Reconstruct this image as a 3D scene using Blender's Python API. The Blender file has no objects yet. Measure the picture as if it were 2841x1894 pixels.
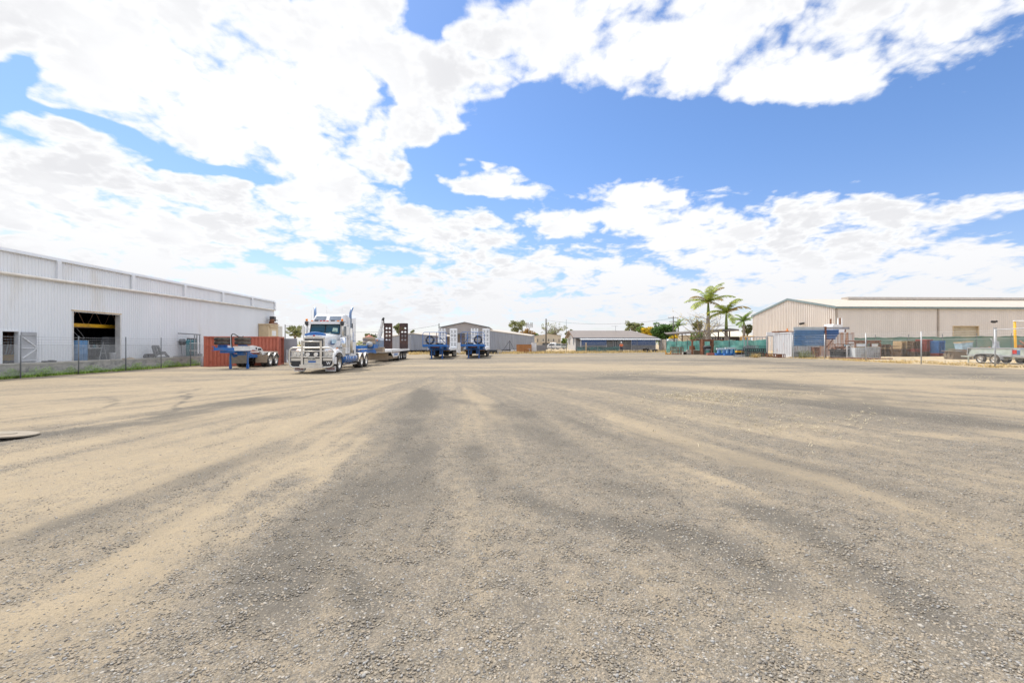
import bpy, bmesh, math, random
import numpy as np
from mathutils import Vector, Matrix
random.seed(7); rng = np.random.default_rng(7)
R = math.radians
sc = bpy.context.scene
# ------------------------------------------------------------------ camera
F, CX, HY, H = 1262.7, 1420.5, 955.0, 1.70      # focal length and horizon measured in photo pixels, eye height
cd = bpy.data.cameras.new('Camera'); cam = bpy.data.objects.new('Camera', cd)
sc.collection.objects.link(cam); sc.camera = cam
cam.location = (0, 0, H); cam.rotation_euler = (R(90), 0, 0)
cd.lens = 16; cd.sensor_width = 36; cd.shift_y = 8.0/2841; cd.clip_start = .1; cd.clip_end = 9000
# ------------------------------------------------------------------ light
sc.view_settings.view_transform = 'Standard'; sc.view_settings.look = 'None'
sc.view_settings.exposure = 0.40; sc.view_settings.gamma = 1
TOSUN = Vector((-.40, .36, .86)).normalized()
sl = bpy.data.lights.new('sun', 'SUN'); sl.energy = 2.9; sl.angle = R(.5); sl.color = (1, .93, .82)
so = bpy.data.objects.new('sun', sl); sc.collection.objects.link(so)
so.rotation_euler = TOSUN.to_track_quat('Z', 'Y').to_euler(); so.location = (0, 0, 60)
# ------------------------------------------------------------------ sky
w = bpy.data.worlds.new('World'); sc.world = w; w.cycles.sampling_method = 'MANUAL'; w.cycles.sample_map_resolution = 512; w.use_nodes = True
nt = w.node_tree; N = nt.nodes; L = nt.links; N.clear()
def nn(t, **k):
    n = N.new(t)
    for a, b in k.items(): setattr(n, a, b)
    return n
def mth(op, a, b=None, c=None, clamp=False):
    n = nn('ShaderNodeMath', operation=op, use_clamp=clamp)
    for i, v in enumerate((a, b, c)):
        if v is None: continue
        if isinstance(v, (int, float)): n.inputs[i].default_value = v
        else: L.new(v, n.inputs[i])
    return n.outputs[0]
def vmth(op, a, b=None, c=None, out=0):
    n = nn('ShaderNodeVectorMath', operation=op)
    for i, v in enumerate((a, b, c)):
        if v is None: continue
        if isinstance(v, (tuple, list)): n.inputs[i].default_value = v
        else: L.new(v, n.inputs[i])
    return n.outputs[out]
def sstep(x, a, b):
    n = nn('ShaderNodeMapRange', interpolation_type='SMOOTHSTEP')
    L.new(x, n.inputs[0]); n.inputs[1].default_value = a; n.inputs[2].default_value = b
    return n.outputs[0]
def comb(x, y, z=0.0):
    n = nn('ShaderNodeCombineXYZ')
    for i, v in enumerate((x, y, z)):
        if isinstance(v, (int, float)): n.inputs[i].default_value = v
        else: L.new(v, n.inputs[i])
    return n.outputs[0]
def noise(vec, scale, detail=6, rough=.55, dist=0.0, col=False):
    n = nn('ShaderNodeTexNoise', noise_dimensions='2D'); L.new(vec, n.inputs['Vector'])
    n.inputs['Scale'].default_value = scale; n.inputs['Detail'].default_value = detail
    n.inputs['Roughness'].default_value = rough; n.inputs['Distortion'].default_value = dist
    return n.outputs['Color' if col else 'Fac']
tc = nn('ShaderNodeTexCoord'); sep = nn('ShaderNodeSeparateXYZ'); L.new(tc.outputs['Generated'], sep.inputs[0])
dx, dy, dz = sep.outputs
ay = mth('MAXIMUM', mth('ABSOLUTE', dy), .02)
u = mth('DIVIDE', dx, ay); v = mth('DIVIDE', dz, ay)
zz = mth('ADD', mth('MAXIMUM', dz, 0.0), .24)
pl = comb(mth('DIVIDE', dx, zz), mth('DIVIDE', dy, zz), 0.0)      # the cloud layer seen from below
n_warp = noise(pl, 1.9, 4, .6, 0, True)
wv = vmth('MULTIPLY', vmth('SUBTRACT', n_warp, (.5, .5, .5)), (.20, .11, 0))
uvw = vmth('ADD', comb(u, v, 0.0), wv)
# cloud banks: centre x, y, half width, half height (photo view units), weight, tilt
BL = [(520,150,520,190,1.5,8),(700,330,360,120,1.2,5),(960,290,150,85,1.1,-10),(60,40,260,110,1.3,0),(100,360,230,110,1.3,12),
 (420,520,420,100,1.2,3),(60,540,260,110,1.1,0),(760,470,150,45,.9,0),(1110,398,140,56,1.25,3),(1040,535,170,55,1.1,6),
 (1150,610,120,40,.9,0),(1480,490,165,82,1.25,6),(1285,507,70,33,1.0,-8),(1380,612,120,48,1.0,0),(1255,592,36,16,.8,0),
 (1880,520,330,75,1.2,-6),(1750,560,210,60,1.0,0),(1960,415,40,24,.9,0),(2250,480,120,36,1.0,-12),(2250,600,300,60,1.0,0),
 (1090,130,190,100,1.2,-8),(1160,60,90,60,.6,0),(1560,60,420,130,1.5,-6),(1480,190,110,75,1.0,10),(2000,70,420,110,1.5,-14),(1960,190,110,55,.8,-25),
 (2330,20,200,110,1.2,-12),(1150,165,130,50,.8,0),(850,40,120,90,.9,0),(1290,440,34,18,.65,0),
 (600,660,700,60,.95,0),(1750,655,800,60,.95,0),(1200,720,1400,70,.95,0),(300,740,500,60,.9,0),(160,640,260,90,1.0,0)]
HO = [(1060,352,45,52,1.3,0),(1000,30,60,55,1.1,10),(1160,290,55,90,.6,0),(1352,110,24,95,.62,12),(1825,80,26,50,.62,25),(640,598,170,13,.8,0),
 (210,300,200,20,1.1,24),(460,405,150,16,1.2,12),(30,190,50,75,1.3,15),(985,385,45,50,1.1,0),(1150,320,90,34,.9,0),(1120,460,120,22,.8,0),(1010,450,50,30,.7,0),(1500,320,460,70,1.2,-4),(2100,330,360,100,1.3,-10),(1240,660,40,60,.7,10),
 (1100,410,800,14,.2,0),(850,190,24,80,.85,-32),(870,560,80,30,.5,0),(1330,650,60,30,.5,0),(1560,640,90,18,.7,0),(720,560,60,20,.5,0)]
def banks(lst):
    tot = None
    for (x, y, a, b, wt, rot) in lst:
        uu, vv, aa, bb = (x-1175.8)/1045.4, (790.6-y)/1045.4, a/1045.4, b/1045.4
        d = vmth('SUBTRACT', uvw, (uu, vv, 0))
        c, s = math.cos(R(rot)), -math.sin(R(rot))
        p = vmth('DOT_PRODUCT', d, (c/aa, s/aa, 0), out=1); q = vmth('DOT_PRODUCT', d, (-s/bb, c/bb, 0), out=1)
        r2 = mth('MULTIPLY_ADD', p, p, mth('MULTIPLY', q, q))
        g = mth('MULTIPLY', mth('MAXIMUM', mth('MULTIPLY_ADD', r2, -.5, 1.0), 0.0), wt)
        g = mth('MULTIPLY', g, g)
        tot = g if tot is None else mth('ADD', tot, g)
    return tot
cover = mth('SUBTRACT', mth('MINIMUM', banks(BL), 1.0), mth('MULTIPLY', banks(HO), 1.1))
cover = mth('ADD', cover, mth('MULTIPLY', sstep(v, .80, 1.15), .9))  # extra unseen cloud cover overhead, added to lift the ambient light
n1 = noise(pl, 3.0, 5, .60, .25)
n2 = noise(vmth('MULTIPLY', pl, (1.0, .9, 1.0)), 9.0, 6, .66, 0)
vo = nn('ShaderNodeTexVoronoi', feature='F1', voronoi_dimensions='2D'); vo.inputs['Scale'].default_value = 5.0; vo.inputs['Detail'].default_value = 2.0; vo.inputs['Roughness'].default_value = .6; vo.inputs['Lacunarity'].default_value = 2.4
L.new(vmth('ADD', pl, vmth('MULTIPLY', n_warp, (.30, .30, 0))), vo.inputs['Vector'])
puff = mth('MULTIPLY_ADD', vo.outputs['Distance'], -.9, .76)
cover = mth('ADD', cover, puff)
dens = mth('ADD', cover, mth('ADD', mth('MULTIPLY_ADD', n1, 1.5, -.75), mth('MULTIPLY_ADD', n2, 1.3, -.65)))
mask = sstep(dens, .20, .92)
mask = mth('POWER', mask, .8)
haz = sstep(dz, .10, -.02)                                        # air thickens to the horizon
mask = mth('MAXIMUM', mask, mth('MULTIPLY', haz, .75))
n3 = noise(pl, 1.1, 2, .5, 0); n4 = noise(vmth('ADD', pl, (3.1, 1.7, 0)), 5.0, 4, .6, 0)
shade = mth('MULTIPLY', sstep(dens, .62, 1.35), sstep(mth('MULTIPLY_ADD', n4, .22, mth('MULTIPLY', n3, .78)), .34, .62))
shade = mth('MAXIMUM', shade, mth('MULTIPLY', sstep(dz, .30, .02), .72))
cm = nn('ShaderNodeMix', data_type='RGBA'); L.new(shade, cm.inputs[0])
cm.inputs[6].default_value = (.69, .693, .70, 1); cm.inputs[7].default_value = (.545, .548, .565, 1)
sky = nn('ShaderNodeTexSky', sky_type='NISHITA'); sky.sun_disc = False
sky.sun_elevation = math.asin(TOSUN.z); sky.sun_rotation = math.atan2(TOSUN.x, TOSUN.y)
sky.air_density = 1.0; sky.dust_density = .6; sky.ozone_density = 2.2
up = sstep(dz, .02, .42); sk = vmth('MULTIPLY', sky.outputs[0], comb(mth('MULTIPLY_ADD', up, -.14, .92), mth('MULTIPLY_ADD', up, .03, .91), mth('MULTIPLY_ADD', up, .10, 1.06)))
boost = mth('MULTIPLY_ADD', sstep(v, .82, 1.3), 6.5, 9.8)                 # overhead clouds out of view, brightened as added fill light
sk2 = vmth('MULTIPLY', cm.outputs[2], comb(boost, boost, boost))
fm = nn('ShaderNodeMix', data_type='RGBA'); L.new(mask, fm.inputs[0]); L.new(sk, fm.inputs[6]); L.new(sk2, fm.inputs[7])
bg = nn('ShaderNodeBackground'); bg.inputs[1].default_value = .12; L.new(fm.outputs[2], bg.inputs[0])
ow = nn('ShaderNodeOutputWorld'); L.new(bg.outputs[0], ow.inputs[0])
# ------------------------------------------------------------------ ground height and photo measuring helpers
GX, GY = .0085, .002
def gh(x, y): return GX*max(-60, min(60, x)) + GY*max(0, min(100, y))
def npgh(x, y): return GX*np.clip(x, -60, 60) + GY*np.clip(y, 0, 100)
def px(p, D): return (p-CX)/F*D
def pz(q, D): return H + (HY-q)/F*D
def gdist(p, q): return H/((q-HY)/F + GX*(p-CX)/F + GY)
def gpt(p, q):
    D = gdist(p, q); return px(p, D), D
A = math.atan2(50, F)                                            # the yard's grid is turned this much from the view
cA, sA = math.cos(A), math.sin(A)
def yard(l, d): return (l*cA - d*sA, l*sA + d*cA)
def yd(p, l):                                                    # distance along the yard line l seen at photo column p
    t = (p-CX)/F; return l*(cA - t*sA)/(sA + t*cA)
# ------------------------------------------------------------------ materials
MATS = {}
def mat(name, rgb, rough=.6, metal=0.0, var=.12, scale=2.0, dirt=None, damt=.0, dscale=1.2, bump=0.0, bscale=30, stretch=None, spec=.5, island=0):
    if name in MATS: return MATS[name]
    m = bpy.data.materials.new(name); m.use_nodes = True; t = m.node_tree; P = t.nodes['Principled BSDF']
    def nd(ty): return t.nodes.new(ty)
    co = nd('ShaderNodeTexCoord').outputs['Object']
    if stretch:
        mp = nd('ShaderNodeMapping'); mp.inputs['Scale'].default_value = stretch; t.links.new(co, mp.inputs[0]); cs = mp.outputs[0]
    else: cs = co
    no = nd('ShaderNodeTexNoise'); no.inputs['Scale'].default_value = scale; no.inputs['Detail'].default_value = 6; t.links.new(cs, no.inputs['Vector'])
    mx = nd('ShaderNodeMix'); mx.data_type = 'RGBA'
    mx.inputs[6].default_value = [c*(1-var) for c in rgb]+[1]; mx.inputs[7].default_value = [min(1, c*(1+var)) for c in rgb]+[1]
    mr = nd('ShaderNodeMapRange'); mr.inputs[1].default_value = .3; mr.inputs[2].default_value = .7
    t.links.new(no.outputs['Fac'], mr.inputs[0]); t.links.new(mr.outputs[0], mx.inputs[0]); out = mx.outputs[2]
    if island:
        gi = nd('ShaderNodeNewGeometry'); hs = nd('ShaderNodeHueSaturation'); m2 = nd('ShaderNodeMapRange')
        m2.inputs[3].default_value = 1-island; m2.inputs[4].default_value = 1+island
        t.links.new(gi.outputs['Random Per Island'], m2.inputs[0]); t.links.new(m2.outputs[0], hs.inputs['Value']); t.links.new(out, hs.inputs['Color']); out = hs.outputs[0]
    if dirt:
        n2_ = nd('ShaderNodeTexNoise'); n2_.inputs['Scale'].default_value = dscale; n2_.inputs['Detail'].default_value = 8; n2_.inputs['Roughness'].default_value = .65
        t.links.new(cs, n2_.inputs['Vector'])
        r2 = nd('ShaderNodeMapRange'); r2.inputs[1].default_value = .62-damt*.35; r2.inputs[2].default_value = .74-damt*.2
        t.links.new(n2_.outputs['Fac'], r2.inputs[0])
        m3 = nd('ShaderNodeMix'); m3.data_type = 'RGBA'; t.links.new(r2.outputs[0], m3.inputs[0]); t.links.new(out, m3.inputs[6]); m3.inputs[7].default_value = list(dirt)+[1]
        out = m3.outputs[2]
    t.links.new(out, P.inputs['Base Color'])
    if 'leaf' in name or 'straw' in name:
        tr_ = nd('ShaderNodeBsdfTranslucent'); ms_ = nd('ShaderNodeMixShader'); ms_.inputs[0].default_value = .4; t.links.new(out, tr_.inputs[0]); t.links.new(P.outputs[0], ms_.inputs[1]); t.links.new(tr_.outputs[0], ms_.inputs[2]); t.links.new(ms_.outputs[0], t.nodes['Material Output'].inputs[0])
    P.inputs['Roughness'].default_value = rough; P.inputs['Metallic'].default_value = metal; P.inputs['Specular IOR Level'].default_value = spec
    if bump:
        nb = nd('ShaderNodeTexNoise'); nb.inputs['Scale'].default_value = bscale; nb.inputs['Detail'].default_value = 4; t.links.new(co, nb.inputs['Vector'])
        bp = nd('ShaderNodeBump'); bp.inputs['Strength'].default_value = bump; t.links.new(nb.outputs['Fac'], bp.inputs['Height']); t.links.new(bp.outputs[0], P.inputs['Normal'])
    MATS[name] = m; return m
DUST = (.42, .33, .22)
M = dict(
 zinc=mat('pale_steel_cladding', (.76,.78,.81), .5, .0, .03, .6, dirt=(.70,.69,.67), damt=.05, dscale=.35, stretch=(1,1,.25)),
 cream=mat('cream_steel_cladding', (.72,.66,.61), .5, .0, .05, .7, stretch=(1,1,.3)),
 creamroof=mat('cream_roof_sheet', (.56,.49,.395), .45, .1, .05, .5),
 grey_trim=mat('grey_green_trim', (.22,.28,.29), .5, .1),
 greyclad=mat('weathered_grey_cladding', (.33,.35,.40), .55, .2, .12, .8, dirt=(.22,.22,.24), damt=.3, stretch=(3,3,.3)),
 whitepaint=mat('white_paint', (.78,.78,.78), .35, 0, .05, 2, dirt=(.55,.50,.43), damt=.25, dscale=1.5),
 truckwhite=mat('white_truck_paint', (.74,.75,.77), .22, 0, .03, 1.5, dirt=(.6,.56,.5), damt=.15),
 cleanwhite=mat('clean_white', (.8,.8,.8), .5),
 chrome=mat('polished_steel', (.72,.73,.75), .18, 1.0, .06, 4),
 alloy=mat('dusty_alloy', (.70,.68,.64), .38, .75, .08, 4, dirt=(.55,.48,.38), damt=.3),
 galv=mat('galvanised_steel', (.45,.46,.47), .5, .5, .15, 8),
 dgalv=mat('dark_galvanised_steel', (.20,.21,.22), .55, .4, .15, 8),
 blue=mat('bright_blue_paint', (.022,.15,.47), .4, 0, .1, 2, dirt=(.12,.17,.28), damt=.3),
 blue2=mat('faded_blue_sheet', (.14,.27,.47), .45, .1, .1, 2, dirt=(.28,.33,.40), damt=.2),
 deepblue=mat('deep_blue_sheet', (.03,.07,.20), .5, .1, .12, 2),
 ltblue=mat('pale_blue_paint', (.22,.42,.66), .6, 0, .15, 5, dirt=(.40,.40,.40), damt=.4),
 tyre=mat('dusty_tyre_rubber', (.045,.043,.042), .85, 0, .2, 5, dirt=(.16,.13,.10), damt=.4, dscale=3),
 black=mat('black_rubber', (.018,.018,.02), .6, 0, .2),
 darkmetal=mat('dark_steel', (.05,.05,.055), .55, .3, .2, 4),
 redbox=mat('red_container_paint', (.50,.145,.09), .6, .05, .10, 2, dirt=(.34,.09,.055), damt=.25, dscale=2.2, stretch=(2,2,.7)),
 redlight=mat('faded_red_paint', (.42,.13,.09), .6, 0, .1),
 boxin=mat('container_inside_grey', (.42,.42,.44), .6, .05),
 rust=mat('rusty_steel', (.17,.065,.035), .8, .1, .35, 6, dirt=(.30,.14,.07), damt=.5, dscale=5),
 palewhite=mat('chalky_white_container', (.66,.66,.67), .6, 0, .06, 2, dirt=(.45,.30,.24), damt=.18, dscale=1.6, stretch=(3,3,.5)),
 rustwhite=mat('rust_streaked_white', (.62,.60,.60), .6, 0, .08, 2, dirt=(.42,.20,.10), damt=.55, dscale=1.0, stretch=(3.5,3.5,.35)),
 ramp=mat('brown_ramp_steel', (.075,.045,.042), .75, .1, .2, 4, dirt=(.14,.075,.055), damt=.4),
 dustflap=mat('dusty_brown_flap', (.36,.28,.20), .85, 0, .12, 3, bump=.3),
 dustdark=mat('dusty_flap', (.27,.235,.19), .9, 0, .15, 5, bump=.3),
 conc=mat('weathered_concrete', (.48,.44,.39), .9, 0, .15, 2, dirt=(.18,.17,.15), damt=.45, dscale=1.5, bump=.4, bscale=14, stretch=(1,1,2)),
 glass=mat('dark_window_glass', (.03,.05,.07), .08, 0, .1, 2, spec=1.0),
 glassteal=mat('teal_windscreen', (.035,.10,.13), .08, 0, .15, 1.5, spec=.8),
 orange=mat('orange_lens', (.85,.25,.02), .3), yellow=mat('safety_yellow', (.85,.46,.02), .5, dirt=(.35,.2,.05), damt=.2),
 redlens=mat('red_lens', (.5,.03,.02), .3), lamp=mat('lamp_glass', (.72,.74,.76), .12, .4),
 teal=mat('teal_gas_cylinder', (.015,.17,.20), .4, 0, .15, 3),
 beige=mat('beige_enclosure_paint', (.62,.48,.30), .5, 0, .08, 2, dirt=(.32,.20,.12), damt=.2),
 pipe=mat('cream_pipe', (.72,.68,.62), .45, .05),
 greencloth=mat('green_shade_cloth', (.065,.21,.185), .9, 0, .25, 1.4, dirt=(.14,.30,.26), damt=.5, dscale=.8, bump=.6, bscale=2.0),
 greencloth2=mat('faded_green_shade_cloth', (.15,.24,.20), .9, 0, .2, .9, dirt=(.24,.28,.22), damt=.4, dscale=.6, bump=.5, bscale=2.0),
 weatherboard=mat('grey_weatherboard', (.30,.28,.26), .7, 0, .08, 1, bump=.1), 
 whiteboard=mat('white_weatherboard', (.66,.64,.62), .7, 0, .05, 1),
 housetin=mat('grey_brown_roof_tin', (.25,.212,.185), .5, .2, .06, .8, stretch=(6,.3,1)),
 whitetin=mat('white_awning_tin', (.56,.56,.56), .4, .1), fascia=mat('dark_slate_trim', (.12,.14,.17), .5),
 orangebox=mat('orange_ribbed_steel', (.48,.22,.08), .65, 0, .12, 2, dirt=(.3,.12,.05), damt=.3),
 leafd=mat('dark_green_leaf', (.09,.18,.04), .6, 0, .35, 1.5, island=.5), leafg=mat('grey_green_leaf', (.27,.29,.13), .65, 0, .3, 1.5, island=.5),
 leafy=mat('yellow_flowering_leaf', (.62,.46,.03), .65, 0, .3, 1.5, island=.35), leafb=mat('orange_brown_leaf', (.36,.22,.07), .7, 0, .3, 1.5, island=.4),
 leafm=mat('mid_green_leaf', (.22,.32,.08), .6, 0, .35, 1.5, island=.5), palmleaf=mat('palm_leaf', (.36,.43,.09), .45, 0, .45, 1.2, island=.55),
 palmdry=mat('dry_palm_leaf', (.35,.27,.10), .7, 0, .3, 2, island=.4), shaft=mat('green_palm_crownshaft', (.22,.28,.07), .5),
 weed=mat('green_weed_leaf', (.36,.52,.12), .7, 0, .35, 2, island=.5), straw=mat('dry_straw_grass', (.56,.42,.19), .9, 0, .25, 2, island=.4),
 bark=mat('grey_brown_bark', (.22,.18,.14), .9, 0, .25, 3), barkp=mat('pale_bark', (.36,.30,.25), .9, 0, .2, 3), palmtrunk=mat('grey_palm_trunk', (.33,.29,.26), .9, 0, .15, 4, stretch=(1,1,6)),
 pole=mat('weathered_timber_pole', (.12,.11,.10), .9, 0, .2, 3), timber=mat('old_grey_timber', (.22,.17,.12), .9, 0, .3, 2, stretch=(1,8,8)),
 pal_brown=mat('brown_pallet_timber', (.16,.10,.058), .85, 0, .25, 3, island=.3), pal_red=mat('red_pallet_paint', (.34,.07,.045), .75, 0, .2, 3, island=.25),
 pal_blue=mat('blue_pallet_paint', (.05,.17,.42), .7, 0, .2, 3, island=.25), pal_pale=mat('pale_pallet_timber', (.50,.36,.20), .85, 0, .2, 3, island=.3),
 skin=mat('skin', (.45,.26,.17), .6), hivis=mat('orange_hivis_cloth', (.80,.16,.05), .8), navy=mat('navy_trousers', (.03,.035,.06), .85), hat=mat('white_hard_hat', (.8,.8,.8), .4),
 ibc=mat('translucent_white_tank', (.60,.64,.68), .35, 0, .15, 2, dirt=(.45,.38,.28), damt=.35), wrap=mat('grey_plastic_wrap', (.38,.40,.44), .4, 0, .4, 3, dirt=(.18,.16,.14), damt=.5, bump=.8, bscale=6),
 pinkdirt=mat('dry_leaf_litter', (.42,.28,.19), .95), bin=mat('dirty_pale_blue_plastic', (.33,.48,.60), .6, 0, .2, 3, dirt=(.16,.12,.10), damt=.5),
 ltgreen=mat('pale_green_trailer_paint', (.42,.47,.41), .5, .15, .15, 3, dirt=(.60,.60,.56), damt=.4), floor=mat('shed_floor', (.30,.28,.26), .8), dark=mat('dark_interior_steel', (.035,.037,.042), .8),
 blued=mat('blued_exhaust_steel', (.20,.28,.42), .3, .8, .15, 3),
 copper=mat('pale_red_truss', (.62,.40,.30), .6), platew=mat('plate_white', (.72,.72,.66), .5), ink=mat('black_lettering', (.02,.02,.02), .6), blueink=mat('blue_lettering', (.10,.22,.50), .6), redink=mat('dark_red_lettering', (.30,.05,.05), .6))
# ------------------------------------------------------------------ mesh collecting
col = sc.collection
class MB:
    def __init__(s): s.v = []; s.f = []
    def add(s, vs, fs):
        b = len(s.v); s.v += [tuple(x) for x in vs]; s.f += [tuple(i+b for i in f) for f in fs]; return s
    def box(s, x0, x1, y0, y1, z0, z1):
        return s.add([(x0,y0,z0),(x1,y0,z0),(x1,y1,z0),(x0,y1,z0),(x0,y0,z1),(x1,y0,z1),(x1,y1,z1),(x0,y1,z1)],
            [(0,3,2,1),(4,5,6,7),(0,1,5,4),(1,2,6,5),(2,3,7,6),(3,0,4,7)])
    def cbox(s, c, d, rz=0.0, rx=0.0, ry=0.0):
        m = Matrix.Translation(c) @ Matrix.Rotation(rz, 4, 'Z') @ Matrix.Rotation(ry, 4, 'Y') @ Matrix.Rotation(rx, 4, 'X')
        h = [x/2 for x in d]
        vs = [m @ Vector((a*h[0], b*h[1], c_*h[2])) for c_ in (-1, 1) for a, b in ((-1,-1),(1,-1),(1,1),(-1,1))]
        return s.add(vs, [(0,3,2,1),(4,5,6,7),(0,1,5,4),(1,2,6,5),(2,3,7,6),(3,0,4,7)])
    def bar(s, p, q, a=.05, b=None):
        b = b or a; p = Vector(p); q = Vector(q); d = (q-p)
        if d.length < 1e-6: return s
        d.normalize(); up = Vector((0,0,1)) if abs(d.z) < .95 else Vector((0,1,0))
        x = d.cross(up).normalized(); y = x.cross(d).normalized()
        vs = [o + x*(sx*a/2) + y*(sy*b/2) for o in (p, q) for sx, sy in ((-1,-1),(1,-1),(1,1),(-1,1))]
        return s.add(vs, [(0,1,2,3),(7,6,5,4),(0,4,5,1),(1,5,6,2),(2,6,7,3),(3,7,4,0)])
    def tube(s, pts, r, n=8, cap=True):
        pts = [Vector(p) for p in pts]; k = len(pts); rr = r if isinstance(r, (list, tuple)) else [r]*k
        d0 = (pts[1]-pts[0]).normalized(); up = Vector((0,0,1)) if abs(d0.z) < .9 else Vector((0,1,0))
        x = d0.cross(up).normalized(); vs = []
        for i in range(k):
            d = (pts[min(i+1,k-1)]-pts[max(i-1,0)]).normalized(); x = (x - d*x.dot(d)).normalized(); y = d.cross(x)
            for j in range(n):
                a = 2*math.pi*j/n; vs.append(pts[i] + (x*math.cos(a)+y*math.sin(a))*rr[i])
        fs = [(i*n+j, i*n+(j+1)%n, (i+1)*n+(j+1)%n, (i+1)*n+j) for i in range(k-1) for j in range(n)]
        if cap: fs += [tuple(range(n))[::-1], tuple(range((k-1)*n, k*n))]
        return s.add(vs, fs)
    def lathe(s, c, axis, prof, n=16, caps=True):     # prof: (distance along axis, radius)
        c = Vector(c); d = Vector(axis).normalized(); return s.tube([c+d*h for h, r in prof], [max(r, .001) for h, r in prof], n, caps) if all(prof[i+1][0]-prof[i][0] > 1e-5 for i in range(len(prof)-1)) else s._lathe(c, d, prof, n)
    def _lathe(s, c, d, prof, n):
        up = Vector((0,0,1)) if abs(d.z) < .9 else Vector((0,1,0)); x = d.cross(up).normalized(); y = d.cross(x); vs = []
        for h, r in prof:
            for j in range(n):
                a = 2*math.pi*j/n; vs.append(c + d*h + (x*math.cos(a)+y*math.sin(a))*max(r, .001))
        k = len(prof)
        return s.add(vs, [(i*n+j, i*n+(j+1)%n, (i+1)*n+(j+1)%n, (i+1)*n+j) for i in range(k-1) for j in range(n)])
    def prism(s, poly, o, ax, ay_, t):                # polygon (a,b) laid on axes ax, ay from o, thickness vector t
        o = Vector(o); ax = Vector(ax); ay_ = Vector(ay_); t = Vector(t); n = len(poly)
        vs = [o+ax*a+ay_*b for a, b in poly] + [o+ax*a+ay_*b+t for a, b in poly]
        return s.add(vs, [tuple(range(n))[::-1], tuple(range(n, 2*n))]+[(i, (i+1)%n, n+(i+1)%n, n+i) for i in range(n)])
    def quad(s, *p): return s.add(p, [tuple(range(len(p)))])
    def rib(s, p0, p1, z0, z1, pitch=.2, dep=.03, s0=0, s1=None, phase=0.0, flip=False):
        # ribbed sheet from p0 to p1; z0/z1 numbers or functions of the distance along it; ribs stand out on the side to the right of travel
        p0 = Vector((p0[0], p0[1], 0)); p1 = Vector((p1[0], p1[1], 0)); d = p1-p0; Lg = d.length; d.normalize()
        n = Vector((d.y, -d.x, 0))*(-1 if flip else 1); s1 = Lg if s1 is None else s1
        prof = [(0,0),(.58,0),(.68,1),(.90,1),(1,0)]
        pt = {round(s0,4), round(s1,4)}; k0 = int((s0-phase)/pitch)-1; k1 = int((s1-phase)/pitch)+1
        for k in range(k0, k1+1):
            for a, b in prof[:-1]:
                t = phase+(k+a)*pitch
                if s0 < t < s1: pt.add(round(t,4))
        vs = []; ft = lambda q, t: q(t) if callable(q) else q
        for t in sorted(pt):
            fr = ((t-phase)/pitch) % 1.0
            h = 0 if fr < .58 else (fr-.58)/.10 if fr < .68 else 1 if fr < .9 else (1-fr)/.1
            q = p0+d*t+n*dep*h; vs += [(q.x,q.y,ft(z0,t)),(q.x,q.y,ft(z1,t))]
        m = len(vs)//2
        return s.add(vs, [(2*i, 2*i+2, 2*i+3, 2*i+1) for i in range(m-1)])
    def mesh(s, name, m, smooth=False):
        me = bpy.data.meshes.new(name); me.from_pydata(s.v, [], s.f); me.materials.append(M[m] if isinstance(m, str) else m)
        if smooth: me.shade_smooth()
        return me
def link(name, data, parent=None, loc=None, rot=None):
    o = bpy.data.objects.new(name, data); col.objects.link(o)
    if parent: o.parent = parent
    if loc is not None: o.location = loc
    if rot is not None: o.rotation_euler = rot
    return o
def part(name, mb, m, parent=None, smooth=False, loc=None, rot=None, label=None):
    o = link(name, mb.mesh(name, m, smooth) if isinstance(mb, MB) else mb, parent, loc, rot)
    if label: o['label'] = label
    return o
def tag(o, label, cat, group=None, kind=None):
    if label: o['label'] = label
    if cat: o['category'] = cat
    if group: o['group'] = group
    if kind: o['kind'] = kind
    return o
def thing(name, label, cat, loc=(0,0,0), rz=0.0, group=None):
    o = link(name, None, None, loc, (0,0,rz)); o.empty_display_size = .3; return tag(o, label, cat, group)
def one(name, mb, m, label, cat, loc=(0,0,0), rz=0.0, group=None, smooth=False):
    return tag(part(name, mb, m, None, smooth, loc, (0,0,rz)), label, cat, group)
def copy_tree(o, parent=None):
    c = o.copy(); col.objects.link(c); c.parent = parent
    for ch in list(o.children): copy_tree(ch, c)
    return c
def text(body, size, m, parent, loc, rot, name='lettering', ext=.004, align='CENTER', bold=0):
    cu = bpy.data.curves.new('t', 'FONT'); cu.body = body; cu.size = size; cu.extrude = ext; cu.align_x = align; cu.offset = bold
    o = bpy.data.objects.new('t', cu); col.objects.link(o); bpy.context.view_layer.update()
    me = bpy.data.meshes.new_from_object(o.evaluated_get(bpy.context.evaluated_depsgraph_get())); bpy.data.objects.remove(o)
    me.materials.clear(); me.materials.append(M[m]); return link(name, me, parent, loc, rot)
def G(x, y): return (x, y, gh(x, y))
def arc(cx, cy, r, a0, a1, n): return [(cx+r*math.cos(R(a0+(a1-a0)*i/n)), cy+r*math.sin(R(a0+(a1-a0)*i/n))) for i in range(n+1)]
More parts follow.
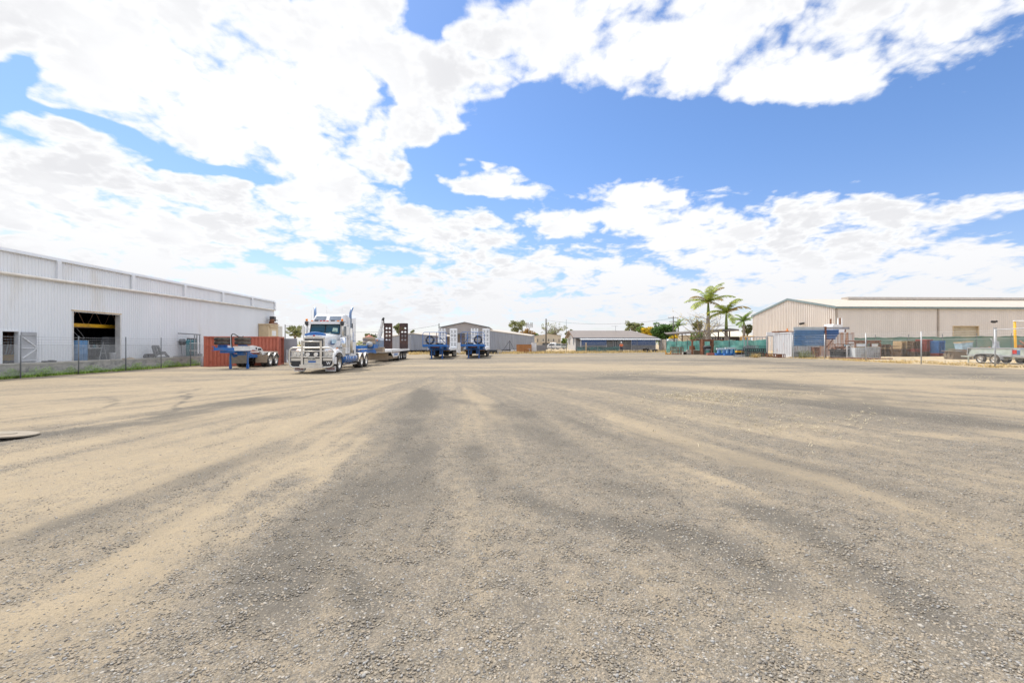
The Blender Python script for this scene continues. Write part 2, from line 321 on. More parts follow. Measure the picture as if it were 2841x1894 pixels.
# ------------------------------------------------------------------ wheels (axis along local x, centre at origin, outer face towards +x)
def wheel_meshes(Rr, wd, rim):
    t = MB(); t._lathe(Vector((0,0,0)), Vector((1,0,0)), [(-wd/2+.01,rim),(-wd/2,rim+.05),(-wd/2,Rr-.06),(-wd/2+.03,Rr-.01),(0,Rr),(wd/2-.03,Rr-.01),(wd/2,Rr-.06),(wd/2,rim+.05),(wd/2-.01,rim)], 28)
    r = MB(); r._lathe(Vector((0,0,0)), Vector((1,0,0)), [(-wd/2+.02,rim),(wd/2-.015,rim),(wd/2-.03,rim-.025),(.0,rim-.05),(-.02,rim*.55),(.03,rim*.5),(.07,rim*.3),(.09,rim*.28),(.09,0)], 28)
    for k in range(10):
        a = k*math.pi/5; r.lathe((.03,rim*.62*math.cos(a),rim*.62*math.sin(a)), (1,0,0), [(0,.02),(.03,.018)], 6)
    return t.mesh('wheel_tyre', 'tyre', True), r.mesh('wheel_rim', 'alloy', True)
WH = wheel_meshes(.52, .28, .30); WS = wheel_meshes(.44, .24, .24); WC = wheel_meshes(.325, .19, .20)
def wheel(parent, x, y, z, kind=WH, side=1, steer=0):
    o = link('wheel', kind[0], parent, (x,y,z), (0,0,steer + (0 if side > 0 else math.pi))); link('rim', kind[1], o); return o
# ------------------------------------------------------------------ value noise for baking where dust and gravel lie
def vnoise(x, y, seed=0):
    xi = np.floor(x).astype(np.int64); yi = np.floor(y).astype(np.int64); fx = x-xi; fy = y-yi
    fx = fx*fx*(3-2*fx); fy = fy*fy*(3-2*fy)
    def h(a, b):
        n = (a*374761393 + b*668265263 + seed*974634777) & 0xffffffff; n = ((n ^ (n >> 13))*1274126177) & 0xffffffff
        return ((n ^ (n >> 16)) & 0xffff)/65535.0
    return (h(xi,yi)*(1-fx)+h(xi+1,yi)*fx)*(1-fy)+(h(xi,yi+1)*(1-fx)+h(xi+1,yi+1)*fx)*fy
def fbm(x, y, o=4, seed=0):
    s = 0; a = .5; t = 0
    for i in range(o): s = s+a*vnoise(x*2**i, y*2**i, seed+i); t += a; a *= .5
    return s/t
# wheel tracks on the yard, measured on the photo and laid out on the ground: points, width in m, strength
def V(*pts): return [(1.208*a, 970+1.208*b) for a, b in pts]
TAN = [(V((-300,800),(0,690),(200,580),(440,430),(700,280),(830,180),(880,130)),.60,.75),(V((0,560),(250,470),(480,330)),.5,.18),(V((-200,390),(0,330),(250,265),(480,200),(800,130)),.75,.42),
 (V((-200,130),(0,115),(400,82),(900,40)),1.4,.38),(V((-200,180),(150,140),(500,80)),.8,.25),(V((0,80),(400,60)),1.0,.25),(V((1035,190),(1080,225),(1130,262),(1200,300),(1265,335)),.13,.42),
 (V((1560,520),(1680,565),(1800,625),(1900,700),(2060,780)),.26,.45),(V((1380,480),(1560,540),(1640,600)),.25,.15),(V((2700,260),(2352,190),(2100,130),(1900,75),(1600,47),(1200,32),(900,35)),2.8,.75),(V((2600,110),(2200,75),(1900,52),(1500,35)),1.6,.35),
 (V((2500,370),(1900,275),(1500,200),(1250,120)),.45,.20),(V((2450,300),(2000,225),(1600,150)),.5,.16),(V((1100,340),(1190,372)),.22,.30),(V((900,440),(960,445)),.25,.20),(V((650,440),(740,510),(840,600)),.16,.25),(V((1500,100),(1720,120)),.8,.25),
 (V((1950,500),(2050,620),(2200,700)),.14,.22),(V((1500,250),(1650,300),(1900,380)),.2,.2),(V((1150,760),(1300,640),(1380,560)),.35,.14),(V((1260,480),(1420,640)),.2,.12)]
DRK = [(V((445,84),(412,98),(404,125),(418,150)),.10,.5),(V((262,98),(220,122),(196,150)),.10,.4),(V((760,60),(640,70),(520,95)),.14,.3),(V((975,80),(955,150),(930,230),(880,310),(790,380),(690,440),(620,500),(560,600)),.36,.52),(V((1060,200),(1110,260),(1180,325),(1320,375),(1480,415),(1610,455),(1720,515),(1830,600)),.17,.70),
 (V((1640,350),(1760,385),(1890,450),(1990,530),(2130,620),(2300,740)),.19,.70),(V((1330,270),(1440,325),(1560,335)),.20,.45),(V((980,90),(1130,140),(1290,215),(1400,300)),.4,.38),(V((790,480),(840,560),(860,620)),.10,.45),(V((590,470),(650,580),(660,640)),.18,.4),
 (V((1250,70),(1450,62),(1700,70),(1880,100),(2050,140),(2300,190)),1.5,.60),(V((-200,230),(0,205),(350,168),(560,118),(820,92)),.5,.55),(V((-200,470),(0,445),(120,415),(330,340)),.35,.35),(V((0,170),(300,120),(600,80)),.45,.30),
 (V((1180,480),(1250,600),(1260,680)),.10,.35),(V((1700,230),(2000,300),(2352,400)),.30,.28),(V((1500,150),(1900,220),(2352,290)),.4,.28),(V((1080,120),(1300,160),(1600,250),(1900,330)),.30,.30),(V((2500,80),(2100,48),(1700,25),(1200,22)),1.8,.5),(V((350,350),(500,280),(700,215)),.3,.25)]
def field(x, y, lst, s, warp=1.0):
    k = np.clip(y/9, .12, 1.6)*warp
    wx = x + (fbm(x*.55, y*.45, 3, 31)-.5)*.9*k + (fbm(x*2.5, y*1.6, 3, 35)-.5)*.30*np.clip(y/6, .3, 1.5); wy = y + (fbm(x*.5+9, y*.5, 3, 33)-.5)*.9*k
    t = 0*x; brk = (fbm(x*1.1, y*1.1, 3, 37)-.5)*1.6+(fbm(x*6, y*4, 3, 38)-.5)*.8
    for pts, wd, am in lst:
        P = [gpt(*p) for p in pts]; best = np.full(x.shape, 1e9); al = 0*x; n = len(P)-1
        for i, ((ax_, ay_), (bx, by)) in enumerate(zip(P[:-1], P[1:])):
            ex, ey = bx-ax_, by-ay_; tt = np.clip(((wx-ax_)*ex+(wy-ay_)*ey)/(ex*ex+ey*ey), 0, 1)
            d = np.hypot(wx-ax_-ex*tt, wy-ay_-ey*tt); al = np.where(d < best, (i+tt)/n, al); best = np.minimum(best, d)
        tap = np.clip(np.minimum(al, 1-al)*n/.8, 0, 1)**.7; wv = wd*(.75+.5*tap)*1.15
        t = t + am*np.exp(-(best/wv)**1.6)*(.25+.75*tap)*np.clip(.1+1.9*np.clip(s, 0, 1)+brk, 0, 1.6)
    return t
def fan(x, y, sd=0):
    """streaks that fan out from the far middle of the yard, turning across it further away"""
    Qx, Qy = -4.5, 30.0
    rr = np.hypot(x-Qx, Qy-y)+.01; an = np.arctan2(x-Qx, Qy-y)
    wob = (fbm(x*.3, y*.3, 3, 5+sd)-.5)*.5; lr = np.log(rr)
    near = fbm(an*9+wob+lr*.8, lr*1.4+wob, 4, 11+sd)*.38+fbm(an*30+wob*2+lr*1.6, lr*2.2, 4, 12+sd)*.37+fbm(an*80+wob*4+lr*2, lr*5, 3, 13+sd)*.25
    far = fbm((y+.03*x)*.55+wob*2, x*.06, 4, 17+sd)*.6+fbm((y+.06*x)*1.6+wob*2, x*.14, 4, 19+sd)*.4
    k = np.clip((y-17)/12, 0, 1); k = np.maximum(k, np.clip((np.abs(an)-1.3)/.35, 0, 1))
    return near*(1-k)+far*k
def ground_tan(x, y):
    base = .26 + .40*(.5-.5*np.tanh((x+.14*y+2.2)/(.5+.08*y)))
    s = fan(x, y)
    t = base + (s-.5)*3.3 + (fbm(x*.9, y*.9, 4, 23)-.5)*.35 + (fbm(x*5, y*5, 3, 29)-.5)*.25
    return np.clip(t + field(x, y, TAN, s) - .55*field(x, y, DRK, 1-s), 0, 1)
def ground_dark(x, y):
    s = fan(x, y, 50)
    return np.clip((s-.55)*2.4, 0, .38) + 1.15*np.clip(field(x, y, DRK, s), 0, 1)
def yard_ld(x, y): return x*cA+y*sA, -x*sA+y*cA
def ground_dry(x, y):
    """1 where the ground is dry grass and litter instead of the yard's gravel"""
    l, d = yard_ld(x, y); n = (fbm(x*.4, y*.4, 3, 41)-.5)*2.2
    back = np.clip((y+.05*x-86+n)/1.2, 0, 1)
    right = np.clip((l-29.6+n*.4)/.5, 0, 1); left = np.clip((-l-26.1+n*.4)/.4, 0, 1)
    return np.maximum(np.maximum(back, right), left)
# ------------------------------------------------------------------ the ground: one sheet to the horizon
def build_ground():
    front = np.linspace(R(-62), R(62), 900); rest = np.linspace(R(62), R(298), 60)[1:-1]
    an = np.concatenate([front, rest]); na = len(an)
    rad = np.concatenate([[.4, 1.0], np.geomspace(1.5, 130, 430), np.geomspace(150, 7000, 14)]); nr = len(rad)
    AN, RA = np.meshgrid(an, rad); x = (np.sin(AN)*RA).ravel(); y = (np.cos(AN)*RA).ravel()
    t = ground_tan(x, y); dr = ground_dry(x, y); dk = np.clip(ground_dark(x, y), 0, 1)
    near = np.clip(1-np.hypot(x, y)/25, 0, 1)
    z = npgh(x, y) + (fbm(x*.6, y*.6, 3, 3)-.5)*.05*np.clip(np.hypot(x,y)/4, .3, 1) + (fbm(x*9, y*9, 3, 4)-.5)*.016*near*(1.2-t)
    x = np.append(x, 0); y = np.append(y, 0); z = np.append(z, 0); t = np.append(t, .5); dr = np.append(dr, 0); dk = np.append(dk, 0)
    c = len(x)-1
    i, j = np.meshgrid(np.arange(nr-1), np.arange(na), indexing='ij'); i = i.ravel(); j = j.ravel(); jn = (j+1) % na
    quads = np.stack([i*na+j, (i+1)*na+j, (i+1)*na+jn, i*na+jn], 1)[:, ::-1]
    j = np.arange(na); tris = np.stack([np.full(na, c), j, (j+1) % na], 1)[:, ::-1]
    me = bpy.data.meshes.new('ground'); nv = len(x); nq = len(quads)
    me.vertices.add(nv); me.vertices.foreach_set('co', np.stack([x, y, z], 1).ravel())
    me.loops.add(nq*4+na*3); me.loops.foreach_set('vertex_index', np.concatenate([quads.ravel(), tris.ravel()]))
    me.polygons.add(nq+na); ls = np.concatenate([np.arange(nq)*4, nq*4+np.arange(na)*3]); lt = np.concatenate([np.full(nq, 4), np.full(na, 3)])
    me.polygons.foreach_set('loop_start', ls); me.polygons.foreach_set('loop_total', lt)
    me.update(calc_edges=True); me.shade_smooth()
    for nm, arr in (('dust', t), ('dry', dr), ('grit', dk)):
        a = me.attributes.new(nm, 'FLOAT', 'POINT'); a.data.foreach_set('value', arr.astype(np.float32))
    return me
def ground_mat():
    m = bpy.data.materials.new('yard_gravel'); m.use_nodes = True; t = m.node_tree; P = t.nodes['Principled BSDF']; K = t.links.new
    def nd(ty, **k):
        n = t.nodes.new(ty)
        for a, b in k.items(): setattr(n, a, b)
        return n
    def ma(op, a, b=None, c=None):
        n = nd('ShaderNodeMath', operation=op)
        for i, q in enumerate((a, b, c)):
            if q is None: continue
            if isinstance(q, (int, float)): n.inputs[i].default_value = q
            else: K(q, n.inputs[i])
        return n.outputs[0]
    def ss(x, a, b):
        n = nd('ShaderNodeMapRange', interpolation_type='SMOOTHSTEP'); K(x, n.inputs[0]); n.inputs[1].default_value = a; n.inputs[2].default_value = b; return n.outputs[0]
    def mix(f, a, b):
        n = nd('ShaderNodeMix', data_type='RGBA')
        if isinstance(f, (int, float)): n.inputs[0].default_value = f
        else: K(f, n.inputs[0])
        for i, q in ((6, a), (7, b)):
            if isinstance(q, tuple): n.inputs[i].default_value = (*q, 1)
            else: K(q, n.inputs[i])
        return n.outputs[2]
    co = nd('ShaderNodeTexCoord').outputs['Object']
    def noi(s, d=5, r=.6, out='Fac'):
        n = nd('ShaderNodeTexNoise'); n.inputs['Scale'].default_value = s; n.inputs['Detail'].default_value = d; n.inputs['Roughness'].default_value = r; K(co, n.inputs['Vector']); return n.outputs[out]
    def vor(s, feat='F1'):
        n = nd('ShaderNodeTexVoronoi', feature=feat, voronoi_dimensions='2D'); n.inputs['Scale'].default_value = s; n.inputs['Randomness'].default_value = 1; K(co, n.inputs['Vector']); return n
    dust = nd('ShaderNodeAttribute', attribute_name='dust').outputs['Fac']; dry = nd('ShaderNodeAttribute', attribute_name='dry').outputs['Fac']
    v1 = vor(58); v2 = vor(130); v3 = vor(16)
    # every stone its own shade
    st = nd('ShaderNodeValToRGB'); K(v1.outputs['Color'], st.inputs[0]); cr = st.color_ramp
    cr.elements[0].position = 0; cr.elements[0].color = (.12,.112,.104,1); cr.elements[1].position = 1; cr.elements[1].color = (.45,.415,.36,1)
    for p, c in ((.25,(.17,.158,.14,1)),(.5,(.24,.218,.182,1)),(.72,(.305,.265,.205,1)),(.88,(.25,.25,.25,1))):
        e = cr.elements.new(p); e.color = c
    s2 = nd('ShaderNodeValToRGB'); K(v2.outputs['Color'], s2.inputs[0]); cr = s2.color_ramp
    cr.elements[0].position = 0; cr.elements[0].color = (.11,.10,.09,1); cr.elements[1].position = 1; cr.elements[1].color = (.40,.34,.26,1)
    nf = noi(6.0, 8, .7); nm_ = noi(.55, 5); nfine = noi(45, 4, .7)
    gravel = mix(ss(v1.outputs['Distance'], .35, .6), st.outputs[0], (.155,.135,.108))
    gravel = mix(ss(nf, .42, .6), gravel, s2.outputs[0])
    tan = mix(nfine, (.26,.21,.142), (.43,.35,.243)); tan = mix(ma('MULTIPLY', ss(nm_, .4, .7), .4), tan, (.43,.35,.24))
    tanst = mix(ss(v2.outputs['Distance'], .2, .45), s2.outputs[0], tan)
    tan = mix(ss(noi(7, 5, .7), .35, .65), tan, tanst); tan = mix(ma('MULTIPLY', ss(v1.outputs['Distance'], .45, .2), ma('MULTIPLY', ss(noi(9, 4), .5, .62), .8)), tan, st.outputs[0])
    f = ma('ADD', dust, ma('MULTIPLY_ADD', nf, .9, -.45)); f = ma('ADD', f, ma('MULTIPLY_ADD', nfine, .9, -.45))
    f = ma('MULTIPLY_ADD', ss(f, .0, 1.05), .88, .06)
    c = mix(f, gravel, tan)
    grit = nd('ShaderNodeAttribute', attribute_name='grit').outputs['Fac']; gr_ = ss(ma('ADD', grit, ma('ADD', ma('MULTIPLY_ADD', nf, .5, -.25), ma('MULTIPLY_ADD', nfine, .5, -.25))), .08, .95)
    c = mix(ma('MULTIPLY', gr_, .75), c, mix(nfine, (.075,.069,.060), (.18,.166,.144)))
    # loose stones lying in the dust
    loose = ma('MULTIPLY', ma('LESS_THAN', v3.outputs['Distance'], .16), ss(noi(1.3, 4), .45, .6))
    c = mix(ma('MULTIPLY', loose, .55), c, (.12,.115,.11))
    gdry = mix(ss(noi(1.6, 6, .7), .38, .62), (.47,.36,.20), (.34,.27,.20)); gdry = mix(ss(nfine, .4, .7), gdry, (.58,.47,.30))
    c = mix(dry, c, gdry)
    K(c, P.inputs['Base Color']); P.inputs['Roughness'].default_value = .95; P.inputs['Specular IOR Level'].default_value = .15
    hgt = ma('MULTIPLY_ADD', v1.outputs['Distance'], -.6, ma('MULTIPLY', nfine, .5)); hgt = ma('ADD', hgt, ma('MULTIPLY', v2.outputs['Distance'], -.3))
    hgt = ma('MULTIPLY', hgt, ma('MULTIPLY_ADD', f, -.65, 1.0))
    b = nd('ShaderNodeBump'); b.inputs['Strength'].default_value = .7; b.inputs['Distance'].default_value = .022; K(hgt, b.inputs['Height']); K(b.outputs[0], P.inputs['Normal'])
    return m
gme = build_ground(); gme.materials.append(ground_mat())
tag(link('ground', gme), 'open yard of grey gravel and tan dust crossed by wheel tracks', None, None, 'structure')
# loose stones near the camera: nobody could count them
def build_stones(n=150000):
    D = 1.9*np.exp(rng.random(n)**.85*np.log(13/1.9)); X = (rng.random(n)*2.5-1.25)*D
    t = ground_tan(X, D); keep = rng.random(n) < np.clip(1.15-t*1.25, .06, 1); X = X[keep]; D = D[keep]; n = len(X)
    ico = bmesh.new(); bmesh.ops.create_icosphere(ico, subdivisions=1, radius=1); bv = np.array([v.co[:] for v in ico.verts]); bf = np.array([[v.index for v in f.verts] for f in ico.faces]); ico.free()
    s = rng.gamma(2.6, .0016, n)+.0032; s = np.clip(s*.88, .0026, .012); s[rng.random(n) < .004] *= 1.6
    sc3 = np.stack([s*rng.uniform(.8,1.5,n), s*rng.uniform(.7,1.1,n), s*rng.uniform(.35,.7,n)], 1)
    V = bv[None]*(1+rng.uniform(-.22,.22,(n,len(bv),1)))*sc3[:,None,:]
    a = rng.uniform(0, 6.28, n); ca, sa = np.cos(a)[:,None], np.sin(a)[:,None]
    tl = rng.normal(0, .25, n)[:,None]
    x = V[...,0]*ca-V[...,1]*sa; y = V[...,0]*sa+V[...,1]*ca; z = V[...,2]+x*tl
    zg = npgh(X, D) + (fbm(X*.6, D*.6, 3, 3)-.5)*.05*np.clip(np.hypot(X,D)/4, .3, 1)
    V = np.stack([x+X[:,None], y+D[:,None], z+(zg+s*.08)[:,None]], -1).reshape(-1,3)
    Fc = (bf[None]+(np.arange(n)*len(bv))[:,None,None]).reshape(-1,3)
    me = bpy.data.meshes.new('loose_stones'); me.vertices.add(len(V)); me.vertices.foreach_set('co', V.ravel())
    me.loops.add(Fc.size); me.loops.foreach_set('vertex_index', Fc.ravel()); me.polygons.add(len(Fc))
    me.polygons.foreach_set('loop_start', np.arange(len(Fc))*3); me.polygons.foreach_set('loop_total', np.full(len(Fc),3)); me.update(calc_edges=True)
    m = bpy.data.materials.new('stone'); m.use_nodes = True; t_ = m.node_tree; P = t_.nodes['Principled BSDF']; P.inputs['Roughness'].default_value = .85; P.inputs['Specular IOR Level'].default_value = .25
    g = t_.nodes.new('ShaderNodeNewGeometry'); r = t_.nodes.new('ShaderNodeValToRGB'); t_.links.new(g.outputs['Random Per Island'], r.inputs[0]); t_.links.new(r.outputs[0], P.inputs['Base Color'])
    cr = r.color_ramp; cr.elements[0].color = (.17,.16,.15,1); cr.elements[1].color = (.48,.44,.38,1); cr.elements[1].position = 1
    for p, c in ((.2,(.21,.19,.162,1)),(.45,(.29,.255,.205,1)),(.7,(.37,.31,.235,1)),(.85,(.31,.31,.305,1)),(.97,(.42,.38,.32,1))):
        e = cr.elements.new(p); e.color = c
    me.materials.append(m); tag(link('gravel', me), 'loose grey and tan stones strewn over the near yard', None, None, 'stuff')
build_stones()
# blades and leaf clumps as many small faces
def blades(pts, h0, h1, wd, lean=.35, per=1):
    mb = MB()
    for (x, y, z) in pts:
        for _ in range(per):
            a = random.uniform(0, 6.28); h = random.uniform(h0, h1); l = h*random.uniform(0, lean*2); b = random.uniform(0, 6.28)
            ox, oy = random.gauss(0, wd*1.5), random.gauss(0, wd*1.5); wx, wy = math.cos(a)*wd/2, math.sin(a)*wd/2
            tx, ty = math.cos(b)*l, math.sin(b)*l
            mb.add([(x+ox-wx,y+oy-wy,z),(x+ox+wx,y+oy+wy,z),(x+ox+tx*.4+wx*.8,y+oy+ty*.4+wy*.8,z+h*.6),(x+ox+tx*.4-wx*.8,y+oy+ty*.4-wy*.8,z+h*.6),(x+ox+tx,y+oy+ty,z+h)],
                   [(0,1,2,3),(3,2,4)])
    return mb
def leaves(mb, c, r, n, size, flat=1.0):
    for _ in range(n):
        while True:
            p = Vector((random.uniform(-1,1), random.uniform(-1,1), random.uniform(-1,1)))
            if .35 < p.length < 1: break
        p = Vector((p.x*r, p.y*r, p.z*r*flat))+Vector(c); nrm = Vector((random.gauss(0,1), random.gauss(0,1), random.gauss(.5,1))).normalized()
        x = nrm.orthogonal().normalized(); y = nrm.cross(x); s = size*random.uniform(.6,1.3); a = random.uniform(0,6.28); x, y = x*math.cos(a)+y*math.sin(a), y*math.cos(a)-x*math.sin(a)
        mb.add([p-x*s, p-y*s*.45, p+x*s, p+y*s*.45], [(0,1,2,3)])
    return mb
# ================================================================== LEFT: the long pale shed
LW = -28.2; D0, D1 = 9.0, yd(760, LW)
def ythings(name, label, cat, l, d, z=None, group=None):
    x, y = yard(l, d); return thing(name, label, cat, (x, y, gh(x, y) if z is None else z), A, group)
wh = ythings('warehouse', 'long pale grey ribbed steel shed with a wide dark opening', 'warehouse', LW, 0, 0)
FZ = .53
dA, dB = yd(4, LW), yd(49, LW); dC, dD = yd(202, LW), yd(331, LW)          # small door, big opening
zA = H+(HY-919)/F*(dA-1); zC = H+(HY-865)/F*(dC-1)
gz = lambda d: 5.78+(d-27)/32.5*.3
mb = MB()
for a, b, z0 in ((D0, dA, FZ), (dA, dB, zA), (dB, dC, FZ), (dC, dD, zC), (dD, D1, FZ)):
    mb.rib((0,0), (0,80), z0, 7.12, .2, .032, a, b)
mb.rib((-24, D1), (0, D1), FZ, 7.1, .2, .03, flip=True); mb.rib((-24, D0), (0, D0), FZ, 7.1, .2, .03); mb.rib((-24,D0),(-24,D1),FZ,7.1,.2,.03)
part('wall', mb, 'zinc', wh)
mb = MB(); mb.quad((0,D0,7.08),(0,D1,7.08),(-12,D1,7.6),(-12,D0,7.6)); mb.quad((-12,D0,7.6),(-12,D1,7.6),(-24,D1,7.08),(-24,D0,7.08)); part('roof', mb, 'zinc', wh)
mb = MB(); mb.box(-.08,.10,D0,D1+.1,7.10,7.26); mb.box(.10,.16,D0,D1+.12,7.06,7.14); part('parapet_capping', mb, 'zinc', wh)
mb = MB(); mb.tube([(.16,D0,gz(D0)),(.16,D1,gz(D1))], .10, 10); part('gutter_pipe', mb, 'pipe', wh, True)
for p in (157, 364, 509, 614.4, 696.7, 760):
    d = yd(p, LW); mb = MB(); mb.box(.035,.20,d-.14,d+.14,gz(d)+.08,7.06)
    part('pilaster', mb, 'zinc', wh)
d = yd(157, LW)-5.8; mb = MB(); mb.box(.035,.20,d-.14,d+.14,gz(d)+.08,7.06); part('pilaster', mb, 'zinc', wh)
mb = MB(); mb.box(-23.9,-.02,D0+.1,D1-.1,-.5,FZ-.01); part('floor_slab', mb, 'floor', wh)
mb = MB(); mb.box(-.05,.06,dC-.10,dC,FZ,zC); o_ = part('door_jamb', mb, mat('pale_jamb', (.60,.59,.57), .6), wh); mb = MB(); mb.box(-.30,.06,dD,dD+.12,FZ,zC+.05); part('door_jamb', mb, MATS['pale_jamb'], wh); mb = MB(); mb.box(-.05,.075,dC-.12,dD+.14,zC+.052,zC+.13); part('lintel', mb, 'beige', wh)
mb = MB(); mb.box(-.05,.06,dA-.30,dA,FZ,zA+.1); mb.box(-.2,.06,dB,dB+.14,FZ,zA+.1); mb.box(-.05,.05,dA,dB,zA,zA+.08); part('door_frame', mb, 'zinc', wh)
da, db = yd(54, LW), yd(97, LW); zl = H+(HY-921)/F*(da-1)
o = MB(); o.box(.07,.11,da,db,FZ+.15,zl); o.box(.11,.15,da,db,zl-.2,zl)
lf = part('door_leaf', o, 'dgalv', wh, label='grey open door leaf with white Z bracing folded back on the wall')
lf.data.materials[0] = mat('grey_door_sheet', (.40,.41,.43), .6)
mb = MB(); zm = (FZ+zl)/2
for q in (((.13,da+.05,zl-.3),(.13,db-.05,zm+.05)), ((.13,da,zm),(.13,db,zm)), ((.13,da+.05,FZ+.35),(.13,db-.05,zm-.05)), ((.13,db-.03,FZ+.15),(.13,db-.03,zl)), ((.13,da,FZ+.2),(.13,db,FZ+.2))): mb.bar(*q, .09, .04)
part('brace', mb, 'zinc', lf)
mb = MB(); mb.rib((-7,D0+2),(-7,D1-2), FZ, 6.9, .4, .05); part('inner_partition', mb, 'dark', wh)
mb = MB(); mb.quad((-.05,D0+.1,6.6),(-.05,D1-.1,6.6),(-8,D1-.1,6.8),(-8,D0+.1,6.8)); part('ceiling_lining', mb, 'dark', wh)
mb = MB(); zb = H+(HY-904)/F*(dC+2); mb.box(-1.3,-1.15,dA-4,dD+9,zb-.12,zb+.12); part('crane_beam', mb, 'yellow', wh)
mb = MB(); zt = zb+1.1
mb.bar((-2.6,dC-4,zt-.3),(-2.6,dD+4,zt+.5),.08); mb.bar((-2.6,dC-4,zb-.15),(-2.6,dD+4,zb-.05),.08)
for k in range(8):
    a = dC-3.5+k*1.5; mb.bar((-2.6,a,zb-.1),(-2.6,a+.75,zt-.1+.05*k),.04); mb.bar((-2.6,a+.75,zt-.1+.05*k),(-2.6,a+1.5,zb-.1),.04)
part('roof_truss', mb, 'copper', wh)
mb = MB()
for k in range(3):
    a = dC+1.0+k*1.1; mb.tube([(-2.3, a+.6*math.sin(t*.5)-.3, zb-.2-.75*math.sin(math.pi*t/8)) for t in range(9)], .025, 6)
part('hanging_cable', mb, 'galv', wh)
# things in the shed
M['drumblue'] = mat('drum_blue_paint', (.06,.20,.40), .45, 0, .1, 3)
def drum(l, d, z, m, label, r=.29, h=.9, grp=None):
    mb = MB(); mb.lathe((0,0,0),(0,0,1),[(0,r*.96),(.02,r),(h*.33,r*.99),(h*.35,r*1.04),(h*.37,r*.99),(h*.65,r*.99),(h*.67,r*1.04),(h*.69,r*.99),(h-.02,r),(h,r*.95)],18)
    x, y = yard(l, d); return one('drum', mb, m, label, 'drum', (x,y,z), 0, grp, True)
dr1 = drum(LW-.7, yd(212, LW-.7), FZ, 'drumblue', 'blue steel drum just inside the big shed opening, against its left jamb', .33, 1.45, 'blue drums in the shed')
dr2 = drum(LW-1.0, yd(226, LW-1), FZ, 'drumblue', 'blue steel drum beside the fence post view, second from the left jamb', .33, 1.45, 'blue drums in the shed')
x, y = yard(LW-.5, yd(316, LW-.5)); mb = MB(); mb.lathe((0,0,0),(0,0,1),[(0,.22),(.5,.27),(.52,.29),(.55,.29)],16)
one('bucket', mb, 'cleanwhite', 'white plastic bucket at the right jamb of the big shed opening', 'bucket', (x,y,FZ), smooth=True)
def bench(l, d, w_, label, m='dgalv'):
    b = ythings('workbench', label, 'workbench', l, d, FZ)
    mb = MB(); mb.box(-.4,.4,-w_/2,w_/2,.85,.92); part('bench_top', mb, 'galv', b)
    for sx in (-.35,.35):
        for sy in (-w_/2+.05, w_/2-.05): mb = MB(); mb.bar((sx,sy,0),(sx,sy,.85),.06); part('leg', mb, m, b)
    return b
b1 = bench(LW-1.6, yd(262, LW-1.6), 2.4, 'grey steel workbench cluttered with tools seen through the fence in the big opening')
for k in range(9):
    l, d = LW-1.5-random.uniform(0,.5), yd(262, LW-1.6)+random.uniform(-1.1,1.1); mb = MB(); hh = random.uniform(.2,.75); mb.box(-.08,.08,-.06,.06,0,hh*.5); mb.tube([(0,0,hh*.4),(0,.03,hh)], .035, 6)
    x, y = yard(l, d); one('hand_tool', mb, random.choice(['teal','galv','dgalv','whitepaint']), None, 'tool', (x,y,FZ+.92), A, 'tools standing on the workbench in the shed')['label'] = 'small metal tool standing on the grey workbench in the shed'
mb = MB(); mb.box(-.3,.3,-.35,.35,0,1.5); mb.box(-.25,.25,-.3,.3,1.52,1.75); x, y = yard(LW-1.2, yd(302, LW-1.2))
one('steel_cabinet', mb, 'dgalv', 'grey steel cabinet behind the white bucket in the shed', 'cabinet', (x,y,FZ), A)
mb = MB(); mb.tube([(0,-.35,0),(0,0,1.35),(0,.35,0)],.03,6); mb.tube([(0,-.2,.5),(0,.2,.5)],.025,6); x, y = yard(LW-.9, yd(286, LW-.9))
one('trestle_stand', mb, 'galv', 'thin grey tubular stand between the workbench and the white bucket', 'stand', (x,y,FZ), A)
mb = MB(); mb.box(-.05,.05,-.05,.05,0,1.2); x, y = yard(LW-1.1, yd(238, LW-1.1)); one('yellow_post', mb, 'yellow', 'yellow steel post standing right of the blue drums in the shed', 'post', (x,y,FZ), A)
t = ythings('yellow_machine', 'yellow floor machine with hoses inside the small open door', 'machine', LW-1.0, yd(28, LW-1.0), FZ)
mb = MB(); mb.cbox((0,0,.38),(.6,.8,.35)); part('body', mb, 'yellow', t); mb = MB(); mb.cbox((0,0,.1),(.5,.7,.18)); part('base', mb, 'black', t)
mb = MB()
for k in range(4): mb.tube([(random.uniform(-.2,.2),-.3+k*.18,.55),(.1,-.25+k*.2,1.0),(0,-.1+k*.15,1.5+.1*k)],.02,6)
part('hose', mb, 'galv', t)
mb = MB()
for k in range(14): mb.cbox((random.uniform(-.3,.1),random.uniform(-.6,.6),random.uniform(.9,2.0)),(.2,.2,.15),random.uniform(0,3))
x, y = yard(LW-1.6, yd(26, LW-1.6)); one('parts_shelf', mb.box(-.4,-.3,-.7,.7,0,2.1), 'rust', 'rusty shelf crammed with parts behind the yellow machine', 'shelf', (x,y,FZ), A)
# ---- retaining wall with its ledge
LR = -27.0; dE = yd(562, LR)
rw = ythings('retaining_wall', 'low weathered concrete block wall under the long pale shed', 'wall', LR, 0, 0)
mb = MB(); mb.box(-1.15,0,D0,dE,-.6,.50); part('wall_body', mb, 'conc', rw)
mb = MB(); mb.box(-1.16,.05,D0,dE+.02,.504,.60); part('coping', mb, mat('dusty_coping_concrete', (.46,.42,.36), .9, 0, .12, 2, dirt=(.3,.27,.22), damt=.4), rw)
FZL = .604
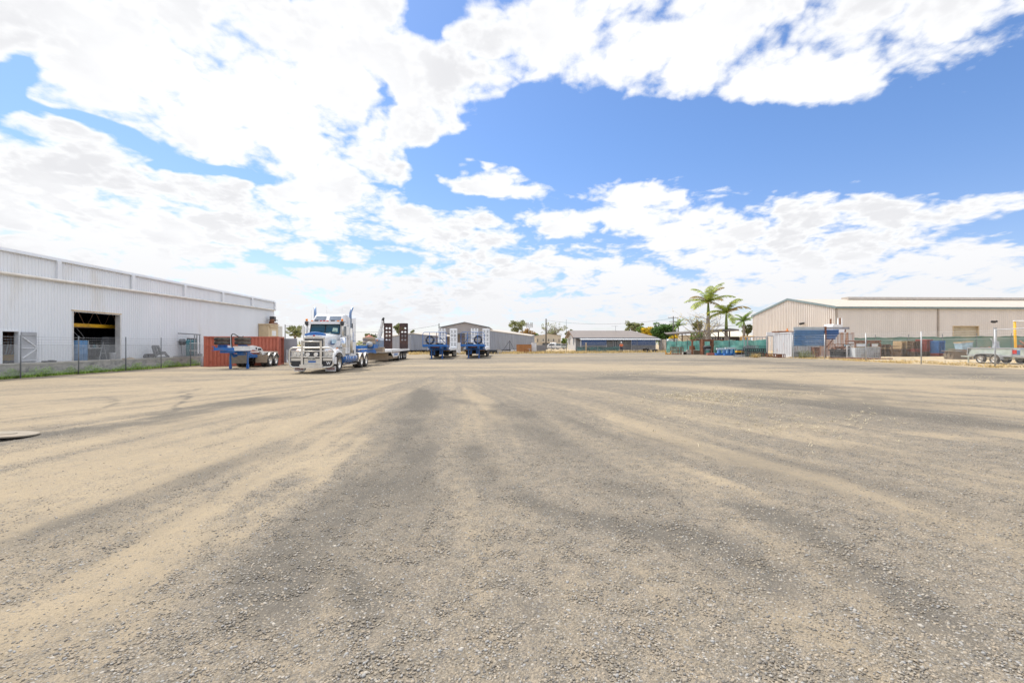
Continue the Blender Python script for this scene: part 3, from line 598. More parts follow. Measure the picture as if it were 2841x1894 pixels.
# ---- chain link fence in front
def strands(mb, d0, d1, z0, z1, sp=.075, r=.0035, ax=1):
    n = int((d1-d0)/sp); hgt = z1-z0
    for k in range(-int(hgt/sp)-1, n+1):
        for sg in (1, -1):
            a = d0+k*sp; b = a+hgt
            za, zb_ = (z0, z1) if sg > 0 else (z1, z0); ca_, cb_ = a, b
            if b <= d0 or a >= d1: continue
            if a < d0: za = za+(zb_-za)*(d0-a)/hgt; ca_ = d0
            if b > d1: zb_ = za+(zb_-za)*(d1-ca_)/(b-ca_); cb_ = d1
            P0 = (0,ca_,za); P1 = (0,cb_,zb_)
            mb.add([(P0[0]-r,P0[1],P0[2]-r),(P0[0]+r,P0[1],P0[2]-r),(P0[0],P0[1],P0[2]+r*1.2),(P1[0]-r,P1[1],P1[2]-r),(P1[0]+r,P1[1],P1[2]-r),(P1[0],P1[1],P1[2]+r*1.2)], [(0,1,4,3),(1,2,5,4),(2,0,3,5)])
    return mb
def barbed(mb, d0, d1, z, r=.006):
    mb.tube([(0,d0,z),(0,(d0+d1)/2,z-.03),(0,d1,z)], r, 4); k = d0
    while k < d1: mb.bar((-.02,k,z-.03),(.02,k+.02,z+.01),.008); k += .14
    return mb
LF = -26.2; pd = [yd(p, LF) for p in (57,218,349,447,529)]; pd = [pd[0]-6.7, pd[0]-3.35]+pd
fe = ythings('chain_link_fence', 'chain link fence with barbed wire on thin grey posts along the pale shed', 'fence', LF, 0, 0)
for d in pd:
    x, y = yard(LF, d); g = gh(x,y); mb = MB(); mb.tube([(0,d,g-.3),(0,d,2.22)], .035, 8); part('post', mb, 'dgalv' , fe, True)
mb = strands(MB(), pd[0], pd[-1]+2.6, -.02, 1.68, .09, .0045); part('mesh_panel', mb, 'galv', fe)
mb = MB()
for z in (1.70,1.83,1.98,2.13): barbed(mb, pd[0], pd[-1]+2.2, z)
part('barbed_wire', mb, 'galv', fe)
# ---- weeds along the wall
pts = []
for k in range(1500):
    d = random.uniform(17, dE-.5); l = LR+random.uniform(.02,.75)*random.random()**.5*1.2; den = fbm(np.array([d*.5]), np.array([2.0]), 3, 77)[0]
    if random.random() < den*1.2: x, y = yard(l, d); pts.append((x,y,gh(x,y)))
mb = blades(pts, .08, .32, .035, .5, 5)
for k in range(60):
    d = random.choice([yd(50,LR),yd(90,LR),yd(150,LR),yd(200,LR),yd(235,LR),yd(240,LR),yd(345,LR),yd(440,LR),yd(455,LR),yd(520,LR),yd(540,LR),random.uniform(18,50)])+random.gauss(0,.5)
    l = LR+random.uniform(.15,.8); x, y = yard(l, d); r = random.uniform(.12,.34); leaves(mb, (x,y,gh(x,y)+r*.8), r, int(130*r/.2), .045)
tag(part('weeds', mb, 'weed'), 'green weeds growing along the foot of the concrete wall', 'weeds', None, 'stuff')
# ---- items on the ledge
def tracks(p, label, n=3):
    t = ythings('steel_track_link', label, 'machine part', LR-.45, yd(p, LR-.45), FZL)
    mb = MB(); mb.tube([(0,-.5,.06),(0,-.55,.18),(0,-.42,.30),(0,.42,.30),(0,.55,.18),(0,.5,.06),(0,-.5,.06)], .05, 6); part('frame', mb, 'darkmetal', t)
    for k in range(n): mb = MB(); mb.lathe((-.04,-.32+k*.32,.17),(1,0,0),[(0,.12),(.1,.12)],12); part('roller', mb, 'darkmetal', t)
tracks(413, 'black steel link with three round rollers lying on the concrete ledge')
mb = MB(); y0, y1 = yd(423, LR-.4), yd(467, LR-.4); c = (y0+y1)/2; a = y0-c; b = y1-c
poly = [(a,.95),(a+.6,.95),(a+.85,.45),(a+1.3,.45),(a+1.65,.12),(b,.12),(b,.02),(a+.4,.02),(a+.35,.15)]
hole = [(a+.22,.78),(a+.46,.78),(a+.68,.30),(a+1.15,.28),(a+1.3,.14),(a+.55,.14)]
for P_ in (poly,):
    for (p, q) in zip(P_, P_[1:]+P_[:1]): mb.bar((0,p[0],p[1]),(0,q[0],q[1]),.13,.13)
mb.bar((0,a+.15,.55),(0,a+.6,.5),.12); mb.bar((0,a+.3,.9),(0,a+.55,.2),.14); mb.bar((0,a+.75,.33),(0,a+1.3,.33),.16)
x, y = yard(LR-.4, c); one('steel_bracket', mb, 'dgalv', 'large grey L shaped steel bracket leaning on the ledge', 'bracket', (x,y,FZL), A)
t = ythings('gas_cylinder_rack', 'grey frame rack holding tall teal gas cylinders on the concrete ledge', 'rack', LR-.45, yd(527, LR-.45), FZL)
y0, y1 = yd(500, LR-.45)-yd(527, LR-.45), yd(549, LR-.45)-yd(527, LR-.45)
mb = MB(); mb.box(-.4,.4,y0-.3,y1,.0,.06); part('base_plate', mb, 'dgalv', t)
mb = MB(); mb.bar((0,y0-.25,2.05),(0,y1+.35,2.0),.10,.08); part('top_rail', mb, 'dgalv', t)
for yy in (y0+1.6, y1-.45, y1-.05): mb = MB(); mb.bar((.2,yy,.06),(.2,yy,2.0),.08); part('upright', mb, 'galv', t)
mb = MB(); mb.bar((.3,y0+.75,.55),(.3,y1+.8,.48),.05); mb.bar((.3,y0+.75,1.2),(.3,y1,1.2),.05); part('guard_rail', mb, 'whitepaint', t)
for k in range(5):
    yy = y0+.95+k*.27; mb = MB(); mb.lathe((random.uniform(-.05,.05),yy,.07),(0,0,1),[(0,.11),(.03,.12),(1.25,.12),(1.38,.10),(1.45,.05),(1.50,.035),(1.58,.035)],14)
    x, y = yard(LR-.45, yd(527, LR-.45)+yy); c_ = one('gas_cylinder', MB().lathe((0,0,0),(0,0,1),[(0,.11),(.03,.12),(1.25,.12),(1.38,.10),(1.45,.05)],14), 'teal', None, 'gas cylinder', (x,y,FZL+.07), 0, 'teal gas cylinders in the rack', True)
    c_['label'] = 'tall teal gas cylinder standing in the grey rack'
    v_ = MB(); v_.lathe((0,0,1.45),(0,0,1),[(0,.04),(.1,.04)],8); v_.cbox((0,0,1.56),(.16,.06,.06),random.uniform(0,3)); v_.lathe((0,.06,1.5),(0,1,0),[(0,.05),(.03,.05)],10); part('valve', v_, 'darkmetal', c_)
t = ythings('hose_reel', 'grey hose reel with a hanging hose on the pale wall left of the gas rack', 'hose reel', LW+.25, yd(505, LW+.25), FZL+1.0)
mb = MB(); mb.lathe((-.1,0,.3),(1,0,0),[(0,.30),(.05,.30),(.06,.18),(.2,.18),(.21,.30),(.26,.30)],14); part('drum', mb, 'dgalv', t, True)
mb = MB(); mb.tube([(.05,-.1,.1),(.08,-.2,-.2),(.1,-.15,-.9)], .02, 6); part('hose', mb, 'black', t); mb = MB(); mb.bar((0,-.65,.35),(0,.2,.35),.04); part('bracket', mb, 'dgalv', t)
for p, q, lab, m_, s_ in ((136,1008,'small black block lying on the coping left of the big opening','darkmetal',(.25,.7,.09)),(356,997,'flat orange and brown offcut lying on the ledge near a fence post','beige',(.3,.8,.07)),(550,992,'short grey step on the ledge beside the red container','dgalv',(.4,.6,.22))):
    x, y = yard(LR-.35, yd(p, LR-.35)); mb = MB(); mb.cbox((0,0,s_[2]/2),s_); mb.cbox((0,s_[1]*.2,s_[2]+.015),(s_[0]*.6,s_[1]*.4,.03),.2); one('offcut', mb, m_, lab, 'offcut', (x,y,FZL), A)
x, y = yard(LR-.3, yd(359, LR-.3)); mb = leaves(MB(), (0,0,.08), .14, 60, .05, .8); one('crumpled_sheet', mb, 'cleanwhite', 'crumpled white plastic lying on the orange offcut', 'rubbish', (x,y,FZL+.07))
x, y = gpt(563, 1016); mb = MB(); mb.lathe((0,0,0),(0,0,1),[(0,.17),(.04,.19),(.62,.19),(.72,.12),(.78,.10),(.80,.10)],16); one('gas_bottle', mb, 'galv', 'short silver gas bottle at the left end of the red container', 'gas bottle', (x,y,gh(x,y)), smooth=True)
# ---- dust extractor on the far end of the shed
t = ythings('dust_extractor', 'tall cream dust extractor cabinet at the far corner of the pale shed', 'extractor', LW+.02, 0, 0)
a, b, c = yd(716, LW), yd(744, LW), yd(762, LW+1.3)
zt = H+(HY-902)/F*56; mb = MB(); mb.box(.04,1.2,a,b,-.2,zt); part('cabinet', mb, 'beige', t)
mb = MB(); mb.box(1.203,1.22,a+.5,b-.5,1.0,zt-.35); dd = part('door', mb, mat('cream_door_panel', (.66,.53,.35), .5), t); mb = MB(); mb.box(1.223,1.235,a+1.8,b-1.6,zt-1.3,zt-.7); part('notice', mb, 'cleanwhite', dd)
mb = MB(); mb.box(.04,1.3,a-.1,b+.1,zt+.003,zt+.12); mb.box(1.203,1.34,a+.2,b-.3,zt-.3,zt-.12); part('hood', mb, 'beige', t)
mb = MB(); mb.box(1.21,1.30,a+.5,b-.3,zt+.14,zt+.32); part('vent_slot', mb, 'rust', t)
mb = MB(); mb.lathe((.6,(a+b)/2+.6,zt+.55),(1,-.3,0),[(0,.20),(.4,.20)],16); mb.lathe((.5,(a+b)/2+.6,zt+.12),(0,0,1),[(0,.12),(.4,.12)],10); part('outlet_pipe', mb, 'rust', t, True)
mb = MB(); mb.box(.04,1.1,b+.02,D1-.1,-.2,zt-.05); part('side_cabinet', mb, mat('pale_cream_cabinet', (.66,.62,.55), .5), t)
mb = MB(); mb.box(.04,1.0,D1-.05,D1+1.3,-.2,zt-1.6); part('end_box', mb, 'zinc', t)
t = ythings('floodlight', 'dark floodlight on a bracket high at the far corner of the pale shed', 'light', LW+.1, yd(741, LW), H+(HY-884)/F*56)
mb = MB(); mb.cbox((.6,0,0),(.5,.9,.6),.2); part('lamp_head', mb, 'darkmetal', t); mb = MB(); mb.bar((0,.2,-.1),(.4,0,-.1),.08); mb.bar((.4,.4,0),(.4,1.7,-.1),.08); part('bracket', mb, 'dgalv', t)
# ================================================================== shipping containers
def container(label, loc, rz, Lg, Hh, m, frame, door_right=True, openleft=False, name='shipping_container', W=2.44, inner='boxin'):
    t = thing(name, label, 'container', loc, rz)          # long side along +x from the origin corner, front face y=0, door end at x=Lg
    c = MB()
    for x in (0, Lg-.16):
        for y in (0, W-.16): c.box(x,x+.16,y,y+.16,0,Hh)
    for y in (0, W-.12):
        c.box(.16,Lg-.16,y+.01,y+.11,Hh-.12,Hh-.002); c.box(.16,Lg-.16,y+.01,y+.11,.02,.18)
    for x in (.01, Lg-.11): c.box(x,x+.1,.16,W-.16,Hh-.12,Hh-.002); c.box(x,x+.1,.16,W-.16,.02,.18)
    for x in (-.01, Lg-.17):
        for y in (-.01, W-.17):
            for z in (-.005, Hh-.12): c.box(x,x+.18,y,y+.18,z,z+.13)
    part('frame', c, frame, t)
    s = MB(); s.rib((.16,.05),(Lg-.16,.05),.18,Hh-.12,.28,-.055); s.rib((.16,W-.05),(Lg-.16,W-.05),.18,Hh-.12,.28,.036); s.rib((.05,W-.16),(.05,.16),.18,Hh-.12,.28,-.055)
    part('side_panel', s, m, t)
    r = MB(); r.rib((.1,0),(Lg-.1,0),0,1,.3,.0); r = MB(); r.box(.1,Lg-.1,.1,W-.1,Hh-.07,Hh-.03); part('roof', r, m, t)
    fl = MB(); fl.box(.1,Lg-.1,.1,W-.1,.14,.17); part('floor', fl, 'timber', t)
    return t
x0, y0_ = px(565, 37.6), 37.6; x1, y1_ = px(773, 39.2), 39.2
Lr = math.hypot(x1-x0, y1_-y0_); rr_ = math.atan2(y1_-y0_, x1-x0)
rc = container('red steel shipping container with its end door open, behind the blue dolly', (x0,y0_,gh(x0,y0_)-.05), rr_, Lr, 2.56, 'redbox', 'redbox')
mb = MB(); mb.box(Lr-.05,Lr-.01,.14,1.20,.20,2.42); d1 = part('door', mb, 'redlight', rc, label='closed faded red door leaf of the container')
for z in (.62,.95,1.75,2.1): mb = MB(); mb.box(Lr-.008,Lr+.015,.16,1.18,z,z+.06); part('hinge_bar', mb, 'redbox', d1)
for yy in (.4,.9): mb = MB(); mb.tube([(Lr+.03,yy,.2),(Lr+.03,yy,2.42)],.022,6); part('lock_rod', mb, 'redlight', d1)
mb = MB(); mb.box(0,1.14,-.025,.025,.20,2.42); d2 = part('door', mb, 'boxin', rc, loc=(Lr+.02,2.34,0), rot=(0,0,R(-12)), label='open grey inner face of the container door swung outward')
mb = MB(); mb.box(.08,1.06,-.045,-.028,1.05,1.12); part('seam', mb, 'galv', d2); mb = MB(); mb.box(.08,1.06,-.045,-.028,2.26,2.30); part('seam', mb, 'galv', d2)
mb = MB(); mb.bar((Lr-.5,1.5,.2),(Lr-.6,1.7,1.5),.04); x, y = x1, y1_
mb = MB(); mb.lathe((0,0,0),(0,0,1),[(0,.16),(.15,.10),(.4,.03),(1.2,.025)],10); one('funnel_stand', mb, 'whitepaint', 'white cone shaped stand just inside the open red container', 'stand', (x1-.15,y1_+1.75,gh(x1,y1_)+.12), smooth=True)
# ================================================================== dolly trailer in front of the red container
dx_, dyy = px(598, 32.8), 32.8; dX = -20.3
dl = thing('dolly_trailer', 'blue and white tandem dolly standing on two blue legs before the red container', 'trailer', (dX, 32.8, gh(dX,33)), R(7))
mb = MB(); mb.box(-1.05,.30,-.10,.02,1.37,1.56); mb.box(-1.05,-.95,.05,1.4,1.37,1.55); mb.box(-1.2,-1.0,-.12,-.02,1.62,1.66); mb.box(-1.2,-1.0,-.12,-.02,1.36,1.385); mb.box(-1.06,-1.02,-.115,0,1.385,1.62)
part('gooseneck_beam', mb, 'blue', dl)
mb = MB(); mb.box(-.75,.25,.1,1.6,1.18,1.35); mb.box(.1,.55,.8,1.2,1.0,1.33); mb.box(-.3,.75,1.3,1.45,1.20,1.32); mb.box(-.6,.5,2.6,5.8,.78,1.0)
mb.tube([(-.35,.9,1.2),(-.2,1.0,.9),(.0,1.05,1.0)],.09,8); part('sub_frame', mb, 'blue', dl)
mb = MB(); mb.box(.32,.92,-.12,1.3,1.34,1.68); mb.prism([(.9,1.35),(.9,1.70),(1.6,1.72),(2.9,1.56),(3.35,1.22),(4.3,1.22),(4.3,1.06),(3.3,.92),(2.8,1.25),(1.5,1.42)],(.78,0,0),(0,1,0),(0,0,1),(.16,0,0))
mb.prism([(.9,1.35),(.9,1.70),(1.6,1.72),(2.9,1.56),(3.35,1.22),(4.3,1.22),(4.3,1.06),(3.3,.92),(2.8,1.25),(1.5,1.42)],(-.95,0,0),(0,1,0),(0,0,1),(.16,0,0)); part('side_arm', mb, 'whitepaint', dl)
mb = MB()
for a, b, z in ((1.9,2.1,1.5),(2.3,2.9,1.42)): mb.box(.943,.955,a,b,z-.08,z+.08)
part('lightening_hole', mb, 'darkmetal', dl)
for xx, lb in ((-.45,None),(.75,None)):
    mb = MB(); mb.box(xx-.045,xx+.045,.95,1.05,.28,1.3); mb.box(xx-.07,xx+.07,.92,1.08,.0,.30); mb.bar((xx,1,1.2),(xx,1.8,1.0),.08); part('landing_leg', mb, 'blue', dl)
mb = MB(); mb.box(-.95,.22,2.2,2.28,.35,1.10); mb.cbox((-1.0,2.24,.6),(.25,.09,.6)); part('front_flap', mb, 'dustdark', dl)
mb = MB(); mb.box(.35,1.2,3.3,3.36,.35,1.02); part('mud_flap', mb, 'dustflap', dl)
mb = MB()
for k, yc in enumerate((4.0, 5.2)):
    pts = arc(0,0,.62,15 if k else 20,165,10)
    for (a, b), (c, d) in zip(pts[:-1], pts[1:]):
        mb.add([(.62,yc+a,.5+b),(1.24,yc+a,.5+b),(1.24,yc+c,.5+d),(.62,yc+c,.5+d),(1.24,yc+a,.44+b),(1.24,yc+c,.44+d)],[(0,1,2,3),(1,4,5,2)])
mb.box(.62,1.24,3.3,3.5,.98,1.02); part('mudguard', mb, 'alloy', dl)
mb = MB(); mb.box(-.7,1.1,3.4,5.9,1.14,1.21); part('deck_plate', mb, 'alloy', dl)
for yc in (4.0,5.2):
    wheel(dl, 1.08, yc, .5, WH, 1); wheel(dl, .76, yc, .5, WH, 1); wheel(dl, -1.08, yc, .5, WH, -1); wheel(dl, -.76, yc, .5, WH, -1)
mb = MB(); mb.box(-.95,.95,3.95,4.05,.45,.55); mb.box(-.95,.95,5.15,5.25,.45,.55); part('axle', mb, 'darkmetal', dl)
mb = MB(); mb.lathe((-.78,.55,1.56),(0,0,1),[(0,.32),(.22,.30)],14); part('turntable_hub', mb, 'blue', dl); mb = MB(); mb.lathe((.60,.55,1.68),(0,0,1),[(0,.32),(.10,.30)],14); part('turntable_hub', mb, 'blue', dl)
mb = MB(); mb.tube([(-.10,.3,1.5),(-.10,.3,2.6)],.03,6); part('air_hose_mast', mb, 'whitepaint', dl)
mb = MB(); mb.tube([(0,.3,1.5),(-.05,.3,1.9),(-.07,.3,2.4),(.0,.3,2.56),(.15,.3,2.55),(.4,.3,2.38),(.6,.35,2.32),(.72,.4,2.40)],.035,7); part('air_hose', mb, 'black', dl, True)
def flat_tyre(x, y, z, label, grp, r=.53, w_=.26):
    mb = MB(); mb._lathe(Vector((0,0,0)), Vector((0,0,1)), [(0.02,.30),(0,.34),(0,r-.05),(.04,r),(w_-.04,r),(w_,r-.05),(w_,.34),(w_-.02,.30),(.02,.30)], 26)
    return one('spare_tyre', mb, 'tyre', label, 'tyre', (x,y,z), 0, grp, True)
mw = dl.matrix_world if False else Matrix.Translation(dl.location) @ Matrix.Rotation(R(7), 4, 'Z')
for xx, zz_, nm in ((-.78,1.79,'left'),(.60,1.79,'right')):
    p = mw @ Vector((xx,.55,zz_))
    flat_tyre(p.x,p.y,p.z,f'bottom tyre of the {nm} flat stack on the blue dolly','tyres lying on the blue dolly'); flat_tyre(p.x,p.y,p.z+.27,f'top tyre of the {nm} flat stack on the blue dolly','tyres lying on the blue dolly')
# ---- cover disc in the dirt near the camera
x, y = px(28, 8.6), 8.6
t = thing('manhole_cover', 'thin round pale steel cover lying on the dirt at the left edge', 'cover', (x-.15,y,gh(x,y)+.045), 0); t.rotation_euler = (R(-4.5), R(2), 0)
mb = MB(); mb.lathe((0,0,0),(0,0,1),[(0,.50),(.025,.50),(.03,.48)],40); part('plate', mb, mat('dusty_steel_cover', (.27,.235,.185), .8, .1, .15, 3, dirt=(.30,.24,.18), damt=.4), t)
mb = MB(); mb.lathe((0,0,.031),(0,0,1),[(0,.2),(.012,.19)],24); part('boss', mb, MATS['dusty_steel_cover'], t)
# ================================================================== the white prime mover
TX, TD = -12.0, 27.2; YAW = R(3.8); zg = gh(-12, 28)
TM = Matrix.Translation((TX, TD, zg)) @ Matrix.Rotation(YAW, 4, 'Z')
tk = thing('semi_truck', 'white long nosed prime mover with alloy bull bar and blue fuel tank', 'truck', (TX,TD,zg), YAW)
# bull bar
bb = MB()
for sx in (-.60, .50): bb.box(sx, sx+.12, -.02, .03, .50, 1.97)
part('bull_bar', bb, 'alloy', tk)
bo = bpy.data.objects['bull_bar'] if 'bull_bar' in bpy.data.objects else None
def bbt(nm, pts, r): part(nm, MB().tube(pts, r, 8), 'alloy', bo, True)
def rr4(x0, x1, z0, z1, r, y=0.02, n=5):
    pts = []
    for cx, cz, a in ((x1-r,z1-r,0),(x0+r,z1-r,90),(x0+r,z0+r,180),(x1-r,z0+r,270)):
        pts += [(cx+r*math.cos(R(a+90*i/n)), y, cz+r*math.sin(R(a+90*i/n))) for i in range(n+1)]
    return pts+[pts[0]]
bbt('outer_loop', rr4(-1.28, 1.28, .38, 1.54, .26), .05)
for z in (1.91,): bbt('rail', [(-.55,.02,z),(.58,.02,z)], .045)
for z in (1.33, .99): bbt('rail', [(-1.27,.03,z),(1.27,.03,z)], .032)
bbt('rail', [(-.55,.04,1.53),(.58,.04,1.53)], .05)
cp = MB(); cp.box(-.66,.67,-.06,.12,.33,.55); part('step_plate', cp, 'alloy', bo)
mb = MB(); mb.box(-1.22,-.62,.10,.16,.76,.92); mb.box(.64,1.22,.10,.16,.76,.92); mb.box(-.46,.48,.08,.14,.56,.90); part('bumper', mb, 'alloy', tk); mb = MB(); mb.box(-1.24,1.24,.18,.30,.40,.95); part('bumper_beam', mb, 'darkmetal', tk)
mb = MB(); mb.box(-1.20,-.62,.085,.098,.46,.74); part('bumper_grille', mb, 'darkmetal', tk); mb = MB(); mb.box(.64,1.20,.085,.098,.46,.74); g2 = part('bumper_grille', mb, 'darkmetal', tk)
text('W', .22, 'cleanwhite', g2, (.98,.075,.54), (R(90),0,0), bold=.008)
mb = MB(); mb.box(-.21,.22,.03,.05,.79,.93); np_ = part('number_plate', mb, 'platew', tk); text('416 LEM', .115, 'ink', np_, (.005,.025,.82), (R(90),0,0), bold=.002)
mb = MB(); mb.box(-.2,.24,.05,.065,.66,.76); part('blue_plate', mb, 'blue', tk)
for sx in (-.22, .26):
    mb = MB(); mb.lathe((sx,.02,1.14),(0,1,0),[(0,.128),(.02,.13),(.10,.10),(.14,.03)],18); ll = part('driving_lamp', mb, 'chrome', tk, True); mb = MB(); mb.lathe((sx,.002,1.14),(0,1,0),[(0,.115),(.012,.12)],18); part('lens', mb, 'lamp', ll)
# hood: white nose
hd = MB()
def loft(mb, secs):           # secs: list of (y, polygon[(x,z)...]) with equal counts
    n = len(secs[0][1]); vs = [(x, y, z) for y, P_ in secs for x, z in P_]
    fs = [(i*n+j, i*n+(j+1)%n, (i+1)*n+(j+1)%n, (i+1)*n+j) for i in range(len(secs)-1) for j in range(n)]
    fs += [tuple(range(n)), tuple(range((len(secs)-1)*n, len(secs)*n))[::-1]]
    return mb.add(vs, fs)
def nose(wd, z0, z1, cr=.12): return [(-wd,z0),(wd,z0),(wd,z1-cr),(wd-cr*.5,z1-cr*.25),(wd*.4,z1+.04),(0,z1+.07),(-wd*.4,z1+.04),(-wd+cr*.5,z1-cr*.25),(-wd,z1-cr)]
loft(hd, [(.52,nose(.60,.95,2.18)),(.62,nose(.62,.95,2.26)),(1.2,nose(.68,.95,2.33)),(2.0,nose(.80,.95,2.40)),(2.35,nose(.86,.95,2.42))]); part('hood', hd, 'truckwhite', tk)
mb = MB(); mb.box(-.55,.55,.49,.515,1.0,2.08); gr = part('grille', mb, 'darkmetal', tk)
mb = MB()
for k in range(17): xx = -.52+k*.065; mb.box(xx-.005,xx+.005,.47,.488,1.02,2.06)
part('slats', mb, 'galv', gr)
mb = MB(); mb.box(-.63,-.555,.46,.53,.95,2.12); mb.box(.555,.63,.46,.53,.95,2.12); mb.prism([(-.63,2.08),(-.63,2.16),(-.3,2.24),(0,2.27),(.3,2.24),(.63,2.16),(.63,2.08),(.3,2.12),(0,2.14),(-.3,2.12)],(0,.47,0),(1,0,0),(0,0,1),(0,.06,0)); part('grille_surround', mb, 'alloy', tk)
mb = MB(); mb.box(-.035,.035,.45,.468,2.10,2.26); em = part('hood_badge', mb, 'chrome', tk); mb = MB(); mb.cbox((0,.44,2.28),(.10,.02,.08)); part('badge_shield', mb, 'redlens', em)
mb = MB(); mb.prism([(-.62,2.27),(-.60,2.38),(-.25,2.47),(0,2.49),(.25,2.47),(.62,2.38),(.65,2.27),(0,2.33)],(0,.60,0),(1,0,0),(0,0,1),(0,.05,.02)); part('bug_deflector', mb, 'blue', tk)
mb = MB()
for sg in (1,): mb.prism([(1.0,1.72),(1.75,1.72),(1.75,1.80),(1.05,1.95)],(.80,0,0),(0,1,0),(0,0,1),(.012,0,0))
part('hood_stripe', mb, 'deepblue', tk); mb = MB(); mb.prism([(1.15,1.80),(2.1,1.80),(2.1,2.05),(1.25,2.05)],(.80,0,0),(0,1,0),(0,0,1),(.03,0,0)); part('hood_panel', mb, mat('ice_blue_panel', (.45,.60,.70), .4), tk)
# front guards and headlights
for sg in (-1, 1):
    fd = MB(); secs = []
    prof = [(.30,.98,.62),(.45,1.28,.60),(.8,1.46,.58),(1.3,1.52,.58),(1.8,1.45,.60),(2.05,1.25,.66),(2.15,1.0,.7)]
    outer = []; 
    for yy, z, xi in prof: secs.append((yy, [(sg*xi,z-.22),(sg*xi,z),(sg*1.12,z-.02),(sg*1.24,z-.12),(sg*1.25,z-.26)]))
    n = 5; vs = [(x, y, z) for y, P_ in secs for x, z in P_]; fs = [(i*n+j, i*n+j+1, (i+1)*n+j+1, (i+1)*n+j) for i in range(len(secs)-1) for j in range(n-1)]
    fd.add(vs, fs); fd.box(min(sg*.64,sg*1.25),max(sg*.64,sg*1.25),.28,.34,.92,1.30); fd.box(min(sg*1.0,sg*1.26),max(sg*1.0,sg*1.26),.3,.72,.55,.98)
    part('front_guard', fd, 'truckwhite', tk)
for sg in (-1, 1):
    mb = MB(); mb.box(min(sg*.68,sg*1.2),max(sg*.68,sg*1.2),.25,.278,.98,1.27); hl = part('headlight', mb, 'alloy', tk)
    for xx in (.81, 1.03): mb = MB(); mb.lathe((sg*xx,.20,1.13),(0,1,0),[(0,.095),(.04,.11)],16); part('lens', mb, 'lamp', hl)
    mb = MB(); mb.cbox((sg*.95,.42,1.36),(.18,.05,.04)); part('marker_lamp', mb, 'orange', tk)
    mb = MB(); mb.cbox((sg*1.2,1.0,1.50),(.1,.12,.06)); part('indicator', mb, 'orange', tk)
# cab
cb = MB()
loft(cb, [(2.35,[(-1.0,.95),(1.0,.95),(1.0,2.34),(-1.0,2.34)]),(2.38,[(-1.02,.95),(1.02,.95),(1.02,2.36),(-1.02,2.36)]),(2.60,[(-1.03,.95),(1.03,.95),(.98,3.12),(-.98,3.12)]),(2.75,[(-1.03,.95),(1.03,.95),(.98,3.2),(-.98,3.2)]),(3.75,[(-1.05,.95),(1.05,.95),(1.0,3.26),(-1.0,3.26)])])
part('cab', cb, 'truckwhite', tk)
mb = MB()
for x0_, x1_ in ((-.92,-.03),(.03,.92)): mb.add([(x0_,2.352,2.44),(x1_,2.352,2.44),(x1_*.97,2.565,3.03),(x0_*.97,2.565,3.03),],[(0,1,2,3)])
wsv = part('windscreen', mb, 'glassteal', tk)
mb = MB(); mb.bar((-.93,2.35,2.42),(.93,2.35,2.42),.04); mb.bar((-.93,2.57,3.05),(.93,2.57,3.05),.04); mb.bar((0,2.34,2.42),(0,2.56,3.05),.05); mb.bar((-.94,2.35,2.42),(-.91,2.57,3.05),.04); mb.bar((.94,2.35,2.42),(.91,2.57,3.05),.04); part('screen_seal', mb, 'black', wsv)
mb = MB(); mb.bar((-.8,2.34,2.50),(-.15,2.40,2.62),.02); mb.bar((.1,2.34,2.50),(.7,2.40,2.62),.02); part('wiper', mb, 'black', wsv)
mb = MB(); mb.add([(.45,2.395,2.56),(.8,2.395,2.56),(.8,2.44,2.80),(.5,2.45,2.84)],[(0,1,2,3)]); mb.add([(.15,2.362,2.48),(.38,2.362,2.48),(.38,2.375,2.53),(.15,2.375,2.53)],[(0,1,2,3)])
pp = part('dashboard_paper', mb, mat('pale_green_paper', (.5,.68,.58), .7), tk)
mb = MB(); mb.box(-1.02,1.02,2.32,2.66,3.06,3.2); mb.prism([(-1.02,3.06),(1.02,3.06),(.98,3.22),(-.98,3.22)],(0,2.26,0),(1,0,0),(0,0,1),(0,.06,0)); part('sun_visor', mb, 'truckwhite', tk)
for k, xx in enumerate((-.85,-.28,-.08,.12,.8)): mb = MB(); mb.cbox((xx,2.5,3.28),(.13,.08,.06)); part('roof_marker', mb, 'orange' if k in (0,4) else 'redlens', tk)
for xx in (-.6,.45): mb = MB(); mb.cbox((xx,2.55,3.30),(.22,.12,.08)); part('roof_lamp', mb, 'darkmetal', tk)
# side windows and doors
for sg in (-1, 1):
    mb = MB(); mb.add([(sg*1.055,2.55,.98),(sg*1.055,3.65,.98),(sg*1.03,3.65,3.1),(sg*1.03,2.68,3.1)],[(0,1,2,3)]); dr_ = part('cab_door', mb, 'whitepaint', tk)
    mb = MB(); mb.add([(sg*1.052,2.72,2.30),(sg*1.052,3.5,2.30),(sg*1.04,3.5,2.95),(sg*1.04,2.82,2.95)],[(0,1,2,3)]); part('window', mb, 'glass', dr_)
# sleeper and high roof
sl_ = MB()
loft(sl_, [(3.77,[(-1.12,.95),(1.12,.95),(1.12,3.30),(.95,3.35),(-.95,3.35),(-1.12,3.30)]),(3.80,[(-1.2,.95),(1.2,.95),(1.2,3.5),(.98,3.74),(-.98,3.74),(-1.2,3.5)]),(5.15,[(-1.22,.95),(1.22,.95),(1.22,3.62),(1.0,3.84),(-1.0,3.84),(-1.22,3.62)])])
loft(sl_, [(2.85,[(-.95,3.262),(.95,3.262),(.93,3.30),(-.93,3.30)]),(3.15,[(-.98,3.262),(.98,3.262),(.88,3.66),(-.88,3.66)]),(3.76,[(-1.0,3.262),(1.0,3.262),(.95,3.78),(-.95,3.78)])])
part('sleeper', sl_, 'truckwhite', tk)
mb = MB()
for a, b in ((-.86,-.12),(.12,.86)): mb.add([(a,2.845,3.33),(b,2.845,3.33),(b*.98,3.085,3.61),(a*.88,3.085,3.61)],[(0,1,2,3)])
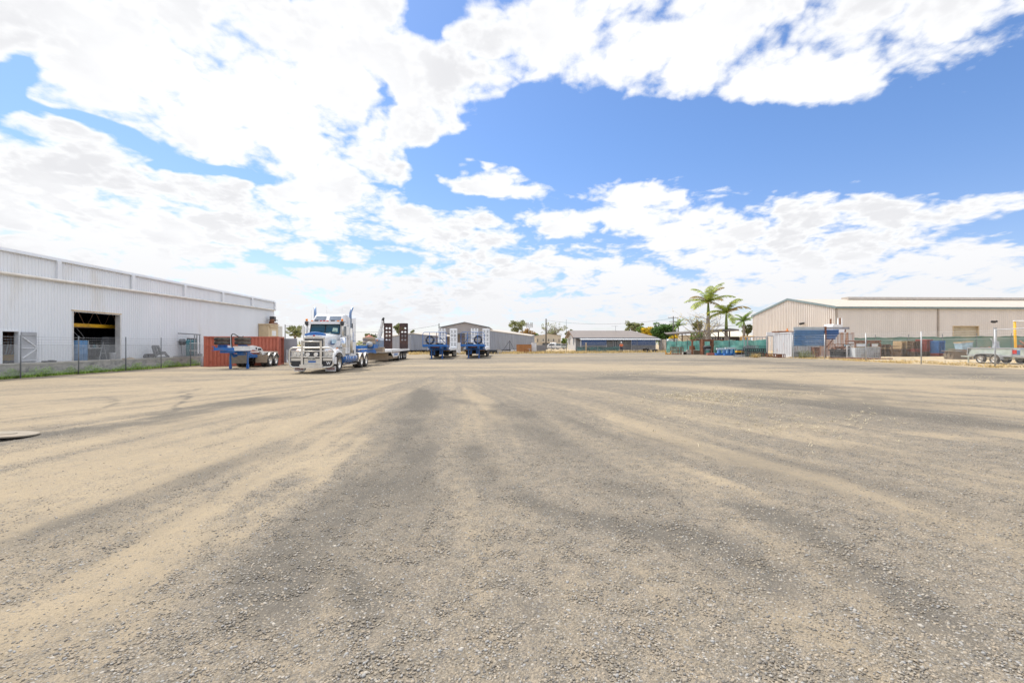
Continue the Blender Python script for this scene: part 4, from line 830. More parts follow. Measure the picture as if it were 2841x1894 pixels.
part('roof_window', mb, mat('blue_grey_glass', (.16,.20,.26), .12, 0, .2), tk)
mb = MB(); mb.box(1.225,1.235,4.2,4.35,2.7,3.2); mb.box(1.225,1.235,4.4,4.6,1.1,1.35); part('sleeper_vent', mb, 'darkmetal', tk)
mb = MB(); mb.box(1.225,1.232,3.95,5.0,1.95,1.99); mb.box(1.225,1.232,4.5,4.53,1.99,2.6); part('sleeper_stripe', mb, 'blue', tk)
# exhausts, intakes, mirrors
for sg in (-1, 1):
    mb = MB(); mb.tube([(sg*1.18,3.95,1.2),(sg*1.18,3.95,3.75),(sg*1.18,3.97,3.92),(sg*(1.18+.0)+(.10 if sg>0 else -.06),4.10,4.28)], [.085,.085,.085,.075], 12); ex = part('exhaust_stack', mb, 'blued', tk, True)
    mb = MB(); mb.tube([(sg*1.20,3.93,1.15),(sg*1.20,3.93,2.85)], .135, 12); part('heat_shield', mb, 'alloy', ex, True)
    mb = MB(); mb.lathe((sg*1.12,2.35,1.55),(0,0,1),[(0,.20),(.03,.215),(.60,.215),(.68,.12)],16); ac = part('air_cleaner', mb, 'chrome', tk, True)
    mb = MB(); mb.tube([(sg*1.12,2.35,2.2),(sg*1.12,2.35,3.05)], .075, 10); part('intake_pipe', mb, 'alloy', ac, True)
    mb = MB(); mb.cbox((sg*1.12,2.32,3.13),(.18,.24,.18)); mb.tube([(sg*1.12,2.35,2.98),(sg*1.12,2.35,3.08)],.09,10); part('intake_cap', mb, 'darkmetal', ac)
    mb = MB(); mb.lathe((sg*1.12,2.3,3.24),(0,0,1),[(0,.07),(.13,.068),(.16,.05)],12); part('beacon', mb, 'orange', tk, True)
    xo = sg*1.42; mb = MB(); mb.tube([(sg*1.05,2.7,3.0),(xo,2.55,3.02),(xo,2.55,2.15),(sg*1.05,2.7,2.2)], .022, 6); mi = part('mirror', mb, 'galv', tk)
    mb = MB(); mb.box(min(xo-.09*sg,xo+.09*sg),max(xo-.09*sg,xo+.09*sg),2.50,2.56,2.35,2.9); part('mirror_glass', mb, 'chrome', mi)
mb = MB(); mb.tube([(1.12,1.55,1.75),(1.0,1.4,1.85)],.02,6); mb.prism([(-.13,0),(-.10,.30),(.12,.30),(.13,.05),(.03,-.1)],(1.12,1.45,1.68),(1,0,0),(0,0,1),(0,.1,0)); part('guard_mirror', mb, 'truckwhite', tk)
for xx, yy, z0, z1 in ((-1.05,2.9,2.9,4.0),(.65,3.9,3.8,4.2),(-.35,3.8,3.8,4.3)): mb = MB(); mb.tube([(xx,yy,z0),(xx,yy,z1)],.012,5); part('aerial', mb, 'whitepaint', tk)
# chassis, tanks, steps, mud flaps
mb = MB(); mb.box(-.45,-.35,.6,9.0,.75,1.02); mb.box(.35,.45,.6,9.0,.75,1.02)
for yy in (3,5.5,7.4,8.9): mb.box(-.35,.35,yy,yy+.1,.78,1.0)
mb.box(-.9,.9,6.72,6.8,.45,.6); mb.box(-.9,.9,8.07,8.15,.45,.6); mb.box(-.9,.9,1.36,1.46,.42,.55); part('chassis', mb, 'blue', tk)
for sg in (-1, 1):
    mb = MB(); mb.tube([(sg*.90,2.85,.80),(sg*.90,5.55,.80)],.31,18); ft = part('fuel_tank', mb, 'blue', tk, True)
    for k in range(7): yy = 3.0+k*.4; mb = MB(); mb.tube([(sg*.90,yy,.80),(sg*.90,yy+.05,.80)],.322,18); part('tank_strap', mb, 'galv' if k%2 else 'chrome', ft, True)
    mb = MB(); mb.box(min(sg*.62,sg*1.2),max(sg*.62,sg*1.2),2.8,5.9,1.115,1.15); mb.box(min(sg*.62,sg*1.18),max(sg*.62,sg*1.18),2.2,2.78,.95,1.5); part('step', mb, 'beige' if False else 'alloy', tk)
    mb = MB(); mb.box(min(sg*.75,sg*1.15),max(sg*.75,sg*1.15),2.8,5.7,.36,.41); part('side_rail', mb, 'alloy', tk)
    mb = MB(); mb.box(min(sg*.66,sg*1.22),max(sg*.66,sg*1.22),5.75,6.05,.5,1.1); part('tool_box', mb, 'alloy', tk)
    mb = MB()
    for yc in (6.75, 8.1):
        pts = arc(0,0,.62,15,165,10)
        for (a, b), (c, d) in zip(pts[:-1], pts[1:]):
            mb.add([(sg*.6,yc+a,.52+b),(sg*1.25,yc+a,.52+b),(sg*1.25,yc+c,.52+d),(sg*.6,yc+c,.52+d),(sg*1.25,yc+a,.44+b),(sg*1.25,yc+c,.44+d)],[(0,1,2,3),(1,4,5,2)])
    part('rear_mudguard', mb, 'alloy', tk)
    mb = MB(); mb.box(min(sg*.62,sg*1.24),max(sg*.62,sg*1.24),.62,.64,.10,.42); fl_ = part('mud_flap', mb, 'cleanwhite', tk); mb = MB(); mb.box(min(sg*.70,sg*1.18),max(sg*.70,sg*1.18),.605,.615,.19,.31); part('name_strip', mb, 'redink', fl_)
    text('KENWORTH', .09, 'cleanwhite', fl_, (sg*.96,.60,.215), (R(90),0,0), bold=.001)
    wheel(tk, sg*1.10, 1.42, .53, WH, sg)
    for yc in (6.75, 8.1): wheel(tk, sg*1.10, yc, .53, WH, sg); wheel(tk, sg*.78, yc, .53, WH, sg)
mb = MB(); mb.box(-1.0,1.0,8.85,8.88,.25,.9); part('rear_mud_flap', mb, 'dustflap', tk)
# ================================================================== low loader behind the truck
LM = TM
ll = thing('low_loader_trailer', 'white quad axle low loader with two upright brown ramps, hitched to the truck', 'trailer', tuple(TM @ Vector((0,9.0,0))), YAW)
ll.location.z = gh(-13, 40)+.02
mb = MB(); mb.box(-.6,.9,-1.3,3.2,1.35,1.62); mb.prism([(-1.0,1.3),(3.2,1.3),(3.8,1.1),(3.8,.9),(3.0,1.0),(-1.0,1.1)],(-.7,0,0),(0,1,0),(0,0,1),(.2,0,0)); mb.prism([(-1.0,1.3),(3.2,1.3),(3.8,1.1),(3.8,.9),(3.0,1.0),(-1.0,1.1)],(.7,0,0),(0,1,0),(0,0,1),(.2,0,0)); mb.cbox((1.1,1.8,1.55),(.5,1.6,.3)); part('gooseneck', mb, 'blue', ll)
mb = MB(); mb.lathe((.9,1.3,1.72),(.35,-1,0),[(0,.24),(.6,.24)],16); part('air_tank', mb, 'galv', ll, True)
mb = MB(); mb.lathe((1.3,2.4,2.0),(0,0,1),[(0,.05),(.12,.05)],8); part('beacon', mb, 'orange', ll)
mb = MB(); mb.cbox((.9,4.3,1.25),(1.1,1.0,.42)); part('tool_box', mb, 'dustflap', ll)
mb = MB(); mb.box(-1.2,1.32,6.9,6.95,.22,.86); part('mud_flap', mb, 'dustflap', ll)
mb = MB(); mb.box(-1.3,1.36,6.0,7.6,.93,1.02); part('front_rail', mb, 'alloy', ll)
DK0, DK1 = 9.2, 18.8
mb = MB(); mb.box(-1.35,1.42,DK0,DK1,1.04,1.18); mb.box(1.36,1.45,DK0-1.5,DK1,.98,1.22); mb.box(-1.40,-1.34,DK0-1.5,DK1,.98,1.22); mb.box(-1.34,1.36,DK0-1.5,DK0-1.3,1.0,1.18); part('deck', mb, 'whitepaint', ll)
mb = MB(); mb.prism([(7.6,.98),(12.6,.98),(11.6,.5),(8.9,.45)],(1.38,0,0),(0,1,0),(0,0,1),(.05,0,0)); sp = part('side_skirt', mb, 'whitepaint', ll)
text('LOWLOADER', .32, 'blueink', sp, (1.435,10.2,.6), (R(90),0,R(90)))
mb = MB(); mb.box(.2,1.35,9.3,11.5,.28,.55); part('tray_box', mb, 'dustflap', ll)
mb = MB()
for k in range(9): mb.box(1.455,1.47,8+k*.5,8.2+k*.5,.86,.96)
part('tie_down', mb, 'rust', ll)
for yc in (12.9,14.2,15.9,17.2):
    for sg in (-1,1): wheel(ll, sg*1.18, yc, .44, WS, sg); wheel(ll, sg*.80, yc, .44, WS, sg)
mb = MB()
for yc in (12.9,14.2,15.9,17.2): mb.box(-1.0,1.0,yc-.06,yc+.06,.38,.5)
mb.box(-.5,-.35,7,18.5,.6,1.03); mb.box(.35,.5,7,18.5,.6,1.03); part('axle', mb, 'darkmetal', ll)
def hole_ramp(parent, xc, y, z0, z1, w_):
    mb = MB(); zz_ = z0; n = 8; hs = (z1-z0)/n
    rmp = part('ramp', MB().box(xc-w_/2,xc-w_/2+.07,y-.02,y+.14,z0,z1).box(xc+w_/2-.07,xc+w_/2,y-.02,y+.14,z0,z1), 'ramp', parent)
    for k in range(9): zz_ = z0+(z1-z0)*k/8; mb.box(xc-w_/2+.07,xc+w_/2-.07,y-.03,y+.1,zz_-.03,zz_+.03)
    part('cross_bar', mb, 'ramp', rmp)
    # plate with real round holes: a strip of quads round each hole
    mb = MB()
    x0_, x1_ = xc-w_/2+.07, xc+w_/2-.07; rows = [(z0, z0+(z1-z0)*.285, 0)] + [(z0+(z1-z0)*(.285+.15*k), z0+(z1-z0)*(.285+.15*(k+1)), 1) for k in range(4)] + [(z0+(z1-z0)*.885, z1, 0)]
    for a, b, h in rows:
        if not h: mb.box(x0_,x1_,y+.03,y+.05,a,b); continue
        for c0, c1 in ((x0_,(x0_+x1_)/2),((x0_+x1_)/2,x1_)):
            cx = (c0+c1)/2 + (.03 if c0 == x0_ else -.03); cz = (a+b)/2; r_ = .115; m_ = 20; vs = []
            for i in range(m_):
                an = 2*math.pi*(i+.5)/m_; ca_, sa_ = math.cos(an), math.sin(an)
                tx = ((c1-cx) if ca_ > 0 else (cx-c0))/max(abs(ca_),1e-6); tz = (b-a)/2/max(abs(sa_),1e-6); tt = min(tx, tz)
                vs += [(cx+ca_*r_,y+.03,cz+sa_*r_),(cx+ca_*tt,y+.03,cz+sa_*tt),(cx+ca_*r_,y+.06,cz+sa_*r_)]
            # corners
            mb.add(vs, [(3*i,3*i+1,3*((i+1)%m_)+1,3*((i+1)%m_)) for i in range(m_)]+[(3*i,3*((i+1)%m_),3*((i+1)%m_)+2,3*i+2) for i in range(m_)])
            for qx, qz in ((c0,a),(c1,a),(c1,b),(c0,b)):
                near_ = sorted([v_ for v_ in vs[1::3]], key=lambda v_: (v_[0]-qx)**2+(v_[2]-qz)**2)[:2]; mb.add([near_[0],near_[1],(qx,y+.03,qz)],[(0,1,2)])
    part('plate', mb, 'ramp', rmp)
hole_ramp(ll, -.98, DK1-.6, 1.19, 4.2, .98); hole_ramp(ll, .86, DK1-.6, 1.19, 4.2, .98)
lm = Matrix.Translation(ll.location) @ Matrix.Rotation(YAW,4,'Z')
for k, nm in enumerate(('lower','upper')):
    p = lm @ Vector((.75,1.9,1.72+.30*k)); o = flat_tyre(p.x,p.y,p.z,f'{nm} dusty tyre of the stack behind the white truck cab','tyres on the low loader neck',.52,.29); o.data.materials[0] = MATS['dusty_brown_flap']
p = lm @ Vector((.75,1.9,2.31)); mb = MB(); mb.lathe((0,0,0),(0,0,1),[(0,.35),(.05,.33),(.12,.12),(.2,.05)],14); one('wheel_cover', mb, 'redlight', 'faded red round cover on top of the stacked tyres', 'cover', tuple(p), smooth=True)
# ================================================================== two blue gooseneck trailers
def blue_trailer(loc, rz, label, spare_x, W=2.66, Lg=15.0, second=False):
    t = thing('gooseneck_trailer', label, 'trailer', loc, rz, 'parked blue gooseneck trailers')
    h = W/2
    mb = MB(); mb.box(-h-.05,h+.05,0,.12,1.42,1.66); mb.box(-h,h,.12,3.4,1.50,1.60); mb.box(-h,-h+.12,.12,3.4,1.36,1.62); mb.box(h-.12,h,.12,3.4,1.36,1.62); mb.box(-.75,-.55,.12,5,1.2,1.5); mb.box(.55,.75,.12,5,1.2,1.5)
    mb.box(-h+.25,h-.1,3.4,3.6,.95,1.5); part('gooseneck', mb, 'blue', t)
    mb = MB(); mb.lathe((0,.9,1.30),(0,0,1),[(0,.62),(.10,.70)],18); part('skid_plate', mb, 'rust', t)
    mb = MB(); mb.box(-h,h,3.6,Lg,1.02,1.14); mb.box(h-.02,h+.05,3.6,Lg,.92,1.18); mb.box(-h-.05,-h+.02,3.6,Lg,.92,1.18); part('deck', mb, 'whitepaint', t)
    for xx in (-.62,.62): mb = MB(); mb.box(xx-.08,xx+.08,1.9,2.06,.04,1.35); mb.box(xx-.13,xx+.13,1.85,2.11,0,.05); part('landing_leg', mb, 'blue', t)
    for xx in (-.36,.36): mb = MB(); mb.box(xx-.10,xx+.10,2.3,2.36,.45,1.35); part('leg_brace', mb, 'blue', t)
    for sg in (-1,1):
        xa, xb = sorted((sg*.55, sg*(h-.18))); mb = MB(); mb.box(xa,xb,4.2,4.22,.30,.88); part('mud_flap', mb, 'black', t); mb = MB(); mb.box(xa-.03,xb+.03,4.16,4.19,.88,1.0); rf = part('reflector_strip', mb, 'yellow', t)
        mb = MB(); mb.cbox((sg*(h-.25),3.38,1.18),(.16,.03,.07)); part('clearance_lamp', mb, 'lamp', t)
    # railing
    mb = MB(); z0_, z1_ = 1.66, 3.02
    top = [(-h,.06,z0_),(-h,.06,z1_-.2),(-h+.06,.06,z1_-.06),(-h+.2,.06,z1_),(h-.2,.06,z1_),(h-.06,.06,z1_-.06),(h,.06,z1_-.2),(h,.06,z0_)]
    mb.tube(top, .032, 7)
    for z in (1.98,2.32,2.65): mb.tube([(-h,.06,z),(h,.06,z)], .02, 6)
    for xx in ((-.58,.58) if not second else (-.58,.58)): mb.tube([(xx,.06,z0_),(xx,.06,z1_)], .03, 6)
    part('railing', mb, 'blue', t)
    mb = MB()
    for sg in (-1,1): mb.bar((sg*(h-.15),1.6,1.6),(sg*.55,.7,2.45),.05)
    mb.bar((-.55,.7,2.45),(.55,.7,2.45),.05); part('stay', mb, 'darkmetal', t)
    mb = MB(); mb.bar((.12,.62,1.6),(.12,.62,3.0 if not second else 2.4),.06); part('mast', mb, 'rust' if not second else 'whitepaint', t)
    for yc in (9.3,10.5,11.7,12.9):
        for sg in (-1,1): wheel(t, sg*(h-.13), yc, .44, WS, sg)
    mb = MB(); mb.box(-.5,-.3,3.6,Lg-.5,.6,1.01); mb.box(.3,.5,3.6,Lg-.5,.6,1.01)
    for yc in (9.3,10.5,11.7,12.9): mb.box(-1.0,1.0,yc-.05,yc+.05,.38,.5)
    mb.box(-1.1,1.1,5.0,5.3,.45,.95); mb.box(-1.2,1.2,9.0,13.2,.55,.9); part('under_frame', mb, 'darkmetal', t)
    for sg in (-1, 1):
        xc = sg*(h-.50)+.02; zt = 3.95; z0 = 1.19 if sg < 0 else .95
        mb = MB(); mb.box(xc-.52,xc+.52,Lg-1.1,Lg-1.02,z0,zt); r_ = part('ramp', mb, 'cleanwhite', t)
        mb = MB()
        for k in range(8): z = z0+.2+(zt-z0-.2)*k/8; mb.box(xc-.5,xc+.5,Lg-1.125,Lg-1.1,z,z+.03)
        mb.box(xc+.50,xc+.56,Lg-1.1,Lg-.85,z0,zt); part('ramp_bar', mb, 'galv', r_)
        mb = MB()
        for k in range(4):
            for e in (0,.22):
                z = z0+.65+k*.6+e
                for s_ in (-.22,.22): mb.cbox((xc+s_,Lg-1.115,z),(.24,.035,.07))
        part('grip_slot', mb, 'darkmetal', r_)
    # spare standing on the deck: lies against the railing
    return t, spare_x
def standing_spare(t, M_, x, y, z, label):
    p = M_ @ Vector((x,y,z)); o = thing('spare_wheel', label, 'wheel', tuple(p), 0)
    a = link('tyre', WH[0], o, None, (0,0,R(-90))); link('rim', WH[1], o, None, (0,0,R(-90))); return o
X1, Y1 = px(1206, 51), 51.0; X2, Y2 = px(1310.8, 52), 52.0
t1, _ = blue_trailer((X1,Y1,gh(X1,Y1)), R(2.2), 'blue gooseneck trailer with white ramps, spare wheel on the left of its deck', -.55)
t2, _ = blue_trailer((X2,Y2,gh(X2,Y2)), R(.4), 'blue gooseneck trailer with white ramps, spare wheel right of the centre of its deck', .55, second=True)
m1 = Matrix.Translation(t1.location) @ Matrix.Rotation(R(2.2),4,'Z'); m2 = Matrix.Translation(t2.location) @ Matrix.Rotation(R(.4),4,'Z')
standing_spare(t1, m1, -.62, .75, 2.16, 'spare wheel standing on the left blue trailer deck, in the left half of its railing')
standing_spare(t2, m2, .60, .60, 2.16, 'spare wheel standing on the right blue trailer deck, right of its centre')
for M_, xx, nm in ((m1,.35,'left'),(m2,-.45,'right')):
    p = M_ @ Vector((xx,1.6,1.61)); flat_tyre(p.x,p.y,p.z,f'black tyre lying flat on the deck of the {nm} blue trailer','tyres lying on the blue trailers',.45,.24)
# ================================================================== trees
def tree(label, p, topy, hw, D, leaf, dens=1.0, kind='broad', bark='bark', name='tree', trunk_r=.22, basez=None, cat='tree', flat=.75, lsz=.22, clumps=34, group=None):
    x, y = px(p, D), D; g = gh(x, y) if basez is None else basez; Ht = pz(topy, D)-g; r = hw/F*D
    t = thing(name, label, cat, (x,y,g), random.uniform(0,6.28), group)
    tr = MB(); tips = []
    bz = Ht-2*r*flat if Ht-2*r*flat > Ht*.25 else Ht*.25
    tr.tube([(0,0,-.1),(.04*Ht*.2,0,bz*.5),(0,.03*Ht*.3,bz)], [trunk_r*1.25,trunk_r,trunk_r*.75], 7)
    cz = (Ht+bz)/2; rz = (Ht-bz)/2
    nl = 9 if kind == 'bare' else 7
    for k in range(nl):
        a = 6.28*k/nl+random.uniform(-.3,.3); e = random.uniform(.25,1.2); q = Vector((math.cos(a)*math.cos(e)*r*.9, math.sin(a)*math.cos(e)*r*.9, cz+math.sin(e)*rz*.9-rz*.3))
        m_ = Vector((q.x*.35, q.y*.35, (bz+q.z)/2*.9)); s = Vector((0,.02*Ht*.3,bz*random.uniform(.8,1)))
        tr.tube([s,m_,q], [trunk_r*.55,trunk_r*.34,trunk_r*.12], 5); tips.append(q)
        for j in range(5 if kind == 'bare' else 3):
            f = random.uniform(.3,.9); b = s.lerp(m_, f*2) if f < .5 else m_.lerp(q, (f-.5)*2); o = b+Vector((random.gauss(0,1),random.gauss(0,1),random.uniform(.1,1.2))).normalized()*r*random.uniform(.3,.6)
            tr.tube([b,b.lerp(o,.5)+Vector((0,0,.05*r)),o], [trunk_r*.22,trunk_r*.14,trunk_r*.05], 4); tips.append(o)
            if kind == 'bare':
                for i in range(4): o2 = b.lerp(o, random.uniform(.4,1))+Vector((random.gauss(0,1),random.gauss(0,1),random.uniform(-.1,1))).normalized()*r*.28; tr.tube([b.lerp(o,.5),o2],[trunk_r*.08,trunk_r*.03],3); tips.append(o2)
    part('trunk', tr, bark, t)
    lf = MB()
    if kind == 'bare':
        for q in tips:
            if random.random() < .5*dens: leaves(lf, q, r*.10, 7, lsz)
    else:
        for k in range(int(clumps*dens)):
            if k < len(tips): q = tips[k]
            else:
                v_ = Vector((random.gauss(0,1),random.gauss(0,1),random.gauss(0,1))).normalized()*random.uniform(.55,1)**.5; q = Vector((v_.x*r*.85,v_.y*r*.85,cz+v_.z*rz*.85))
            leaves(lf, q, r*random.uniform(.16,.33), int(70*dens) if dens >= 1 else 52, lsz, .75)
    part('crown', lf, leaf, t); return t
def palm(label, p, crowny, D, base=None, nf=13, fl=2.9, shaft=1.6, tr=.22, leaf='palmleaf', seed=1, spread=1.0):
    rs = random.Random(seed); x, y = px(p, D), D; g = gh(x,y); Hc = pz(crowny, D)-g
    t = thing('palm_tree', label, 'palm tree', (x,y,g), 0)
    mb = MB(); n = 12; mb.tube([(0.02*math.sin(k),0,-.1+(Hc-shaft)*k/n) for k in range(n+1)], [tr*(1.25-.45*k/n+.35*math.exp(-((k/n-.35)/.25)**2)) for k in range(n+1)], 12); part('trunk', mb, 'palmtrunk', t, True)
    mb = MB(); mb.tube([(0,0,Hc-shaft-.02),(0,0,Hc-shaft*.6),(0,0,Hc)], [tr*.85,tr*.75,tr*.35], 10); part('crownshaft', mb, 'shaft', t, True)
    for k in range(nf):
        a = 6.28*k/nf*1.0+rs.uniform(-.25,.25); el = R([78,30,52,8,62,22,42,0,70,34][k%10]+rs.uniform(-7,7)); L_ = fl*rs.uniform(.8,1.08); mb = MB(); pts = []; P_ = Vector((0,0,Hc-.05)); e = el; seg = 13
        for i in range(seg+1):
            pts.append(P_.copy()); P_ = P_+Vector((math.cos(a)*math.cos(e),math.sin(a)*math.cos(e),math.sin(e)))*(L_/seg); e -= R(2.2+5.6*(i/seg))*spread*(1.3 if el > .6 else 1)
        mb.tube(pts, [.045*(1-i/seg*.8) for i in range(seg+1)], 4); side = Vector((-math.sin(a),math.cos(a),0))
        for i in range(1, seg*4):
            f = i/(seg*4); b = pts[int(f*seg)].lerp(pts[min(int(f*seg)+1,seg)], f*seg-int(f*seg)); d = (pts[min(int(f*seg)+1,seg)]-pts[int(f*seg)]).normalized(); up = side.cross(d)
            ll_ = .85*math.sin(math.pi*min(1,f*.85+.12))**.6*(fl/3.6)
            for sg in (-1,1):
                dr = (side*sg*.85+d*.55+up*rs.uniform(-.1,.35)*(-1)+Vector((0,0,-.35))).normalized(); w_ = .036*(fl/2.9)
                tip = b+dr*ll_*rs.uniform(.8,1.1)+Vector((0,0,-.22*ll_)); m_ = b+dr*ll_*.5; mb.add([b-d*w_*.6,b+d*w_*.6,m_+d*w_,m_-d*w_,tip],[(0,1,2,3),(3,2,4)])
        part('frond', mb, leaf if rs.random() > .12 or leaf != 'palmleaf' else 'palmdry', t)
    return t
palm('tall palm tree with arching green fronds, left of two behind the rusty frame', 1965, 836, 72, nf=12, fl=3.9, shaft=2.3, tr=.30, seed=4)
palm('shorter palm tree with green shaft, nearer the cream shed', 2015, 866, 70, nf=10, fl=3.8, shaft=2.6, tr=.28, seed=9)
tree('bare pale branched tree between the palms and the rusty frame', 1947, 852, 78, 66, 'leafy', .35, 'bare', 'bark', trunk_r=.14, flat=1.05, lsz=.10)
tree('low yellow green bush growing at the foot of the bare tree', 1934, 915, 22, 68, 'leafm', .9, name='shrub', cat='shrub', trunk_r=.08, lsz=.12, clumps=22)
tree('small shaggy palm like tree behind the bare tree', 1938, 886, 17, 90, 'leafg', 1, trunk_r=.15, lsz=.22, clumps=20)
palm('small green palm far behind the dark round tree', 1882, 904, 110, nf=11, fl=2.6, shaft=.8, tr=.2, leaf='leafm', seed=12)
tree('dark green round tree at the right end of the house', 1842, 897, 36, 112, 'leafd', 1.4, trunk_r=.3, flat=.8, lsz=.26, clumps=60)
tree('bright yellow flowering tree between two green trees behind the house', 1797, 904, 23, 125, 'leafy', 1.2, trunk_r=.2, lsz=.22)
tree('low yellow flowering bush right of the dark round tree', 1876, 925, 19, 104, 'leafy', 1.2, name='shrub', cat='shrub', trunk_r=.12, lsz=.18, clumps=26)
tree('grey green spreading tree behind the left part of the yellow tree', 1757, 890, 25, 140, 'leafg', 1, trunk_r=.28, lsz=.26)
tree('yellow green tree low behind the house roof', 1778, 903, 14, 132, 'leafm', 1, trunk_r=.2, lsz=.24, clumps=20)
tree('grey green umbrella shaped gum tree above the grey shed roof', 1435, 887, 27, 150, 'leafg', .9, trunk_r=.32, lsz=.28, flat=.6)
tree('wide orange brown tree beside the cream building', 1466, 914, 30, 160, 'leafb', 1.2, trunk_r=.35, lsz=.30)
tree('green yellow tree between the orange tree and the timber pole', 1494, 924, 13, 158, 'leafm', 1.1, trunk_r=.25, lsz=.28, clumps=22)
tree('tall nearly bare tree behind the cream building', 1533, 886, 40, 175, 'leafg', .8, 'bare', trunk_r=.35, flat=.8, lsz=.32)
tree('small green tree peeping over the left roof end of the house', 1580, 911, 13, 130, 'leafg', 1, trunk_r=.2, lsz=.22, clumps=16)
tree('green bush behind the parked white truck', 1564, 936, 12, 165, 'leafm', 1, name='shrub', cat='shrub', trunk_r=.15, lsz=.26, clumps=14)
tree('sparse grey green tree behind the open red container', 819, 898, 24, 105, 'leafg', .85, trunk_r=.25, lsz=.22, clumps=40)
tree('small grey green tree behind the truck cab', 1022, 923, 12, 120, 'leafg', 1, trunk_r=.2, lsz=.24, clumps=22)
tree('low green bush right of the small tree behind the low loader', 1037, 928, 9, 125, 'leafm', 1, name='shrub', cat='shrub', trunk_r=.15, lsz=.24, clumps=14)
tree('yellow green tree seen between the two upright brown ramps', 1106, 897, 14, 118, 'leafg', 1.1, trunk_r=.2, lsz=.24)
tree('small green tree right of the right brown ramp', 1144, 914, 7, 122, 'leafg', 1, trunk_r=.15, lsz=.2, clumps=12)
palm('bushy palm against the left end of the cream shed', 2064, 890, 88, nf=11, fl=2.8, shaft=.8, tr=.25, leaf='leafm', seed=21)
tree('brown green leafy tree beside the left wall of the cream shed', 2073, 896, 15, 90, 'leafg', .9, trunk_r=.2, lsz=.2, clumps=46, flat=1.0)
# far tree line on the horizon, one mass
mb = MB()
for k in range(330):
    p = random.uniform(-900, 3800); D = random.uniform(330, 460); x = px(p, D); leaves(mb, (x,D,gh(60 if x > 60 else max(-60,x),100)+random.uniform(1,3)), random.uniform(4,9), 26, 1.3, .45)
tag(part('distant_woodland', mb, 'leafg'), 'thin line of far grey green woodland on the horizon', 'woodland', None, 'stuff')
# ================================================================== poles and masts
def tpole(p, topy, D, label, arms=0, r=.14, m='pole', name='power_pole', cat='pole'):
    x = px(p, D); g = gh(x, D); h = pz(topy, D)-g; t = thing(name, label, cat, (x,D,g), 0)
    mb = MB(); mb.tube([(0,0,-.2),(0,0,h)], [r,r*.7], 8); part('shaft', mb, m, t, True)
    for k in range(arms):
        mb = MB(); mb.bar((-1.2+.3*k,0,h-.35-k*.9),(1.2-.3*k,0,h-.35-k*.9),.11); a = part('cross_arm', mb, m, t); mb = MB()
        for e in (-1,-.4,.4,1): mb.lathe((e*(1.1-.3*k),0,h-.3-k*.9),(0,0,1),[(0,.05),(.2,.06),(.26,.03)],6)
        part('insulator', mb, 'cleanwhite', a)
    return x, h+g
pA = tpole(1515, 884, 125, 'tall timber power pole in front of the cream building', 0, .22)
pB = tpole(1868, 877, 105, 'dark power pole with two cross arms beside the dark round tree', 2, .16)
tpole(1449, 909, 140, 'thin timber pole just right of the gum tree', 0, .14); tpole(1469, 897, 200, 'pale steel mast topped with antenna panels', 0, .2, 'galv', 'radio_mast', 'mast')
x = px(1469, 200); mb = MB(); mb.box(-1.2,1.2,-.1,.1,0,.2)
for e in (-1.2,-.6,.6,1.2): mb.box(e-.2,e+.2,-.3,-.12,-1.2,1.0)
part('antenna_panel', mb, 'galv', bpy.data.objects['radio_mast'], loc=(0,0,pz(901,200)-gh(x,200)))
tpole(791, 900, 95, 'thin dark timber pole behind the red container', 0, .12); tpole(1218, 897, 110, 'dark timber pole at the left edge of the gable shed', 0, .16)
tpole(1042, 925, 100, 'short timber pole left of the crane boom', 1, .12); tpole(1571, 886, 120, 'very thin lattice aerial mast left of the house', 0, .07, 'dgalv', 'aerial_mast', 'mast')
def wire(a, b, sag, label, r=.025):
    mb = MB(); a = Vector(a); b = Vector(b); mb.tube([a.lerp(b, k/12)-Vector((0,0,sag*4*(k/12)*(1-k/12))) for k in range(13)], r, 4); one('power_line', mb, 'darkmetal', label, 'cable')
wire((pA[0],125,pA[1]-.4),(pB[0],105,pB[1]-.5),1.2,'overhead power line above the house between two poles')
wire((pB[0],105,pB[1]-1.2),(px(2150,120),120,8.5),1.5,'overhead power line running right behind the palms')
wire((px(791,95),95,pz(903,95)),(px(1218,110),110,pz(901,110)),1.6,'overhead power line behind the truck')
